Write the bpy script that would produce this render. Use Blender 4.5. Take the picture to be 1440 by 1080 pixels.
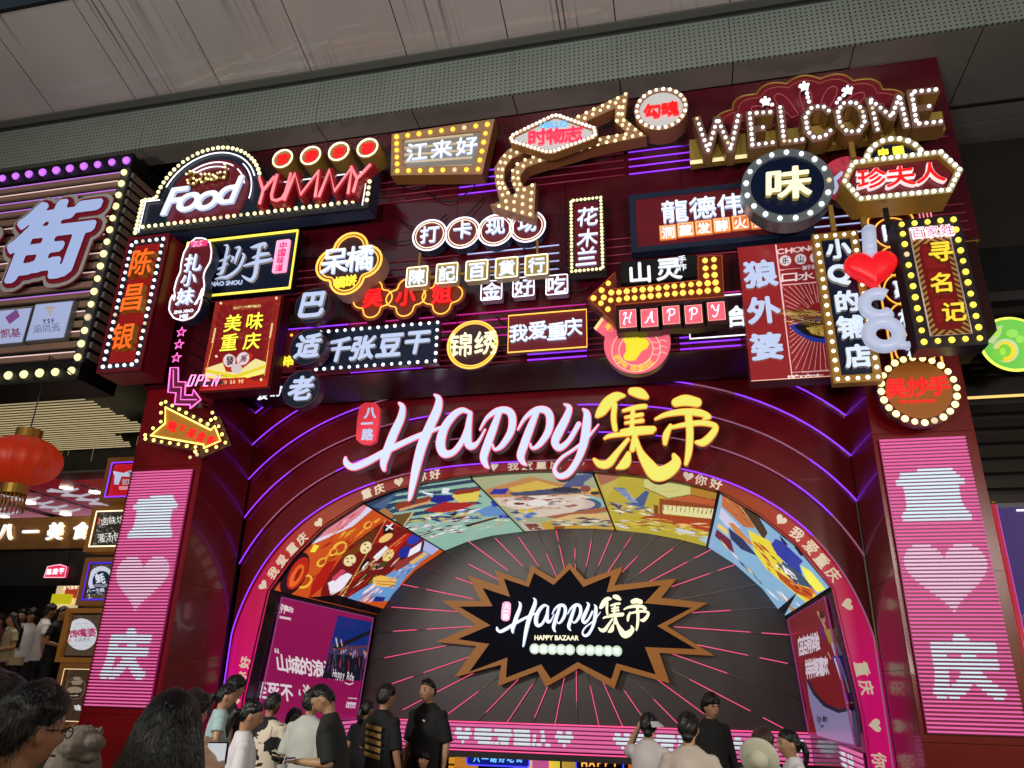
import bpy, bmesh, math, random
import numpy as np
from mathutils import Vector, Matrix, geometry
random.seed(7); rng = np.random.default_rng(7)
S = bpy.context.scene
COL = S.collection
for _o in list(bpy.data.objects): bpy.data.objects.remove(_o)

# ---------------------------------------------------------------- camera
FPX, CX, CY = 1060.0, 720.0, 540.0
_ey = np.array([255, 422, FPX]); _ey = _ey/np.linalg.norm(_ey)
_ez = np.array([57, -2697, FPX]); _ez = _ez-(_ez@_ey)*_ey; _ez = _ez/np.linalg.norm(_ez)
_ex = -np.cross(_ey, _ez)
if _ex[0] < 0: _ex = -_ex
RC = np.stack([_ex, _ey, _ez], 1)          # world -> (right, down, forward)
EYE = np.array([0, 0, 1.7])
cam = bpy.data.objects.new('camera', bpy.data.cameras.new('camera')); COL.objects.link(cam)
cam.data.sensor_width = 36; cam.data.lens = FPX/1440*36; cam.data.clip_end = 400; cam.data.clip_start = .05
_m = Matrix.Identity(4)
for i in range(3):
    _m[i][0] = RC[0][i]; _m[i][1] = -RC[1][i]; _m[i][2] = -RC[2][i]; _m[i][3] = EYE[i]
cam.matrix_world = _m
S.camera = cam
# ---------------------------------------------------------------- night sky, faint moonlight, exposure
W = bpy.data.worlds.new('World'); S.world = W; W.use_nodes = True
_n = W.node_tree.nodes; _bg = _n['Background']
_sky = _n.new('ShaderNodeTexSky'); _sky.sky_type = 'NISHITA'; _sky.sun_disc = False
_sky.sun_elevation = math.radians(3); _sky.sun_rotation = math.radians(160)
W.node_tree.links.new(_sky.outputs[0], _bg.inputs[0]); _bg.inputs[1].default_value = .03
_s = bpy.data.lights.new('moonlight', 'SUN'); _s.energy = .05; _s.angle = math.radians(12); _s.color = (.9, .93, 1)
moon = bpy.data.objects.new('moonlight', _s); COL.objects.link(moon)
moon.rotation_euler = (math.radians(60), 0, math.radians(-20))
S.view_settings.view_transform = 'Standard'; S.view_settings.look = 'None'
S.view_settings.exposure = 0; S.view_settings.gamma = 1; S.view_settings.use_curve_mapping = False
S.render.engine = 'CYCLES'; S.cycles.use_denoising = True
S.cycles.max_bounces = 6; S.cycles.diffuse_bounces = 3; S.cycles.glossy_bounces = 3
S.cycles.sample_clamp_indirect = 4; S.cycles.caustics_reflective = False; S.cycles.caustics_refractive = False
def fill_lamp(x, y, z, tx, ty, tz, power, size, colr):  # added area lamp out of view, brightens the crowd
    d = bpy.data.lights.new('added_fill_light', 'AREA'); d.energy = power; d.size = size; d.color = colr; d.spread = math.radians(100)
    o = bpy.data.objects.new('added_fill_light', d); COL.objects.link(o); o.location = (x, y, z)
    o.rotation_euler = (Vector((tx, ty, tz))-Vector((x, y, z))).to_track_quat('-Z', 'Y').to_euler()
fill_lamp(-9, -4, 5.0, -4, 7, 1.2, 75, 1.2, (1, .93, .82))
fill_lamp(9, -3, 5.0, 1, 8, 1.5, 60, 1.2, (1, .95, .88))
for _x in (-11, -3, 5): fill_lamp(_x, -3.5, 2.6, _x*.8, 6.5, 12.5, 290, 1.5, (1, .95, .90))

fill_lamp(-7, 1.0, 4.6, -4.2, 6.6, 1.2, 110, .7, (1, .95, .86))
fill_lamp(5.5, .5, 4.6, 1.2, 5.8, 1.2, 90, .7, (1, .95, .86))
# ---------------------------------------------------------------- measuring: photo point -> point of the place
def U(px, py, Y=None, Z=None, X=None, co=None, cv=None):
    d = RC.T@np.array([px-CX, py-CY, FPX])
    if Y is not None: t = (Y-EYE[1])/d[1]
    elif Z is not None: t = (Z-EYE[2])/d[2]
    elif X is not None: t = (X-EYE[0])/d[0]
    return EYE+d*t
def xz(p, Y): q = U(p[0], p[1], Y=Y); return (q[0], q[2])
def mpp(px, py, Y):      # metres per photo pixel, measured vertically
    return (U(px, py-1, Y=Y)[2]-U(px, py+1, Y=Y)[2])/2
def crop(ox, oy, s, pts): return [(ox+x/s, oy+y/s) for x, y in pts]

# ---------------------------------------------------------------- materials
def lin(c):
    if isinstance(c, str):
        c = [int(c[i:i+2], 16)/255 for i in (0, 2, 4)]
    return tuple((v/12.92 if v <= .04045 else ((v+.055)/1.055)**2.4) for v in c)
MATS = {}
def mat(name, c, rough=.5, metal=0., em=None, es=0., noise=0., bump=0., nscale=3., coat=0., stretch=None):
    """c, em: hex sRGB strings. noise: colour/roughness wear; bump: fine relief."""
    if name in MATS: return MATS[name]
    m = bpy.data.materials.new(name); MATS[name] = m; m.use_nodes = True
    nt = m.node_tree; b = nt.nodes['Principled BSDF']
    col = lin(c)
    b.inputs['Base Color'].default_value = (*col, 1)
    b.inputs['Roughness'].default_value = rough; b.inputs['Metallic'].default_value = metal
    b.inputs['Coat Weight'].default_value = coat
    if em:
        b.inputs['Emission Color'].default_value = (*lin(em), 1); b.inputs['Emission Strength'].default_value = es
    if noise or bump:
        tc = nt.nodes.new('ShaderNodeTexCoord'); mp = nt.nodes.new('ShaderNodeMapping')
        if stretch: mp.inputs['Scale'].default_value = stretch
        nt.links.new(tc.outputs['Object'], mp.inputs[0])
        nz = nt.nodes.new('ShaderNodeTexNoise'); nz.inputs['Scale'].default_value = nscale; nz.inputs['Detail'].default_value = 6
        nt.links.new(mp.outputs[0], nz.inputs['Vector'])
        if noise:
            r = nt.nodes.new('ShaderNodeValToRGB'); e = r.color_ramp.elements
            e[0].position = .3; e[1].position = .72
            e[0].color = (*[v*(1-noise) for v in col], 1); e[1].color = (*[min(1, v*(1+noise*.6)) for v in col], 1)
            nt.links.new(nz.outputs[0], r.inputs[0]); nt.links.new(r.outputs[0], b.inputs['Base Color'])
            mr = nt.nodes.new('ShaderNodeMapRange'); mr.inputs[3].default_value = max(0, rough-.12*noise*2); mr.inputs[4].default_value = min(1, rough+.2*noise*2)
            nt.links.new(nz.outputs[0], mr.inputs[0]); nt.links.new(mr.outputs[0], b.inputs['Roughness'])
        if bump:
            bp = nt.nodes.new('ShaderNodeBump'); bp.inputs['Strength'].default_value = bump; bp.inputs['Distance'].default_value = .02
            nt.links.new(nz.outputs[0], bp.inputs['Height']); nt.links.new(bp.outputs[0], b.inputs['Normal'])
    return m
def lit(name, em, es=1.0, c=None, rough=.35): return mat(name, c or em, rough, em=em, es=es)

# ---------------------------------------------------------------- object helpers
def own(o, parent):
    COL.objects.link(o)
    if parent is not None:
        o.parent = parent; w = parent
        off = Vector((0, 0, 0))
        while w is not None: off += w.location; w = w.parent
        o.location = o.location-off
    return o
def obj(name, verts, faces, mats, parent=None, fm=None, smooth=False, label=None):
    me = bpy.data.meshes.new(name); me.from_pydata([tuple(map(float, v)) for v in verts], [], faces)
    for m in (mats if isinstance(mats, (list, tuple)) else [mats]): me.materials.append(m)
    if fm is not None: me.polygons.foreach_set('material_index', fm)
    if smooth: me.polygons.foreach_set('use_smooth', [True]*len(me.polygons))
    me.update()
    o = bpy.data.objects.new(name, me)
    if label: o['label'] = label
    return own(o, parent)
def thing(name, label, cat, loc, group=None):
    o = bpy.data.objects.new(name, None); o.empty_display_size = .2; COL.objects.link(o); o.location = tuple(loc)
    o['label'] = label; o['category'] = cat
    if group: o['group'] = group
    return o
def tag(o, label=None, cat=None, group=None, kind=None):
    if label: o['label'] = label
    if cat: o['category'] = cat
    if group: o['group'] = group
    if kind: o['kind'] = kind
    return o
def boxvf(x0, x1, y0, y1, z0, z1):
    v = [(x0, y0, z0), (x1, y0, z0), (x1, y1, z0), (x0, y1, z0), (x0, y0, z1), (x1, y0, z1), (x1, y1, z1), (x0, y1, z1)]
    f = [(0, 1, 5, 4), (1, 2, 6, 5), (2, 3, 7, 6), (3, 0, 4, 7), (4, 5, 6, 7), (0, 3, 2, 1)]
    return v, f
def box(name, x0, x1, y0, y1, z0, z1, m, parent=None):
    v, f = boxvf(x0, x1, y0, y1, z0, z1); return obj(name, v, f, m, parent)
class MB:
    def __init__(s): s.v = []; s.f = []; s.m = []
    def add(s, v, f, mi=0):
        n = len(s.v); s.v += [tuple(p) for p in v]; s.f += [tuple(i+n for i in q) for q in f]; s.m += [mi]*len(f)
    def box(s, *a, mi=0): s.add(*boxvf(*a), mi=mi)
    def build(s, name, mats, parent=None, smooth=False): return obj(name, s.v, s.f, mats, parent, s.m, smooth)
def fill2d(loops):
    """triangles of the even-odd region: (verts, tris)"""
    vs = []; es = []
    for l in loops:
        k = len(vs); n = len(l); vs += [Vector((p[0], p[1])) for p in l]; es += [(k+i, k+(i+1) % n) for i in range(n)]
    r = geometry.delaunay_2d_cdt(vs, es, [], 1, 1e-6)
    V = np.array([(v.x, v.y) for v in r[0]]); F = [tuple(f) for f in r[2]]
    if not F: return [], []
    c = np.array([V[list(f)].mean(0) for f in F]); ins = np.zeros(len(F), bool); x, y = c[:, 0], c[:, 1]
    for l in loops:
        for i in range(len(l)):
            (x0, y0), (x1, y1) = l[i-1], l[i]
            if y0 == y1: continue
            k = (y0 > y) != (y1 > y); ins ^= k & (x < (x1-x0)*(y-y0)/(y1-y0)+x0)
    return V.tolist(), [f for f, g in zip(F, ins) if g]
def prism(name, loops, y0, y1, mf, ms=None, parent=None, flip=None):
    """loops of (x, z), even-odd; front cap at y0 (material mf), back cap at y1, side walls (ms)."""
    ms = ms or mf
    V, tri = fill2d(loops)
    n = len(V)
    v = [(p[0], y0, p[1]) for p in V]+[(p[0], y1, p[1]) for p in V]
    f = [tuple(t) for t in tri]; fm = [0]*len(f)
    f += [tuple(i+n for i in reversed(t)) for t in tri]; fm += [1]*len(tri)
    for l in loops:
        k = len(v); m = len(l); v += [(p[0], y0, p[1]) for p in l]+[(p[0], y1, p[1]) for p in l]
        for i in range(m):
            a = k+i; b = k+(i+1) % m; f.append((a, b, b+m, a+m)); fm.append(1)
    return obj(name, v, f, [mf, ms], parent, fm)
def tubevf(pts, r, seg=6, closed=False):
    P = [Vector(p) for p in pts]; n = len(P); v = []; f = []
    up = Vector((0, 1, 0))
    for i in range(n):
        if closed: t = P[(i+1) % n]-P[i-1]
        else: t = P[min(i+1, n-1)]-P[max(i-1, 0)]
        t = t.normalized() if t.length > 1e-9 else Vector((1, 0, 0))
        a = t.cross(up)
        if a.length < .1: a = t.cross(Vector((1, 0, 0)))
        a.normalize(); b = t.cross(a)
        rr = r[i] if hasattr(r, '__len__') else r
        for k in range(seg):
            w = 2*math.pi*k/seg; v.append(P[i]+a*math.cos(w)*rr+b*math.sin(w)*rr)
    m = n if closed else n-1
    for i in range(m):
        for k in range(seg):
            a = i*seg+k; b = i*seg+(k+1) % seg; j = (i+1) % n
            f.append((a, b, j*seg+(k+1) % seg, j*seg+k))
    if not closed: f += [tuple(range(seg-1, -1, -1)), tuple(range((n-1)*seg, n*seg))]
    return v, f
def tube(name, pts, r, m, parent=None, closed=False, seg=6):
    v, f = tubevf(pts, r, seg, closed); return obj(name, v, f, m, parent, smooth=True)
def neon(parent, loop, y, r, m, closed=True, name='neon_tube', seg=6):
    return tube(name, [(p[0], y, p[1]) for p in loop], r, m, parent, closed, seg)
def spheremesh(name, m, seg=10, rings=6):
    bm = bmesh.new(); bmesh.ops.create_uvsphere(bm, u_segments=seg, v_segments=rings, radius=1)
    me = bpy.data.meshes.new(name); bm.to_mesh(me); bm.free(); me.materials.append(m)
    me.polygons.foreach_set('use_smooth', [True]*len(me.polygons)); return me
_BM = {}; rb_ = random.Random(19)
def bulbs(parent, pts, y, r, m, name='bulb'):
    if m.name not in _BM:
        _BM[m.name] = spheremesh('bulb', m, 8, 6)
    for p in pts:
        k_ = rb_.random(); me = _BM[m.name]
        if k_ < .035:
            if 'dim' not in _BM: _BM['dim'] = spheremesh('bulb', lit('bulb_dim', 'D8C8A0', .7), 8, 6)
            me = _BM['dim']
        s_ = r*rb_.uniform(.9, 1.06)
        o = bpy.data.objects.new(name, me); o.location = (p[0]+rb_.uniform(-.06, .06)*r, y, p[1]+rb_.uniform(-.06, .06)*r) if len(p) == 2 else p; o.scale = (s_, s_*.8, s_); own(o, parent)
def along(loop, n, closed=True):
    """n points evenly along a polyline"""
    L = [Vector(p) for p in loop]
    if closed: L = L+[L[0]]
    d = [0]
    for i in range(1, len(L)): d.append(d[-1]+(L[i]-L[i-1]).length)
    out = []
    for k in range(n):
        t = d[-1]*(k/n if closed else k/(n-1))
        i = max(1, min(len(L)-1, next((j for j in range(1, len(L)) if d[j] >= t-1e-9), len(L)-1)))
        u = (t-d[i-1])/max(1e-9, d[i]-d[i-1]); out.append(tuple(L[i-1].lerp(L[i], u)))
    return out
def rect4(p, Y, sq=True):
    """four photo points TL,TR,BR,BL -> x0,x1,z0,z1"""
    q = [xz(a, Y) for a in p]
    return (q[0][0]+q[3][0])/2, (q[1][0]+q[2][0])/2, (q[2][1]+q[3][1])/2, (q[0][1]+q[1][1])/2
def rloop(x0, x1, z0, z1, r=0., n=6):
    if r <= 0: return [(x0, z0), (x1, z0), (x1, z1), (x0, z1)]
    o = []
    for cx, cz, a0 in ((x1-r, z0+r, -90), (x1-r, z1-r, 0), (x0+r, z1-r, 90), (x0+r, z0+r, 180)):
        for k in range(n+1):
            a = math.radians(a0+90*k/n); o.append((cx+r*math.cos(a), cz+r*math.sin(a)))
    return o
def circ(cx, cz, r, n=40, rz=None):
    rz = rz or r
    return [(cx+r*math.cos(2*math.pi*k/n), cz+rz*math.sin(2*math.pi*k/n)) for k in range(n)]
def inset(loop, d):
    """shrink a polygon (either winding) by d"""
    n = len(loop); A = sum(loop[i][0]*loop[(i+1) % n][1]-loop[(i+1) % n][0]*loop[i][1] for i in range(n))
    s = 1 if A > 0 else -1; out = []
    for i in range(n):
        p0, p, p1 = Vector(loop[i-1]), Vector(loop[i]), Vector(loop[(i+1) % n])
        e0 = (p-p0).normalized(); e1 = (p1-p).normalized()
        n0 = Vector((-e0.y, e0.x))*s; n1 = Vector((-e1.y, e1.x))*s
        m = n0+n1; k = m.length_squared
        m = m*(2/k) if k > .3 else n0
        out.append(tuple(p+m*d))
    return out

# ---------------------------------------------------------------- lettering: outlines thickened like brush or poster type
NG = 100; PADG = .22
_GM = {}
_fc = bpy.data.curves.new('glyph_source', 'FONT'); _fo = bpy.data.objects.new('glyph_source', _fc); COL.objects.link(_fo)
_fc.resolution_u = 4
def glyph_mask(s):
    """raster of a character or word: mask array, x0, z0, cell"""
    if s in _GM: return _GM[s]
    _fc.body = s; _fc.size = 1
    bpy.context.view_layer.update()
    dg = bpy.context.evaluated_depsgraph_get(); me = _fo.evaluated_get(dg).to_mesh()
    V = np.array([v.co[:2] for v in me.vertices]); me.calc_loop_triangles()
    T = [tuple(t.vertices) for t in me.loop_triangles]; _fo.evaluated_get(dg).to_mesh_clear()
    if ord(s[0]) > 0x2000 and len(s) == 1: x0, x1, z0, z1 = V[:, 0].min(), V[:, 0].max(), V[:, 1].min(), V[:, 1].max(); cx, cz, h = (x0+x1)/2, (z0+z1)/2, max(.75, x1-x0, z1-z0)
    else: x0, x1, z0, z1 = V[:, 0].min(), V[:, 0].max(), V[:, 1].min(), V[:, 1].max(); cx, cz, h = (x0+x1)/2, .35, .9
    w = max(h, (x1-x0))
    c = h*(1+2*PADG)/NG
    nx = int((w+2*PADG*h)/c)+1; nz = NG
    ox = cx-nx*c/2; oz = cz-nz*c/2
    M = np.zeros((nz, nx), bool)
    for t in T:
        p = (V[list(t)]-(ox, oz))/c-.5
        i0, i1 = max(0, int(p[:, 0].min())), min(nx-1, int(p[:, 0].max())+1)
        j0, j1 = max(0, int(p[:, 1].min())), min(nz-1, int(p[:, 1].max())+1)
        if i1 < i0 or j1 < j0: continue
        X, Z = np.meshgrid(np.arange(i0, i1+1), np.arange(j0, j1+1))
        e = []
        for k in range(3):
            a, b = p[k], p[(k+1) % 3]; e.append((b[0]-a[0])*(Z-a[1])-(b[1]-a[1])*(X-a[0]))
        ins = ((e[0] >= 0) & (e[1] >= 0) & (e[2] >= 0)) | ((e[0] <= 0) & (e[1] <= 0) & (e[2] <= 0))
        M[j0:j1+1, i0:i1+1] |= ins
    ext = max(x1-x0, 1e-3), max(z1-z0, 1e-3)
    _GM[s] = (M, nx, nz, c, h, (x1-x0))
    return _GM[s]
def dilate(M, r):
    if r <= 0: return M
    R = int(math.ceil(r)); out = M.copy(); H, Wd = M.shape
    for dj in range(-R, R+1):
        w = r*r-dj*dj
        if w < 0: continue
        for di in range(-int(math.sqrt(w)), int(math.sqrt(w))+1):
            if di == 0 and dj == 0: continue
            a0, a1 = max(0, dj), min(H, H+dj); b0, b1 = max(0, di), min(Wd, Wd+di)
            out[a0:a1, b0:b1] |= M[a0-dj:a1-dj, b0-di:b1-di]
    return out
def contours(F, lev=.5, tol=.18):
    """marching squares on array F -> loops in cell coordinates"""
    F = np.pad(F.astype(float), 1); B = F > lev
    H, Wd = F.shape
    k = (B[:-1, :-1]*1+B[:-1, 1:]*2+B[1:, 1:]*4+B[1:, :-1]*8)
    js, is_ = np.nonzero((k > 0) & (k < 15))
    nxt = {}
    def pt(e):
        i, j, d = e
        if d == 0: a, b = F[j, i], F[j, i+1]; return (i+(lev-a)/(b-a), j)
        a, b = F[j, i], F[j+1, i]; return (i, j+(lev-a)/(b-a))
    TB = {1: [('L', 'B')], 2: [('B', 'R')], 3: [('L', 'R')], 4: [('R', 'T')], 5: [('L', 'T'), ('R', 'B')], 6: [('B', 'T')], 7: [('L', 'T')],
          8: [('T', 'L')], 9: [('T', 'B')], 10: [('B', 'L'), ('T', 'R')], 11: [('T', 'R')], 12: [('R', 'L')], 13: [('R', 'B')], 14: [('B', 'L')]}
    for j, i in zip(js.tolist(), is_.tolist()):
        E = {'B': (i, j, 0), 'T': (i, j+1, 0), 'L': (i, j, 1), 'R': (i+1, j, 1)}
        for a, b in TB[int(k[j, i])]: nxt[E[a]] = E[b]
    loops = []
    while nxt:
        s = next(iter(nxt)); l = []; e = s
        while e in nxt: l.append(pt(e)); e = nxt.pop(e)
        if len(l) > 5: loops.append(simplify([(x-1, y-1) for x, y in l], tol))
    return [l for l in loops if len(l) > 3]
def simplify(l, tol):
    n = len(l)
    if n < 8: return l
    A = np.array(l)
    def rdp(a, b):
        st = [(a, b)]; keep = {a, b}
        while st:
            a, b = st.pop()
            if b-a < 2: continue
            p, q = A[a % n], A[b % n]; d = q-p; L = math.hypot(*d)+1e-9
            idx = np.arange(a+1, b); P = A[idx % n]
            dist = np.abs(d[0]*(P[:, 1]-p[1])-d[1]*(P[:, 0]-p[0]))/L if L > 1e-6 else np.hypot(*(P-p).T)
            m = int(dist.argmax())
            if dist[m] > tol: k = a+1+m; keep.add(k); st += [(a, k), (k, b)]
        return keep
    K = sorted({i % n for i in rdp(0, n//2) | rdp(n//2, n)})
    return [l[i] for i in K]
def blur(F, k=1):
    for _ in range(k):
        G = np.pad(F, 1, mode='edge'); F = (G[:-2, 1:-1]+G[2:, 1:-1]+G[1:-1, :-2]+G[1:-1, 2:]+2*F)/6
    return F
_GL = {}
def glyph(s, bold=.03, rough=0.):
    """loops scaled so the character's em box is 1 high, centred on 0"""
    key = (s, round(bold, 3), rough)
    if key in _GL: return _GL[key]
    M, nx, nz, c, h, w = glyph_mask(s)
    F = blur(dilate(M, bold*h/c).astype(float), 2)
    if rough:
        r2 = np.random.default_rng(ord(s[0])); nz2 = blur(r2.normal(size=F.shape), 7); F = F+nz2/nz2.std()*rough
        F = np.clip(F, 0, 1)
        F[0] = 0; F[-1] = 0; F[:, 0] = 0; F[:, -1] = 0
    L = contours(F)
    L = [[((x+.5-nx/2)*c/h, (y+.5-nz/2)*c/h) for x, y in l] for l in L]
    if rough:
        L = [l for l in L if abs(sum(l[i-1][0]*l[i][1]-l[i][0]*l[i-1][1] for i in range(len(l)))) > .006]
    _GL[key] = L
    return L
def place(L, cx, cz, h, sx=1., sh=0., rot=0.):
    ca, sa = math.cos(rot), math.sin(rot); o = []
    for l in L:
        q = []
        for x, y in l:
            x = x*sx+y*sh; x, y = x*ca-y*sa, x*sa+y*ca; q.append((cx+x*h, cz+y*h))
        o.append(q)
    return o
def chars(parent, s, p0, p1, hpx, Y, m, side=None, depth=.04, bold=.03, sx=1., sh=0., rot=0., rims=(), rough=0., name='character', back=0.):
    """characters with centres spread from photo point p0 to p1 on the plane y=Y; hpx = height in photo px.
    rims: (extra bold, material, how far behind) layers"""
    n = len(s); a = xz(p0, Y); b = xz(p1, Y); out = []
    for i, ch in enumerate(s):
        if ch == ' ': continue
        t = i/(n-1) if n > 1 else 0
        x = a[0]+(b[0]-a[0])*t; z = a[1]+(b[1]-a[1])*t
        h = .92*hpx*mpp(p0[0]+(p1[0]-p0[0])*t, p0[1]+(p1[1]-p0[1])*t, Y)
        if ord(ch) < 0x2000: h *= 1.28
        o = prism(name, place(glyph(ch, bold, rough), x, z, h, sx, sh, rot), Y, Y+depth, m, side or m, parent)
        for eb, mm, dy in rims:
            q = prism('outline', place(glyph(ch, bold+eb, 0), x, z, h, sx, sh, rot), Y+dy, Y+depth+.004+dy, mm, side or mm, None)
            q.parent = o; w = Vector((0, 0, 0)); r = o
            while r is not None: w += r.location; r = r.parent
            q.location = -w
        out.append(o)
    return out
def word(parent, s, p0, p1, Y, m, bold=.02, sh=0., depth=.012, name='lettering', asp=1.):
    """a flat word whose capitals' foot runs from photo point p0 to p1"""
    M, nx, nz, c, h, w = glyph_mask(s if len(s) > 1 else s+' ')
    L = glyph(s if len(s) > 1 else s+' ', bold)
    a, b = xz(p0, Y), xz(p1, Y); W_ = math.hypot(b[0]-a[0], b[1]-a[1])
    k = W_/(w/h); rot = math.atan2(b[1]-a[1], b[0]-a[0])
    cx, cz = (a[0]+b[0])/2, (a[1]+b[1])/2+.35/.9*k*asp if ord(s[0]) < 0x2000 else (a[1]+b[1])/2
    L2 = [[(x, y*asp) for x, y in l] for l in L]
    return prism(name, place(L2, cx, cz, k, 1, sh, rot), Y, Y+depth, m, m, parent)
# ---------------------------------------------------------------- printed or screened pictures: colour stored on a fine grid of the real surface
def proj(P):
    c = (P-EYE)@RC.T
    return np.stack([CX+FPX*c[:, 0]/c[:, 2], CY+FPX*c[:, 1]/c[:, 2]], 1)
_ART = {}
def artmat(es, rough=.25):
    k = 'printed_picture_%s_%s' % (es, rough)
    if k in _ART: return _ART[k]
    m = bpy.data.materials.new(k); _ART[k] = m; m.use_nodes = True; nt = m.node_tree; b = nt.nodes['Principled BSDF']
    a = nt.nodes.new('ShaderNodeAttribute'); a.attribute_name = 'print'
    nt.links.new(a.outputs['Color'], b.inputs['Base Color']); b.inputs['Roughness'].default_value = rough
    if es: nt.links.new(a.outputs['Color'], b.inputs['Emission Color']); b.inputs['Emission Strength'].default_value = es
    return m
class Art:
    def __init__(s, fn, nu, nv, base):
        s.nu, s.nv = nu, nv
        u, v = np.meshgrid(np.linspace(0, 1, nu), np.linspace(0, 1, nv)); s.u = u.ravel(); s.v = v.ravel()
        s.W = np.array([fn(a, b) for a, b in zip(s.u, s.v)]); s.P = proj(s.W)
        s.C = np.tile(np.array(lin(base)), (len(s.W), 1)); s.tf = lambda p: p
    def poly(s, pts, c, m=None):
        L = pts if isinstance(pts[0][0], (tuple, list)) else [pts]
        L = [[s.tf(p) for p in l] for l in L]
        A = np.array([p for l in L for p in l]); mn, mx = A.min(0), A.max(0)
        ix = np.nonzero((s.P[:, 0] >= mn[0]) & (s.P[:, 0] <= mx[0]) & (s.P[:, 1] >= mn[1]) & (s.P[:, 1] <= mx[1]))[0]
        if not len(ix): return
        x, y = s.P[ix, 0], s.P[ix, 1]; ins = np.zeros(len(ix), bool)
        for l in L:
            for i in range(len(l)):
                (x0, y0), (x1, y1) = l[i-1], l[i]
                if y0 == y1: continue
                k = (y0 > y) != (y1 > y); ins ^= k & (x < (x1-x0)*(y-y0)/(y1-y0)+x0)
        s.C[ix[ins]] = lin(c)
    def ell(s, cx, cy, rx, ry, c, rot=0, a0=0, a1=360):
        r = math.radians(rot); o = []
        for k in range(25):
            a = math.radians(a0+(a1-a0)*k/24); x, y = rx*math.cos(a), ry*math.sin(a); o.append((cx+x*math.cos(r)-y*math.sin(r), cy+x*math.sin(r)+y*math.cos(r)))
        s.poly(o, c)
    def line(s, pts, w, c):
        for (x0, y0), (x1, y1) in zip(pts[:-1], pts[1:]):
            d = math.hypot(x1-x0, y1-y0)+1e-6; nx, ny = -(y1-y0)/d*w/2, (x1-x0)/d*w/2
            s.poly([(x0+nx, y0+ny), (x1+nx, y1+ny), (x1-nx, y1-ny), (x0-nx, y0-ny)], c)
            s.ell(x1, y1, w/2, w/2, c) if w > 3 else None
    def text(s, t, p0, ux, uy, c, bold=.03, sp=1.):
        """t starts centred at p0; ux: step/size vector per character, uy: up vector"""
        for i, ch in enumerate(t):
            if ch == ' ': continue
            o = (p0[0]+ux[0]*i*sp, p0[1]+ux[1]*i*sp)
            k = 1.25 if ord(ch) < 0x2000 else 1
            s.poly([[(o[0]+(x*ux[0]+y*uy[0])*k, o[1]+(x*ux[1]+y*uy[1])*k) for x, y in l] for l in glyph(ch, bold)], c)
    def streaks(s, region, n, pal, ang, L, w, seed=1):
        r = random.Random(seed); a = math.radians(ang)
        xs = [p[0] for p in region]; ys = [p[1] for p in region]
        for _ in range(n):
            for _k in range(20):
                x, y = r.uniform(min(xs), max(xs)), r.uniform(min(ys), max(ys)); ins = False
                for i in range(len(region)):
                    (x0, y0), (x1, y1) = region[i-1], region[i]
                    if (y0 > y) != (y1 > y) and x < (x1-x0)*(y-y0)/(y1-y0)+x0: ins = not ins
                if ins: break
            else: continue
            aa = a+r.uniform(-.15, .15); l = L*r.uniform(.4, 1.2); ww = w*r.uniform(.4, 1.3)
            dx, dy = math.cos(aa)*l/2, math.sin(aa)*l/2; nx, ny = -math.sin(aa)*ww/2, math.cos(aa)*ww/2
            s.poly([(x-dx, y-dy), (x+nx*r.uniform(.5, 1.5), y+ny*1.2), (x+dx, y+dy), (x-nx, y-ny)], r.choice(pal))
    def build(s, name, parent, es=.6, rough=.25):
        f = [(j*s.nu+i, j*s.nu+i+1, (j+1)*s.nu+i+1, (j+1)*s.nu+i) for j in range(s.nv-1) for i in range(s.nu-1)]
        if getattr(s, 'cut', None) is not None: f = [q for q in f if not all(s.cut[k] for k in q)]
        me = bpy.data.meshes.new(name); me.from_pydata(s.W.tolist(), [], f); me.materials.append(artmat(es, rough))
        at = me.color_attributes.new('print', 'FLOAT_COLOR', 'POINT')
        at.data.foreach_set('color', np.concatenate([s.C, np.ones((len(s.C), 1))], 1).ravel().astype(np.float32))
        o = bpy.data.objects.new(name, me); return own(o, parent)
def flat(x0, x1, z0, z1, y): return lambda u, v: (x0+(x1-x0)*u, y, z1+(z0-z1)*v)
# ================================================================ materials of the place
RED = mat('red_lacquer_panel', '480616', .26, noise=.12, nscale=1.2, coat=.15)
RED2 = mat('red_pillar_panel', '7A0814', .24, noise=.12, nscale=1.5, coat=.3)
MAROON = mat('maroon_acrylic', '6E1E28', .28, noise=.1)
NAVY = mat('navy_acrylic', '081634', .3, noise=.15)
BLACK = mat('black_metal', '0B0B0E', .45, noise=.2)
DARK = mat('dark_cladding', '121214', .55, noise=.3, nscale=2)
GOLD = mat('gold_metal', 'A8823A', .38, .7, noise=.15)
GOLDP = mat('gold_paint', '9A7636', .5, .2, noise=.15)
COPPER = mat('copper_paint', 'B08968', .5, .15, noise=.12)
STEEL = mat('brushed_steel', '8E9AA0', .35, .6, noise=.1, nscale=8)
WHITEP = mat('white_paint', 'D8D8DC', .4, noise=.05)
WOOD = mat('brown_wood', '7A4A1C', .5, noise=.25, nscale=5, bump=.1, stretch=(1, 1, 8))
L_WHITE = lit('led_white_face', 'EEF5FF', 1.12, c='707880')
L_SOFT = lit('led_soft_blue_white', 'BCCCF0', .8, c='8088A0')
L_CREAM = lit('led_cream_face', 'FFF6D0', 1.1, c='807860')
L_RED = lit('led_red_face', 'FF1A20', 1.0, c='A01010')
L_ORANGE = lit('led_orange_face', 'F0621E', .9)
L_YEL = lit('led_yellow_face', 'F2E040', 1.0)
L_LEMON = lit('led_lemon_face', 'EDEB70', .95)
L_PINK = lit('led_pink_face', 'F79AC0', 1.0)
L_TILEP = lit('led_rose_tile', 'D2586C', .7)
N_GOLD = lit('neon_amber', 'FFB84A', 1.15)
N_YEL = lit('neon_yellow', 'F5DC50', 1.2)
N_WHITE = lit('neon_white', 'F5F2FF', 1.25)
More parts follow.
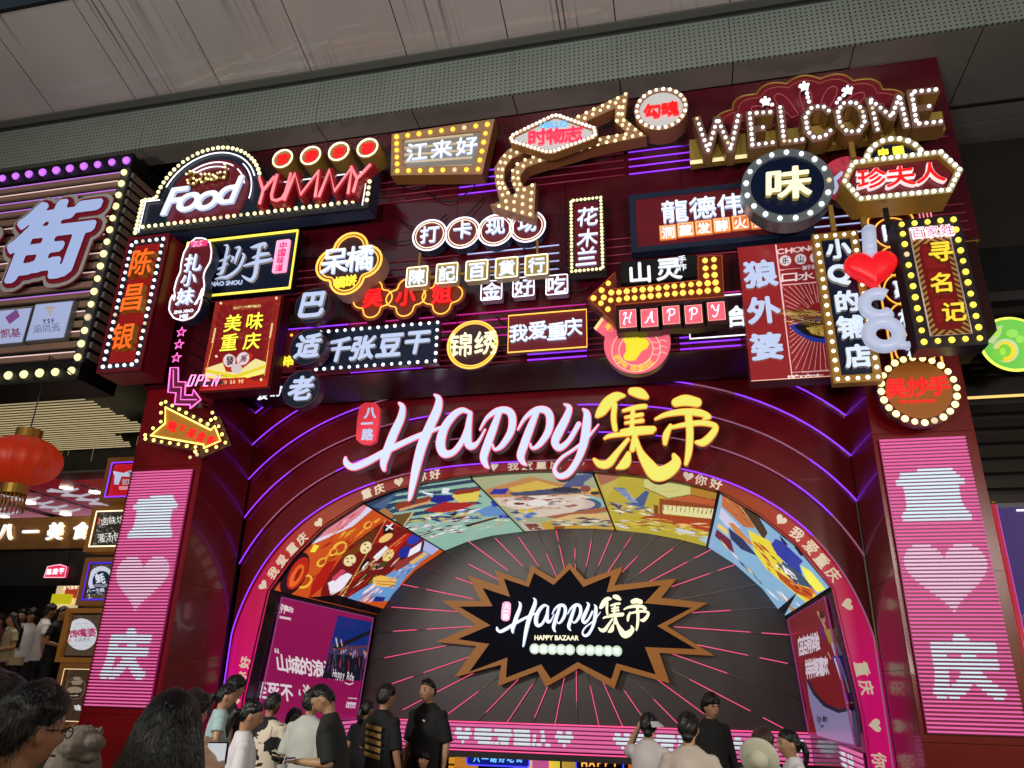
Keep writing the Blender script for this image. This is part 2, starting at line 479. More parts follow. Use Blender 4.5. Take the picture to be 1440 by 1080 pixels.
N_PINK = lit('neon_pink', 'F56AC8', 1.6)
N_PURP = lit('neon_purple', '8A34F4', 1.5)
N_PURP2 = lit('neon_mauve_dim', '8A5070', .9)
B_WARM = lit('bulb_warm', 'FFF0B0', 1.35)
B_WHITE = lit('bulb_white', 'FFFBF0', 1.4)
B_AMBER = lit('bulb_amber', 'FFC43C', 1.3)
B_COOL = lit('bulb_cool', 'F2FAFF', 1.4)
B_PURP = lit('bulb_purple', 'B060E0', 1.3)
for _m in (B_WARM, B_WHITE, B_AMBER, B_COOL, B_PURP, N_PURP2): _m.cycles.emission_sampling = 'NONE'

ARR = mat('arch_red_panel', '6C0816', .24, noise=.1, nscale=1.5, coat=.2)
XC, HW = -2.4, 4.83                      # arch centre and half width between the pillars
# ================================================================ ground
GM = mat('granite_paving', '5A5652', .5, noise=.3, nscale=1.5, bump=.15)
v = []; f = []
def sheet(x0, x1, y0, y1, z):
    n = len(v); v.extend([(x0, y0, z), (x1, y0, z), (x1, y1, z), (x0, y1, z)]); f.append((n, n+1, n+2, n+3))
sheet(-120, 120, -120, 11.9, 0); sheet(-120, -6.95, 11.9, 120, 0); sheet(2.15, 120, 11.9, 120, 0); sheet(-6.95, 2.15, 26, 120, 0)
sheet(-6.95, 2.15, 11.9, 26, -2.6)
for a in ((-6.95, 11.9, 2.15, 11.9), (-6.95, 11.9, -6.95, 26), (2.15, 11.9, 2.15, 26), (-6.95, 26, 2.15, 26)):
    n = len(v); v.extend([(a[0], a[1], -2.6), (a[2], a[3], -2.6), (a[2], a[3], 0), (a[0], a[1], 0)]); f.append((n, n+1, n+2, n+3))
tag(obj('ground', v, f, GM), kind='structure')
# ================================================================ canopy overhead
CAN = mat('canopy_panel', '8A8480', .24, noise=.12, nscale=.7, stretch=(1, .25, 1), coat=.5)
def canopy_mat():
    m = CAN; nt = m.node_tree; b = nt.nodes['Principled BSDF']
    tc = nt.nodes.new('ShaderNodeTexCoord'); mp = nt.nodes.new('ShaderNodeMapping'); mp.inputs['Scale'].default_value = (16, .10, .10)
    nz = nt.nodes.new('ShaderNodeTexNoise'); nz.inputs['Scale'].default_value = 1; nz.inputs['Detail'].default_value = 3
    nt.links.new(tc.outputs['Object'], mp.inputs[0]); nt.links.new(mp.outputs[0], nz.inputs['Vector'])
    lo = nt.nodes.new('ShaderNodeTexNoise'); lo.inputs['Scale'].default_value = .55; mp2 = nt.nodes.new('ShaderNodeMapping'); mp2.inputs['Scale'].default_value = (2.0, .35, .35); nt.links.new(tc.outputs['Object'], mp2.inputs[0]); nt.links.new(mp2.outputs[0], lo.inputs['Vector'])
    r1 = nt.nodes.new('ShaderNodeMapRange'); r1.inputs[1].default_value = .5; r1.inputs[2].default_value = .68
    r2 = nt.nodes.new('ShaderNodeMapRange'); r2.inputs[1].default_value = .5; r2.inputs[2].default_value = .62
    nt.links.new(nz.outputs[0], r1.inputs[0]); nt.links.new(lo.outputs[0], r2.inputs[0])
    mu = nt.nodes.new('ShaderNodeMath'); mu.operation = 'MULTIPLY'; nt.links.new(r1.outputs[0], mu.inputs[0]); nt.links.new(r2.outputs[0], mu.inputs[1])
    mx = nt.nodes.new('ShaderNodeMix'); mx.data_type = 'RGBA'
    src = b.inputs['Base Color'].links[0].from_socket
    nt.links.new(mu.outputs[0], mx.inputs[0]); nt.links.new(src, mx.inputs[6]); mx.inputs[7].default_value = (*lin('3E3733'), 1)
    nt.links.new(mx.outputs[2], b.inputs['Base Color'])
canopy_mat()
PERF = mat('perforated_metal', '7C867E', .5, .1, noise=.1, nscale=1)
def perf_mat():
    nt = PERF.node_tree; b = nt.nodes['Principled BSDF']
    tc = nt.nodes.new('ShaderNodeTexCoord'); sp = nt.nodes.new('ShaderNodeVectorMath'); sp.operation = 'MULTIPLY'; sp.inputs[1].default_value = (13, 0, 13)
    fr = nt.nodes.new('ShaderNodeVectorMath'); fr.operation = 'FRACTION'; sb = nt.nodes.new('ShaderNodeVectorMath'); sb.operation = 'SUBTRACT'; sb.inputs[1].default_value = (.5, 0, .5)
    ln = nt.nodes.new('ShaderNodeVectorMath'); ln.operation = 'LENGTH'; lt = nt.nodes.new('ShaderNodeMath'); lt.operation = 'LESS_THAN'; lt.inputs[1].default_value = .2
    nt.links.new(tc.outputs['Object'], sp.inputs[0]); nt.links.new(sp.outputs[0], fr.inputs[0]); nt.links.new(fr.outputs[0], sb.inputs[0])
    nt.links.new(sb.outputs[0], ln.inputs[0]); nt.links.new(ln.outputs['Value'], lt.inputs[0])
    mx = nt.nodes.new('ShaderNodeMix'); mx.data_type = 'RGBA'; src = b.inputs['Base Color'].links[0].from_socket
    nt.links.new(lt.outputs[0], mx.inputs[0]); nt.links.new(src, mx.inputs[6]); mx.inputs[7].default_value = (.012, .014, .013, 1)
    nt.links.new(mx.outputs[2], b.inputs['Base Color'])
perf_mat()
canopy = thing('canopy', 'large sloping metal canopy of brownish panels above the signs', 'canopy', (XC, 9.3, 11.45))
J0, JP = -2.31, 1.755
SL = .32
yend = 7.46
for k in range(-8, 7):
    xa, xb = J0+JP*k+.009, J0+JP*(k+1)-.009
    y0_, y1_ = 9.22, yend
    z0_, z1_ = 11.47, 11.47+SL*(y0_-y1_)
    vv = [(xa, y0_, z0_), (xb, y0_, z0_), (xb, y1_, z1_), (xa, y1_, z1_), (xa, y0_, z0_+.05), (xb, y0_, z0_+.05), (xb, y1_, z1_+.05), (xa, y1_, z1_+.05)]
    obj('panel', vv, [(0, 1, 2, 3), (4, 5, 6, 7), (0, 1, 5, 4), (1, 2, 6, 5), (2, 3, 7, 6), (3, 0, 4, 7)], CAN, canopy)
    box('fascia_panel', xa-.006, xb+.006, 9.5, 9.54, 10.66, 11.58, PERF, canopy)
    box('soffit_panel', xa, xb, 9.56, 9.99 if xb < 4.3 else 11.7, 10.66, 10.70, mat('soffit_panel', '8C847C', .12, .5, noise=.15, nscale=.8), canopy)
    if xb > 4.3: box('soffit_panel', xa, xb, 11.73, 15, 10.66, 10.70, MATS['soffit_panel'], canopy)
box('lip', -17, 8.5, 9.24, 9.52, 11.56, 11.62, mat('dark_lip', '4A4A46', .5), canopy)
box('lip', -17, 8.5, 9.10, 9.24, 11.40, 11.44, MATS['dark_lip'], canopy)
box('backing', -17, 9, 9.6, 16, 10.75, 11.5, BLACK, canopy)
vv = [(-17, 9.3, 11.6), (9, 9.3, 11.6), (9, yend, 11.6+SL*(9.3-yend)), (-17, yend, 11.6+SL*(9.3-yend))]
obj('roof', vv, [(0, 1, 2, 3)], BLACK, canopy)
# ================================================================ the red gate: sign wall, pillars, stepped arches
gate = thing('market_gate', 'tall dark red arched market gate crowded with lit signs', 'gate', (XC, 10, 0))
XL, XR = -8.45, 3.6
# sign wall made of panels with dark joints
cols_ = [-8.57, -6.9, -5.1, -3.3, -1.5, .3, 2.1, 4.2]
def zlim(xa): return 6.05
for a, b in zip(cols_[:-1], cols_[1:]):
    zb = 7.45 if a > 2 else 6.05
    for z0_, z1_ in ((zb, 8.55), (8.55, 10.645)):
        box('wall_panel', a+.004, b-.004, 10.0, 10.05, z0_+.003, z1_-.003, RED, gate)
box('wall_frame', XL, 4.16, 10.06, 11.2, 6.08, 10.6, mat('dark_maroon_soffit', '2E0610', .35), gate)
box('return_panel', 4.17, 4.2, 10.052, 11.6, 7.45, 10.645, RED2, gate)
box('return_soffit', 3.6, 4.2, 10.052, 11.6, 7.43, 7.449, GOLDP, gate)
# pillars
for s, (a, b) in enumerate(((XL, XC-HW), (XC+HW, XR))):
    top = 6.04 if s == 0 else 7.42
    for z0_, z1_ in ((0, 1.15), (1.15, 3.0), (3.0, 4.72), (4.72, top)):
        box('pillar_panel', a+.002, b-.002, 10.0, 10.03, z0_+.003, z1_-.003, RED2, gate)
    for z0_, z1_ in ((0, 1.9), (1.9, 2.95), (2.95, 6.04)):
        xa = b-.03 if s == 0 else a
        box('pillar_side', xa, xa+.03, 10.032, 11.34, z0_+.003, z1_-.003, RED2, gate)
    box('pillar_core', a+.02, b-.04 if s == 0 else b-.02, 10.04, 11.5, 0.01, min(top, 6.03), BLACK, gate)
    box('pillar_outer_side', XL-.02 if s == 0 else XR+.0, XL if s == 0 else XR+.02, 10.0, 11.6, 0, top, RED2, gate)
# stepped arch faces
def sup(a, b, z0=1.0, n=2.75, N=56, full=True):
    pts = []
    for k in range(N+1):
        t = math.pi*k/N; c, s_ = math.cos(t), math.sin(t)
        pts.append((XC+a*math.copysign(abs(c)**(2/n), c), z0+b*abs(s_)**(2/n)))
    return pts
def arc(k): return sup(4.9+.31*k, 3.98+.445*k)
def below(a, foot=0.0):  # close an arch outline down to the floor
    return [(a[0][0], foot)]+a+[(a[-1][0], foot)]
lv = {-1: 11.60, 0: 11.54, 1: 11.48, 2: 11.42, 3: 11.36, 4: 11.30}
def clipx(a, w):
    """keep the part of the arch within the pillars"""
    return [p for p in a if abs(p[0]-XC) <= w]
def cross(a, w):
    a = sorted(a, key=lambda p: p[0]); x = XC+w
    z = np.interp([XC-w, XC+w], [p[0] for p in a], [p[1] for p in a])
    return [(XC+w, z[1])]+[p for p in reversed(a) if abs(p[0]-XC) < w]+[(XC-w, z[0])]
bands = [cross(arc(k), HW) for k in range(1, 6)]
A0 = arc(0)
inner = below([(max(XC-HW, min(XC+HW, p[0])), p[1]) for p in A0], 0)
for i, yk in enumerate((11.50, 11.45, 11.40, 11.35, 11.30)):
    lo = inner if i == 0 else None
    up = bands[i]
    if i == 0: outer = [(XC+HW, 0)]+up+[(XC-HW, 0)]; loop = outer+list(reversed(inner))
    else: loop = up+list(reversed(bands[i-1]))
    prism('arch_step', [loop], yk, yk+.3, ARR, RED2, gate)
top_ = [(XC+HW, 7.4), (XC-HW, 7.4)]
prism('arch_step', [[(XC-HW, 7.4)]+list(reversed(bands[4]))+[(XC+HW, 7.4)]], 11.25, 11.5, ARR, RED2, gate)
cb_ = random.Random(4)
for k in range(16):      # power leads drooping between the signs
    xa = cb_.uniform(-7.6, 3); za = cb_.uniform(6.5, 10.2); l = cb_.uniform(.6, 1.8); d_ = cb_.uniform(.15, .5); zb_ = za+cb_.uniform(-.5, .3)
    tube('cable', [(xa+l*i/8, 9.95-.02*(i % 2), za+(zb_-za)*i/8-d_*4*(i/8)*(1-i/8)) for i in range(9)], .011, BLACK, gate, seg=4)
# purple light lines along the steps: lit lengths and dull lengths
def part_arc(a, f0, f1, y, m, r=.012, nm='light_line'):
    L = [Vector(p) for p in a]; d = [0]
    for i in range(1, len(L)): d.append(d[-1]+(L[i]-L[i-1]).length)
    t0, t1 = d[-1]*f0, d[-1]*f1; P = []
    for t in np.linspace(t0, t1, max(3, int((t1-t0)/.12))):
        i = next((j for j in range(1, len(L)) if d[j] >= t-1e-9), len(L)-1); u = (t-d[i-1])/max(1e-9, d[i]-d[i-1]); P.append(L[i-1].lerp(L[i], u))
    tube(nm, [(p[0], y, p[1]) for p in P], r, m, gate)
segs = [  # (fraction from the right, lit or dull)
    [(.0, .22, 0), (.22, .36, 1), (.36, .5, 0), (.5, .62, 1), (.62, .66, 0), (.66, .93, 1), (.93, 1, 0)],
    [(.0, .06, 0), (.06, .13, 1), (.13, .30, 0), (.30, .44, 1), (.6, .72, 0), (.72, .8, 1), (.8, .94, 0), (.94, 1, 1)],
    [(.0, .08, 1), (.08, .22, 0), (.22, .3, 1), (.3, .42, 1), (.6, .7, 1), (.7, .9, 0), (.9, 1, 1)],
    [(.0, .18, 1), (.18, .24, 0), (.24, .45, 1), (.55, .68, 1), (.68, .78, 0), (.78, 1, 1)],
    [(.0, .2, 1), (.2, .36, 0), (.36, .44, 1), (.6, .75, 1), (.75, .86, 0), (.86, 1, 1)],
    [(.0, .1, 1), (.1, .4, 0), (.7, .9, 0), (.93, 1, 1)]]
foot = lambda a: [(a[0][0], 0.3)]+a+[(a[-1][0], .3)]
curves = [foot([(min(XC+HW-.02, max(XC-HW+.02, p[0])), p[1]) for p in A0])]+bands
for i, (cv, sg) in enumerate(zip(curves, segs)):
    y = (11.50, 11.45, 11.40, 11.35, 11.30, 11.25)[i]-.02
    for a, b, on in sg: part_arc(cv, a, b, y, N_PURP if on else N_PURP2)
# level light lines across the sign wall
for zs, runs in (((9.58, 9.44, 9.30, 9.16), ((-8.3, -6.2, 0), (-6.2, -5.3, 0), (-3.3, -2.6, 1), (-5.2, -3.3, 0), (-2.6, -.55, 0), (-.5, 1.0, 1), (1.0, 2.6, 0), (2.6, 4.1, 0))),
                 ((8.0, 7.86, 7.72, 7.58), ((-8.2, -6.9, 0), (-6.8, -5.3, 0), (-5.2, -3.2, 0), (-3.1, -1.6, 2), (-1.5, .2, 0), (.3, 2.0, 0), (2.1, 3.2, 2), (3.2, 4.1, 0))),
                 ((6.93, 6.80, 6.66, 6.53), ((-6.2, -5.0, 1), (-5.0, -3.2, 3), (-3.2, -1.2, 3), (-1.2, .2, 0), (.2, 2.2, 3))),
                 ((6.36, 6.27, 6.18, 6.09), ((-6.9, -4.9, 0), (-4.9, -3.7, 1), (-3.7, -2.2, 0), (-2.1, -1.2, 1), (-1.2, .1, 0), (.1, .95, 1), (.95, 2.3, 0)))):
    for j, z in enumerate(zs):
        for a, b, on in runs:
            m = {0: mat('dull_light_line', '6A2430', .4, em='6A2038', es=.5), 1: N_PURP, 2: lit('neon_ice', 'A8B4E0', 1.0), 3: lit('neon_magenta', 'B02880', 1.0)}[on]
            if on == 1 and (j == 0 and zs[0] > 9): m = N_PURP
            tube('light_line', [(a+.01, 9.985, z), (b-.01, 9.985, z)], .012, m, gate, seg=4)
# ---------------------------------------------------------------- LED louvre screens of horizontal tubes with written characters
def louvre(name, label, x0, x1, z0, z1, y, n, marks, r, cat='led screen', face=None, pink='EE78B8', yaw=None, group=None, soft=None):
    """marks: (loops) list in xz; tubes run in x; yaw maps a point to the world"""
    t = thing(name, label, cat, (0, 0, 0) if yaw else ((x0+x1)/2, y, z0), group)
    P_ = lit('led_pink_tube', pink, .62, c='C04080'); Wt = lit('led_white_tube', 'CFE2EC', .66)
    back = mat('screen_back', '58002E', .4, em='700840', es=.4)
    v, f = boxvf(x0, x1, y+.03, y+.05, z0, z1)
    if yaw: v = [yaw(p) for p in v]
    obj('backing', v, f, back, t)
    polys = marks
    for k in range(n):
        z = z0+(z1-z0)*(k+.5)/n
        xs = []
        for l in polys:
            for i in range(len(l)):
                p, q = l[i-1], l[i]
                if (p[1] > z) != (q[1] > z): xs.append(p[0]+(q[0]-p[0])*(z-p[1])/(q[1]-p[1]))
        xs = sorted(x for x in xs if x0 < x < x1)
        cuts = [x0]+xs+[x1]; V = []; F = []; FM = []
        for i in range(len(cuts)-1):
            if cuts[i+1]-cuts[i] < .002: continue
            a, b = cuts[i], cuts[i+1]; nn = len(V)
            sec = [(y+.03, z-r), (y, z-r), (y-.012, z), (y, z+r), (y+.03, z+r)]
            for xx in (a, b): V += [(xx, yy, zz) for yy, zz in sec]
            for s_ in range(4): F.append((nn+s_, nn+s_+1, nn+s_+6, nn+s_+5)); FM.append((2 if soft and soft[0] < z < soft[1] else 1) if i % 2 else 0)
        if yaw: V = [yaw(p) for p in V]
        obj('led_tube', V, F, [P_, Wt, lit('led_blush_tube', 'E2C4DC', .62)], t, FM)
    return t
def cross_heart(cx, cz, w, h, n=40):
    o = []
    for k in range(n):
        a = 2*math.pi*k/n; x = 16*math.sin(a)**3; z = 13*math.cos(a)-5*math.cos(2*a)-2*math.cos(3*a)-math.cos(4*a)
        o.append((cx+x/32*w, cz+(z+2.5)/29*h))
    return o
for (x0, x1, side) in ((-8.38, -7.33, 'left'), (2.49, 3.48, 'right')):
    zt, zb = 4.64, 1.24
    def gl(ch, fx, z, w, h): return [[(p[0], p[1]) for p in l] for l in place(glyph(ch, .075), (x0+x1)/2, z, h, w/h)]
    pz = [U(px_, py_, Y=9.93)[2] for px_, py_ in ((1313, 695), (1333, 813), (1362, 937))]; marks = gl('重', 0, pz[0], .68, .60)+[cross_heart((x0+x1)/2, pz[1], .90, .82)]+gl('庆', 0, pz[2], .66, .64)
    louvre('led_screen', ('pink striped screen with white heart on the %s red pillar' % side), x0, x1, zb, zt, 9.93, 77, marks, .0100, group='pillar screens', soft=(pz[1]-.5, pz[1]+.46))
# ================================================================ tunnel behind the arch
YF, YB = 11.62, 15.8
C = [(-6.88, 0), (-6.88, 1.37), (-6.7, 3.0), (-6.35, 3.55), (-5.85, 4.05), (-5.21, 4.44), (-4.7, 4.62), (-4.1, 4.74), (-3.37, 4.82), (-2.35, 4.85), (-1.33, 4.81), (-.65, 4.74), (0, 4.62), (.57, 4.43), (1.15, 4.05), (1.65, 3.58), (2.03, 3.0), (2.2, 1.4), (2.2, 0)]
tun = thing('entrance_tunnel', 'arched entrance tunnel lined with bright picture screens behind the gate', 'tunnel', (XC, YF, 0))
def rear(p): return (XC+(p[0]-XC)*.962, p[1]-.13 if p[1] > 3.2 else p[1]-.06*(p[1] > .5))
CF = [(-6.88, 0), (-6.88, 1.37), (-6.7, 3.0)]+sup(4.42, 3.84)[::-1]+[(1.95, 3.0), (2.14, 1.37), (2.14, 0)]
CFs = [(-6.88, 0), (-6.88, 1.37), (-6.7, 3.0), (-6.35, 3.52), (-5.85, 4.02), (-5.21, 4.42), (-4.7, 4.60), (-4.1, 4.73), (-3.37, 4.81), (-2.85, 4.84), (-2.35, 4.85), (-1.85, 4.84), (-1.33, 4.80), (-.65, 4.71), (0, 4.58), (.57, 4.42), (1.1, 4.06), (1.6, 3.58), (1.99, 3.0), (2.15, 1.4), (2.15, 0)]
_c = np.array(CFs); _d = np.concatenate([[0], np.cumsum(np.hypot(*np.diff(_c, axis=0).T))])
def curve_at(x_or_s): return (np.interp(x_or_s, _d, _c[:, 0]), np.interp(x_or_s, _d, _c[:, 1]))
def tpos(s_, y, off=.0):
    p = curve_at(s_); r = rear(p); t = (y-YF)/(YB-YF); x = p[0]+(r[0]-p[0])*t; z = p[1]+(r[1]-p[1])*t
    d = Vector((XC-x, 2.2-z)); d.normalize(); return (x+d.x*off, y, z+d.y*off)
# shell
v = []; f = []
ss = np.linspace(0, _d[-1], 60)
for s_ in ss:
    v.append(tpos(s_, YF-.1)); v.append(tpos(s_, YB+.1))
f = [(2*i, 2*i+2, 2*i+3, 2*i+1) for i in range(len(ss)-1)]
obj('shell', v, f, mat('tunnel_lining', '3A3648', .12, .6, noise=.15), tun)
# front ring with greetings
ringc = [p for p in sup(4.92, 3.99, N=70)]
ro = below([(max(XC-4.87, min(XC+4.87, p[0])), p[1]) for p in ringc], 0)
ri = [(p[0]-XC, p[1]) for p in CFs]
ri = [(XC+x*.995, z-.012) for x, z in ri][::-1]
RING = bpy.data.materials.new('ring_gradient_face'); RING.use_nodes = True
def ring_mat():
    nt = RING.node_tree; b = nt.nodes['Principled BSDF']; tc = nt.nodes.new('ShaderNodeTexCoord'); sx = nt.nodes.new('ShaderNodeSeparateXYZ')
    r = nt.nodes.new('ShaderNodeValToRGB'); mr = nt.nodes.new('ShaderNodeMapRange'); mr.inputs[1].default_value = 1.2; mr.inputs[2].default_value = 5
    nt.links.new(tc.outputs['Object'], sx.inputs[0]); nt.links.new(sx.outputs[2], mr.inputs[0]); nt.links.new(mr.outputs[0], r.inputs[0])
    r.color_ramp.elements[0].position = .15; r.color_ramp.elements[0].color = (*lin('D0106E'), 1)
    r.color_ramp.elements[1].position = .62; r.color_ramp.elements[1].color = (*lin('A8181C'), 1)
    e = r.color_ramp.elements.new(.8); e.color = (*lin('8E3A1C'), 1); e = r.color_ramp.elements.new(1.); e.color = (*lin('7A1420'), 1)
    nt.links.new(r.outputs[0], b.inputs['Base Color']); nt.links.new(r.outputs[0], b.inputs['Emission Color']); b.inputs['Emission Strength'].default_value = .55; b.inputs['Roughness'].default_value = .3
ring_mat()
ringo = prism('greeting_ring', [ro+ri], 11.56, 11.60, RING, BLACK, tun)
# offset of location so that the gradient reads height: object origin sits at the floor
def ring_mid(s_):
    p = np.array(curve_at(s_)); q = np.array(curve_at(s_+.01)); d = q-p; d = d/np.hypot(*d); nrm = np.array((-d[1], d[0])); 
    if nrm@(p-np.array((XC, 1.5))) < 0: nrm = -nrm
    wdt = .19 if p[1] > 4 else .24
    return p+nrm*(wdt*.5+.0), d, nrm
RT = lit('ring_cream_print', 'D8CCB0', .5)
def ring_text(t, s_, h=.175):
    for ch in t:
        p, d, nrm = ring_mid(s_)
        if ch == '❤':
            L = [cross_heart(0, 0, .95, .9)]
        else: L = glyph(ch, .03)
        a = math.atan2(d[1], d[0])
        L2 = place(L, p[0], p[1], h if ch != '❤' else h*.95, 1, 0, a)
        prism('heart' if ch == '❤' else 'character', L2, 11.552, 11.559, RT, RT, ringo)
        s_ += h*1.32
def s_at_px(px, py):
    q = xz((px, py), 11.58); k = np.argmin([(curve_at(t)[0]-q[0])**2+(curve_at(t)[1]-q[1])**2 for t in np.linspace(0, _d[-1], 900)]); return np.linspace(0, _d[-1], 900)[k]
for t, p in (('你好', (333, 952)), ('❤', (322, 985)), ('❤', (366, 825)), ('我爱重庆', (378, 800)), ('❤', (446, 732)), ('重庆', (515, 688)), ('❤', (560, 667)), ('你好', (592, 664)), ('❤', (695, 657)),
             ('我爱重庆', (722, 658)), ('❤', (815, 657)), ('❤', (968, 668)), ('你好', (986, 674)), ('❤', (1098, 731)), ('我爱重庆', (1120, 752)), ('❤', (1192, 850)), ('重庆', (1222, 940)), ('❤', (1240, 1020)), ('你好', (1246, 1070))):
    ring_text(t, s_at_px(*p))
# five ceiling screens
facets = [(-6.7, 3.0), (-5.21, 4.42), (-3.37, 4.81), (-1.33, 4.80), (.57, 4.42), (1.99, 3.0)]
fs = [_d[CFs.index(p)] for p in facets]
def scr(i, nu=210, nv=130, base='888888'):
    a, b = fs[i]+.012, fs[i+1]-.012
    return Art(lambda u, v: tpos(a+(b-a)*u, YF+.06+(YB-YF-.08)*v, .02), nu, nv, base)
cA = lambda p: (380+p[0]/5.538, 650+p[1]/5.538)
cB = lambda p: (480+p[0]/5.538, 640+p[1]/5.538)
cC = lambda p: (640+p[0]/6, 640+p[1]/6)
cD = lambda p: (830+p[0]/7.2, 640+p[1]/7.2)
cE = lambda p: (1000+p[0]/5.4, 680+p[1]/5.4)
# --- hotpot
a = scr(0, 210, 210, 'C4501A'); a.tf = cA
a.poly([(670, 305), (770, 350), (720, 400), (640, 460), (500, 540), (300, 640), (190, 690), (330, 540), (430, 440)], 'D88090')
a.streaks([(660, 310), (740, 350), (600, 460), (300, 610), (350, 520), (450, 440)], 34, ['A8303C', 'EBA8AE', 'B8485A', 'F0C8CC'], -32, 130, 12, 3)
a.poly([(760, 340), (800, 365), (640, 500), (420, 600), (230, 680), (200, 680), (230, 650), (560, 520), (700, 410)], 'D4D4EE')
a.streaks([(480, 560), (820, 390), (900, 440), (600, 700), (350, 900), (250, 950)], 26, ['E8B83C', 'B03814', 'E0A030', 'A02818'], -40, 120, 16, 5)
for x, y, r in ((760, 490, 34), (540, 670, 60), (490, 700, 34), (270, 930, 60), (400, 780, 40)):
    a.ell(x, y, r*1.1, r*.75, 'E8B840', -40); a.ell(x+4, y-2, r*.8, r*.45, 'B84414', -40)
a.poly([(340, 640), (380, 650), (350, 700), (310, 700)], 'F0E040')
a.ell(190, 870, 185, 88, '120808', -62); a.ell(215, 865, 140, 62, 'B02410', -62); a.ell(205, 885, 100, 40, 'DE6420', -62); a.ell(215, 875, 60, 16, '8A1A0C', -62)
a.poly([(905, 450), (1090, 540), (1200, 600), (1010, 780), (870, 930), (720, 1080), (390, 1080), (400, 990), (470, 860), (620, 650), (800, 520)], '6E1412')
a.poly([(440, 780), (520, 760), (420, 960), (300, 1060), (330, 930)], 'A81A10')
a.poly([(640, 640), (830, 500), (800, 600), (760, 640)], '5A3210'); a.poly([(560, 720), (740, 610), (700, 690), (560, 800)], '6B3A10')
a.poly([(900, 450), (1000, 500), (860, 620), (800, 650)], '9A1610'); a.poly([(1060, 550), (1100, 560), (960, 720), (900, 760), (920, 650)], 'B01C10')
a.poly([(880, 500), (960, 470), (960, 540), (880, 560)], '101010'); a.line([(900, 530), (950, 480)], 12, 'F0F0F0'); a.line([(905, 490), (950, 520)], 12, 'F0F0F0')
a.ell(620, 765, 52, 40, 'E8D8A0', -40); a.ell(745, 665, 52, 40, 'E8D8A0', -50); a.ell(920, 725, 56, 34, 'E8D080', -50); a.ell(900, 590, 60, 26, 'E8C070', -30)
for x, y in ((605, 775), (635, 745), (640, 790), (600, 750), (740, 640), (735, 690), (760, 665), (915, 710), (930, 745)): a.ell(x, y, 9, 6, '4A2010')
a.poly([(450, 940), (600, 860), (640, 880), (560, 990), (470, 1040)], 'E4E0EE'); a.poly([(480, 900), (560, 830), (590, 850), (500, 930)], 'C04060')
a.poly([(800, 740), (900, 650), (920, 670), (830, 770)], 'E8E8F0'); a.poly([(770, 790), (900, 790), (880, 830), (800, 840)], 'D89098')
a.streaks([(700, 860), (900, 760), (880, 860), (760, 960)], 10, ['3A4018', '706A20', '2A2A10'], -45, 90, 30, 6)
a.line([(700, 830), (760, 760)], 26, '101010'); a.line([(715, 830), (760, 780)], 10, 'F4F4F4')
a.streaks([(420, 1060), (1060, 560), (1000, 760), (560, 1080)], 24, ['D8B060', 'C02010', 'E8E0D0', '3A0A08', 'B07030'], -42, 120, 10, 8)
a.line([(545, 1080), (900, 450)], 5, 'D8B060'); a.line([(640, 900), (1060, 560)], 4, 'D8B060'); a.line([(400, 800), (860, 490)], 4, '3A0808')
a.poly([(1200, 595), (1335, 662), (1180, 770), (1050, 900), (930, 1080), (560, 1080), (760, 960), (870, 900), (1040, 800), (1180, 660)], '6496CC')
a.poly([(1200, 595), (1335, 662), (1260, 720), (1180, 680)], 'A8B0E0')
a.ell(1120, 600, 60, 36, '2838A8', -30); a.ell(1050, 700, 60, 40, '1C2890', -40); a.line([(1195, 610), (1180, 690), (1070, 750), (1020, 750)], 16, '101018'); a.poly([(1180, 620), (1165, 690), (1070, 740), (1090, 680)], 'E8E8F4')
a.poly([(960, 790), (1180, 690), (1200, 720), (980, 850)], '8A3430'); a.poly([(1080, 780), (1200, 700), (1230, 715), (1110, 800)], 'D8B070')
a.poly([(800, 900), (860, 880), (990, 910), (960, 980), (800, 960)], 'E8B850'); a.line([(820, 925), (980, 935)], 5, '7A3A18'); a.line([(820, 945), (960, 958)], 5, '7A3A18')
a.streaks([(640, 1080), (800, 960), (880, 1000), (800, 1080)], 30, ['F0E8E8', 'D8848A', 'A03040', 'F4C8CC'], -40, 110, 14, 9)
a.streaks([(900, 900), (1180, 740), (1040, 900), (930, 1040)], 16, ['2848A8', '8A3A60', 'D8D8F0', 'E0A090'], -35, 60, 9, 10)
a.poly([(820, 1045), (900, 1050), (880, 1085), (800, 1085)], '10287A')
a.build('ceiling_screen', tun, .9)
# --- river with boats
a = scr(1, 210, 130, '8FBBA8'); a.tf = cB
for k in range(6):
    y = 235+k*48; a.poly([(120-20*k, y+150-10*k), (400, y+40), (700, y), (1060, y-50+k*10), (1100, y-28+k*10), (700, y+26), (420, y+68), (160, y+190)], '24405C' if k % 2 == 0 else '2A4A66')
a.poly([(140, 340), (430, 270), (400, 330), (200, 400)], '2C3E58'); a.poly([(150, 330), (240, 320), (200, 360), (130, 380)], '9A7458'); a.poly([(290, 430), (340, 410), (420, 470), (380, 500)], 'A87848')
a.poly([(240, 400), (360, 330), (440, 290), (330, 420)], '48658C')
a.poly([(400, 470), (570, 440), (500, 560), (440, 530)], '6A5028'); a.line([(560, 445), (480, 560)], 10, 'D8C890')
a.poly([(410, 410), (440, 370), (690, 320), (710, 350), (460, 430)], '8A3C28'); a.poly([(450, 420), (700, 350), (680, 375), (450, 440)], 'D0A070')
a.poly([(690, 360), (720, 310), (880, 310), (880, 350), (760, 380)], '16248A'); a.poly([(860, 320), (910, 280), (1080, 280), (1060, 360), (920, 370)], 'E0CC58'); a.poly([(860, 300), (910, 270), (1090, 255), (1080, 280), (900, 310)], '8A3024')
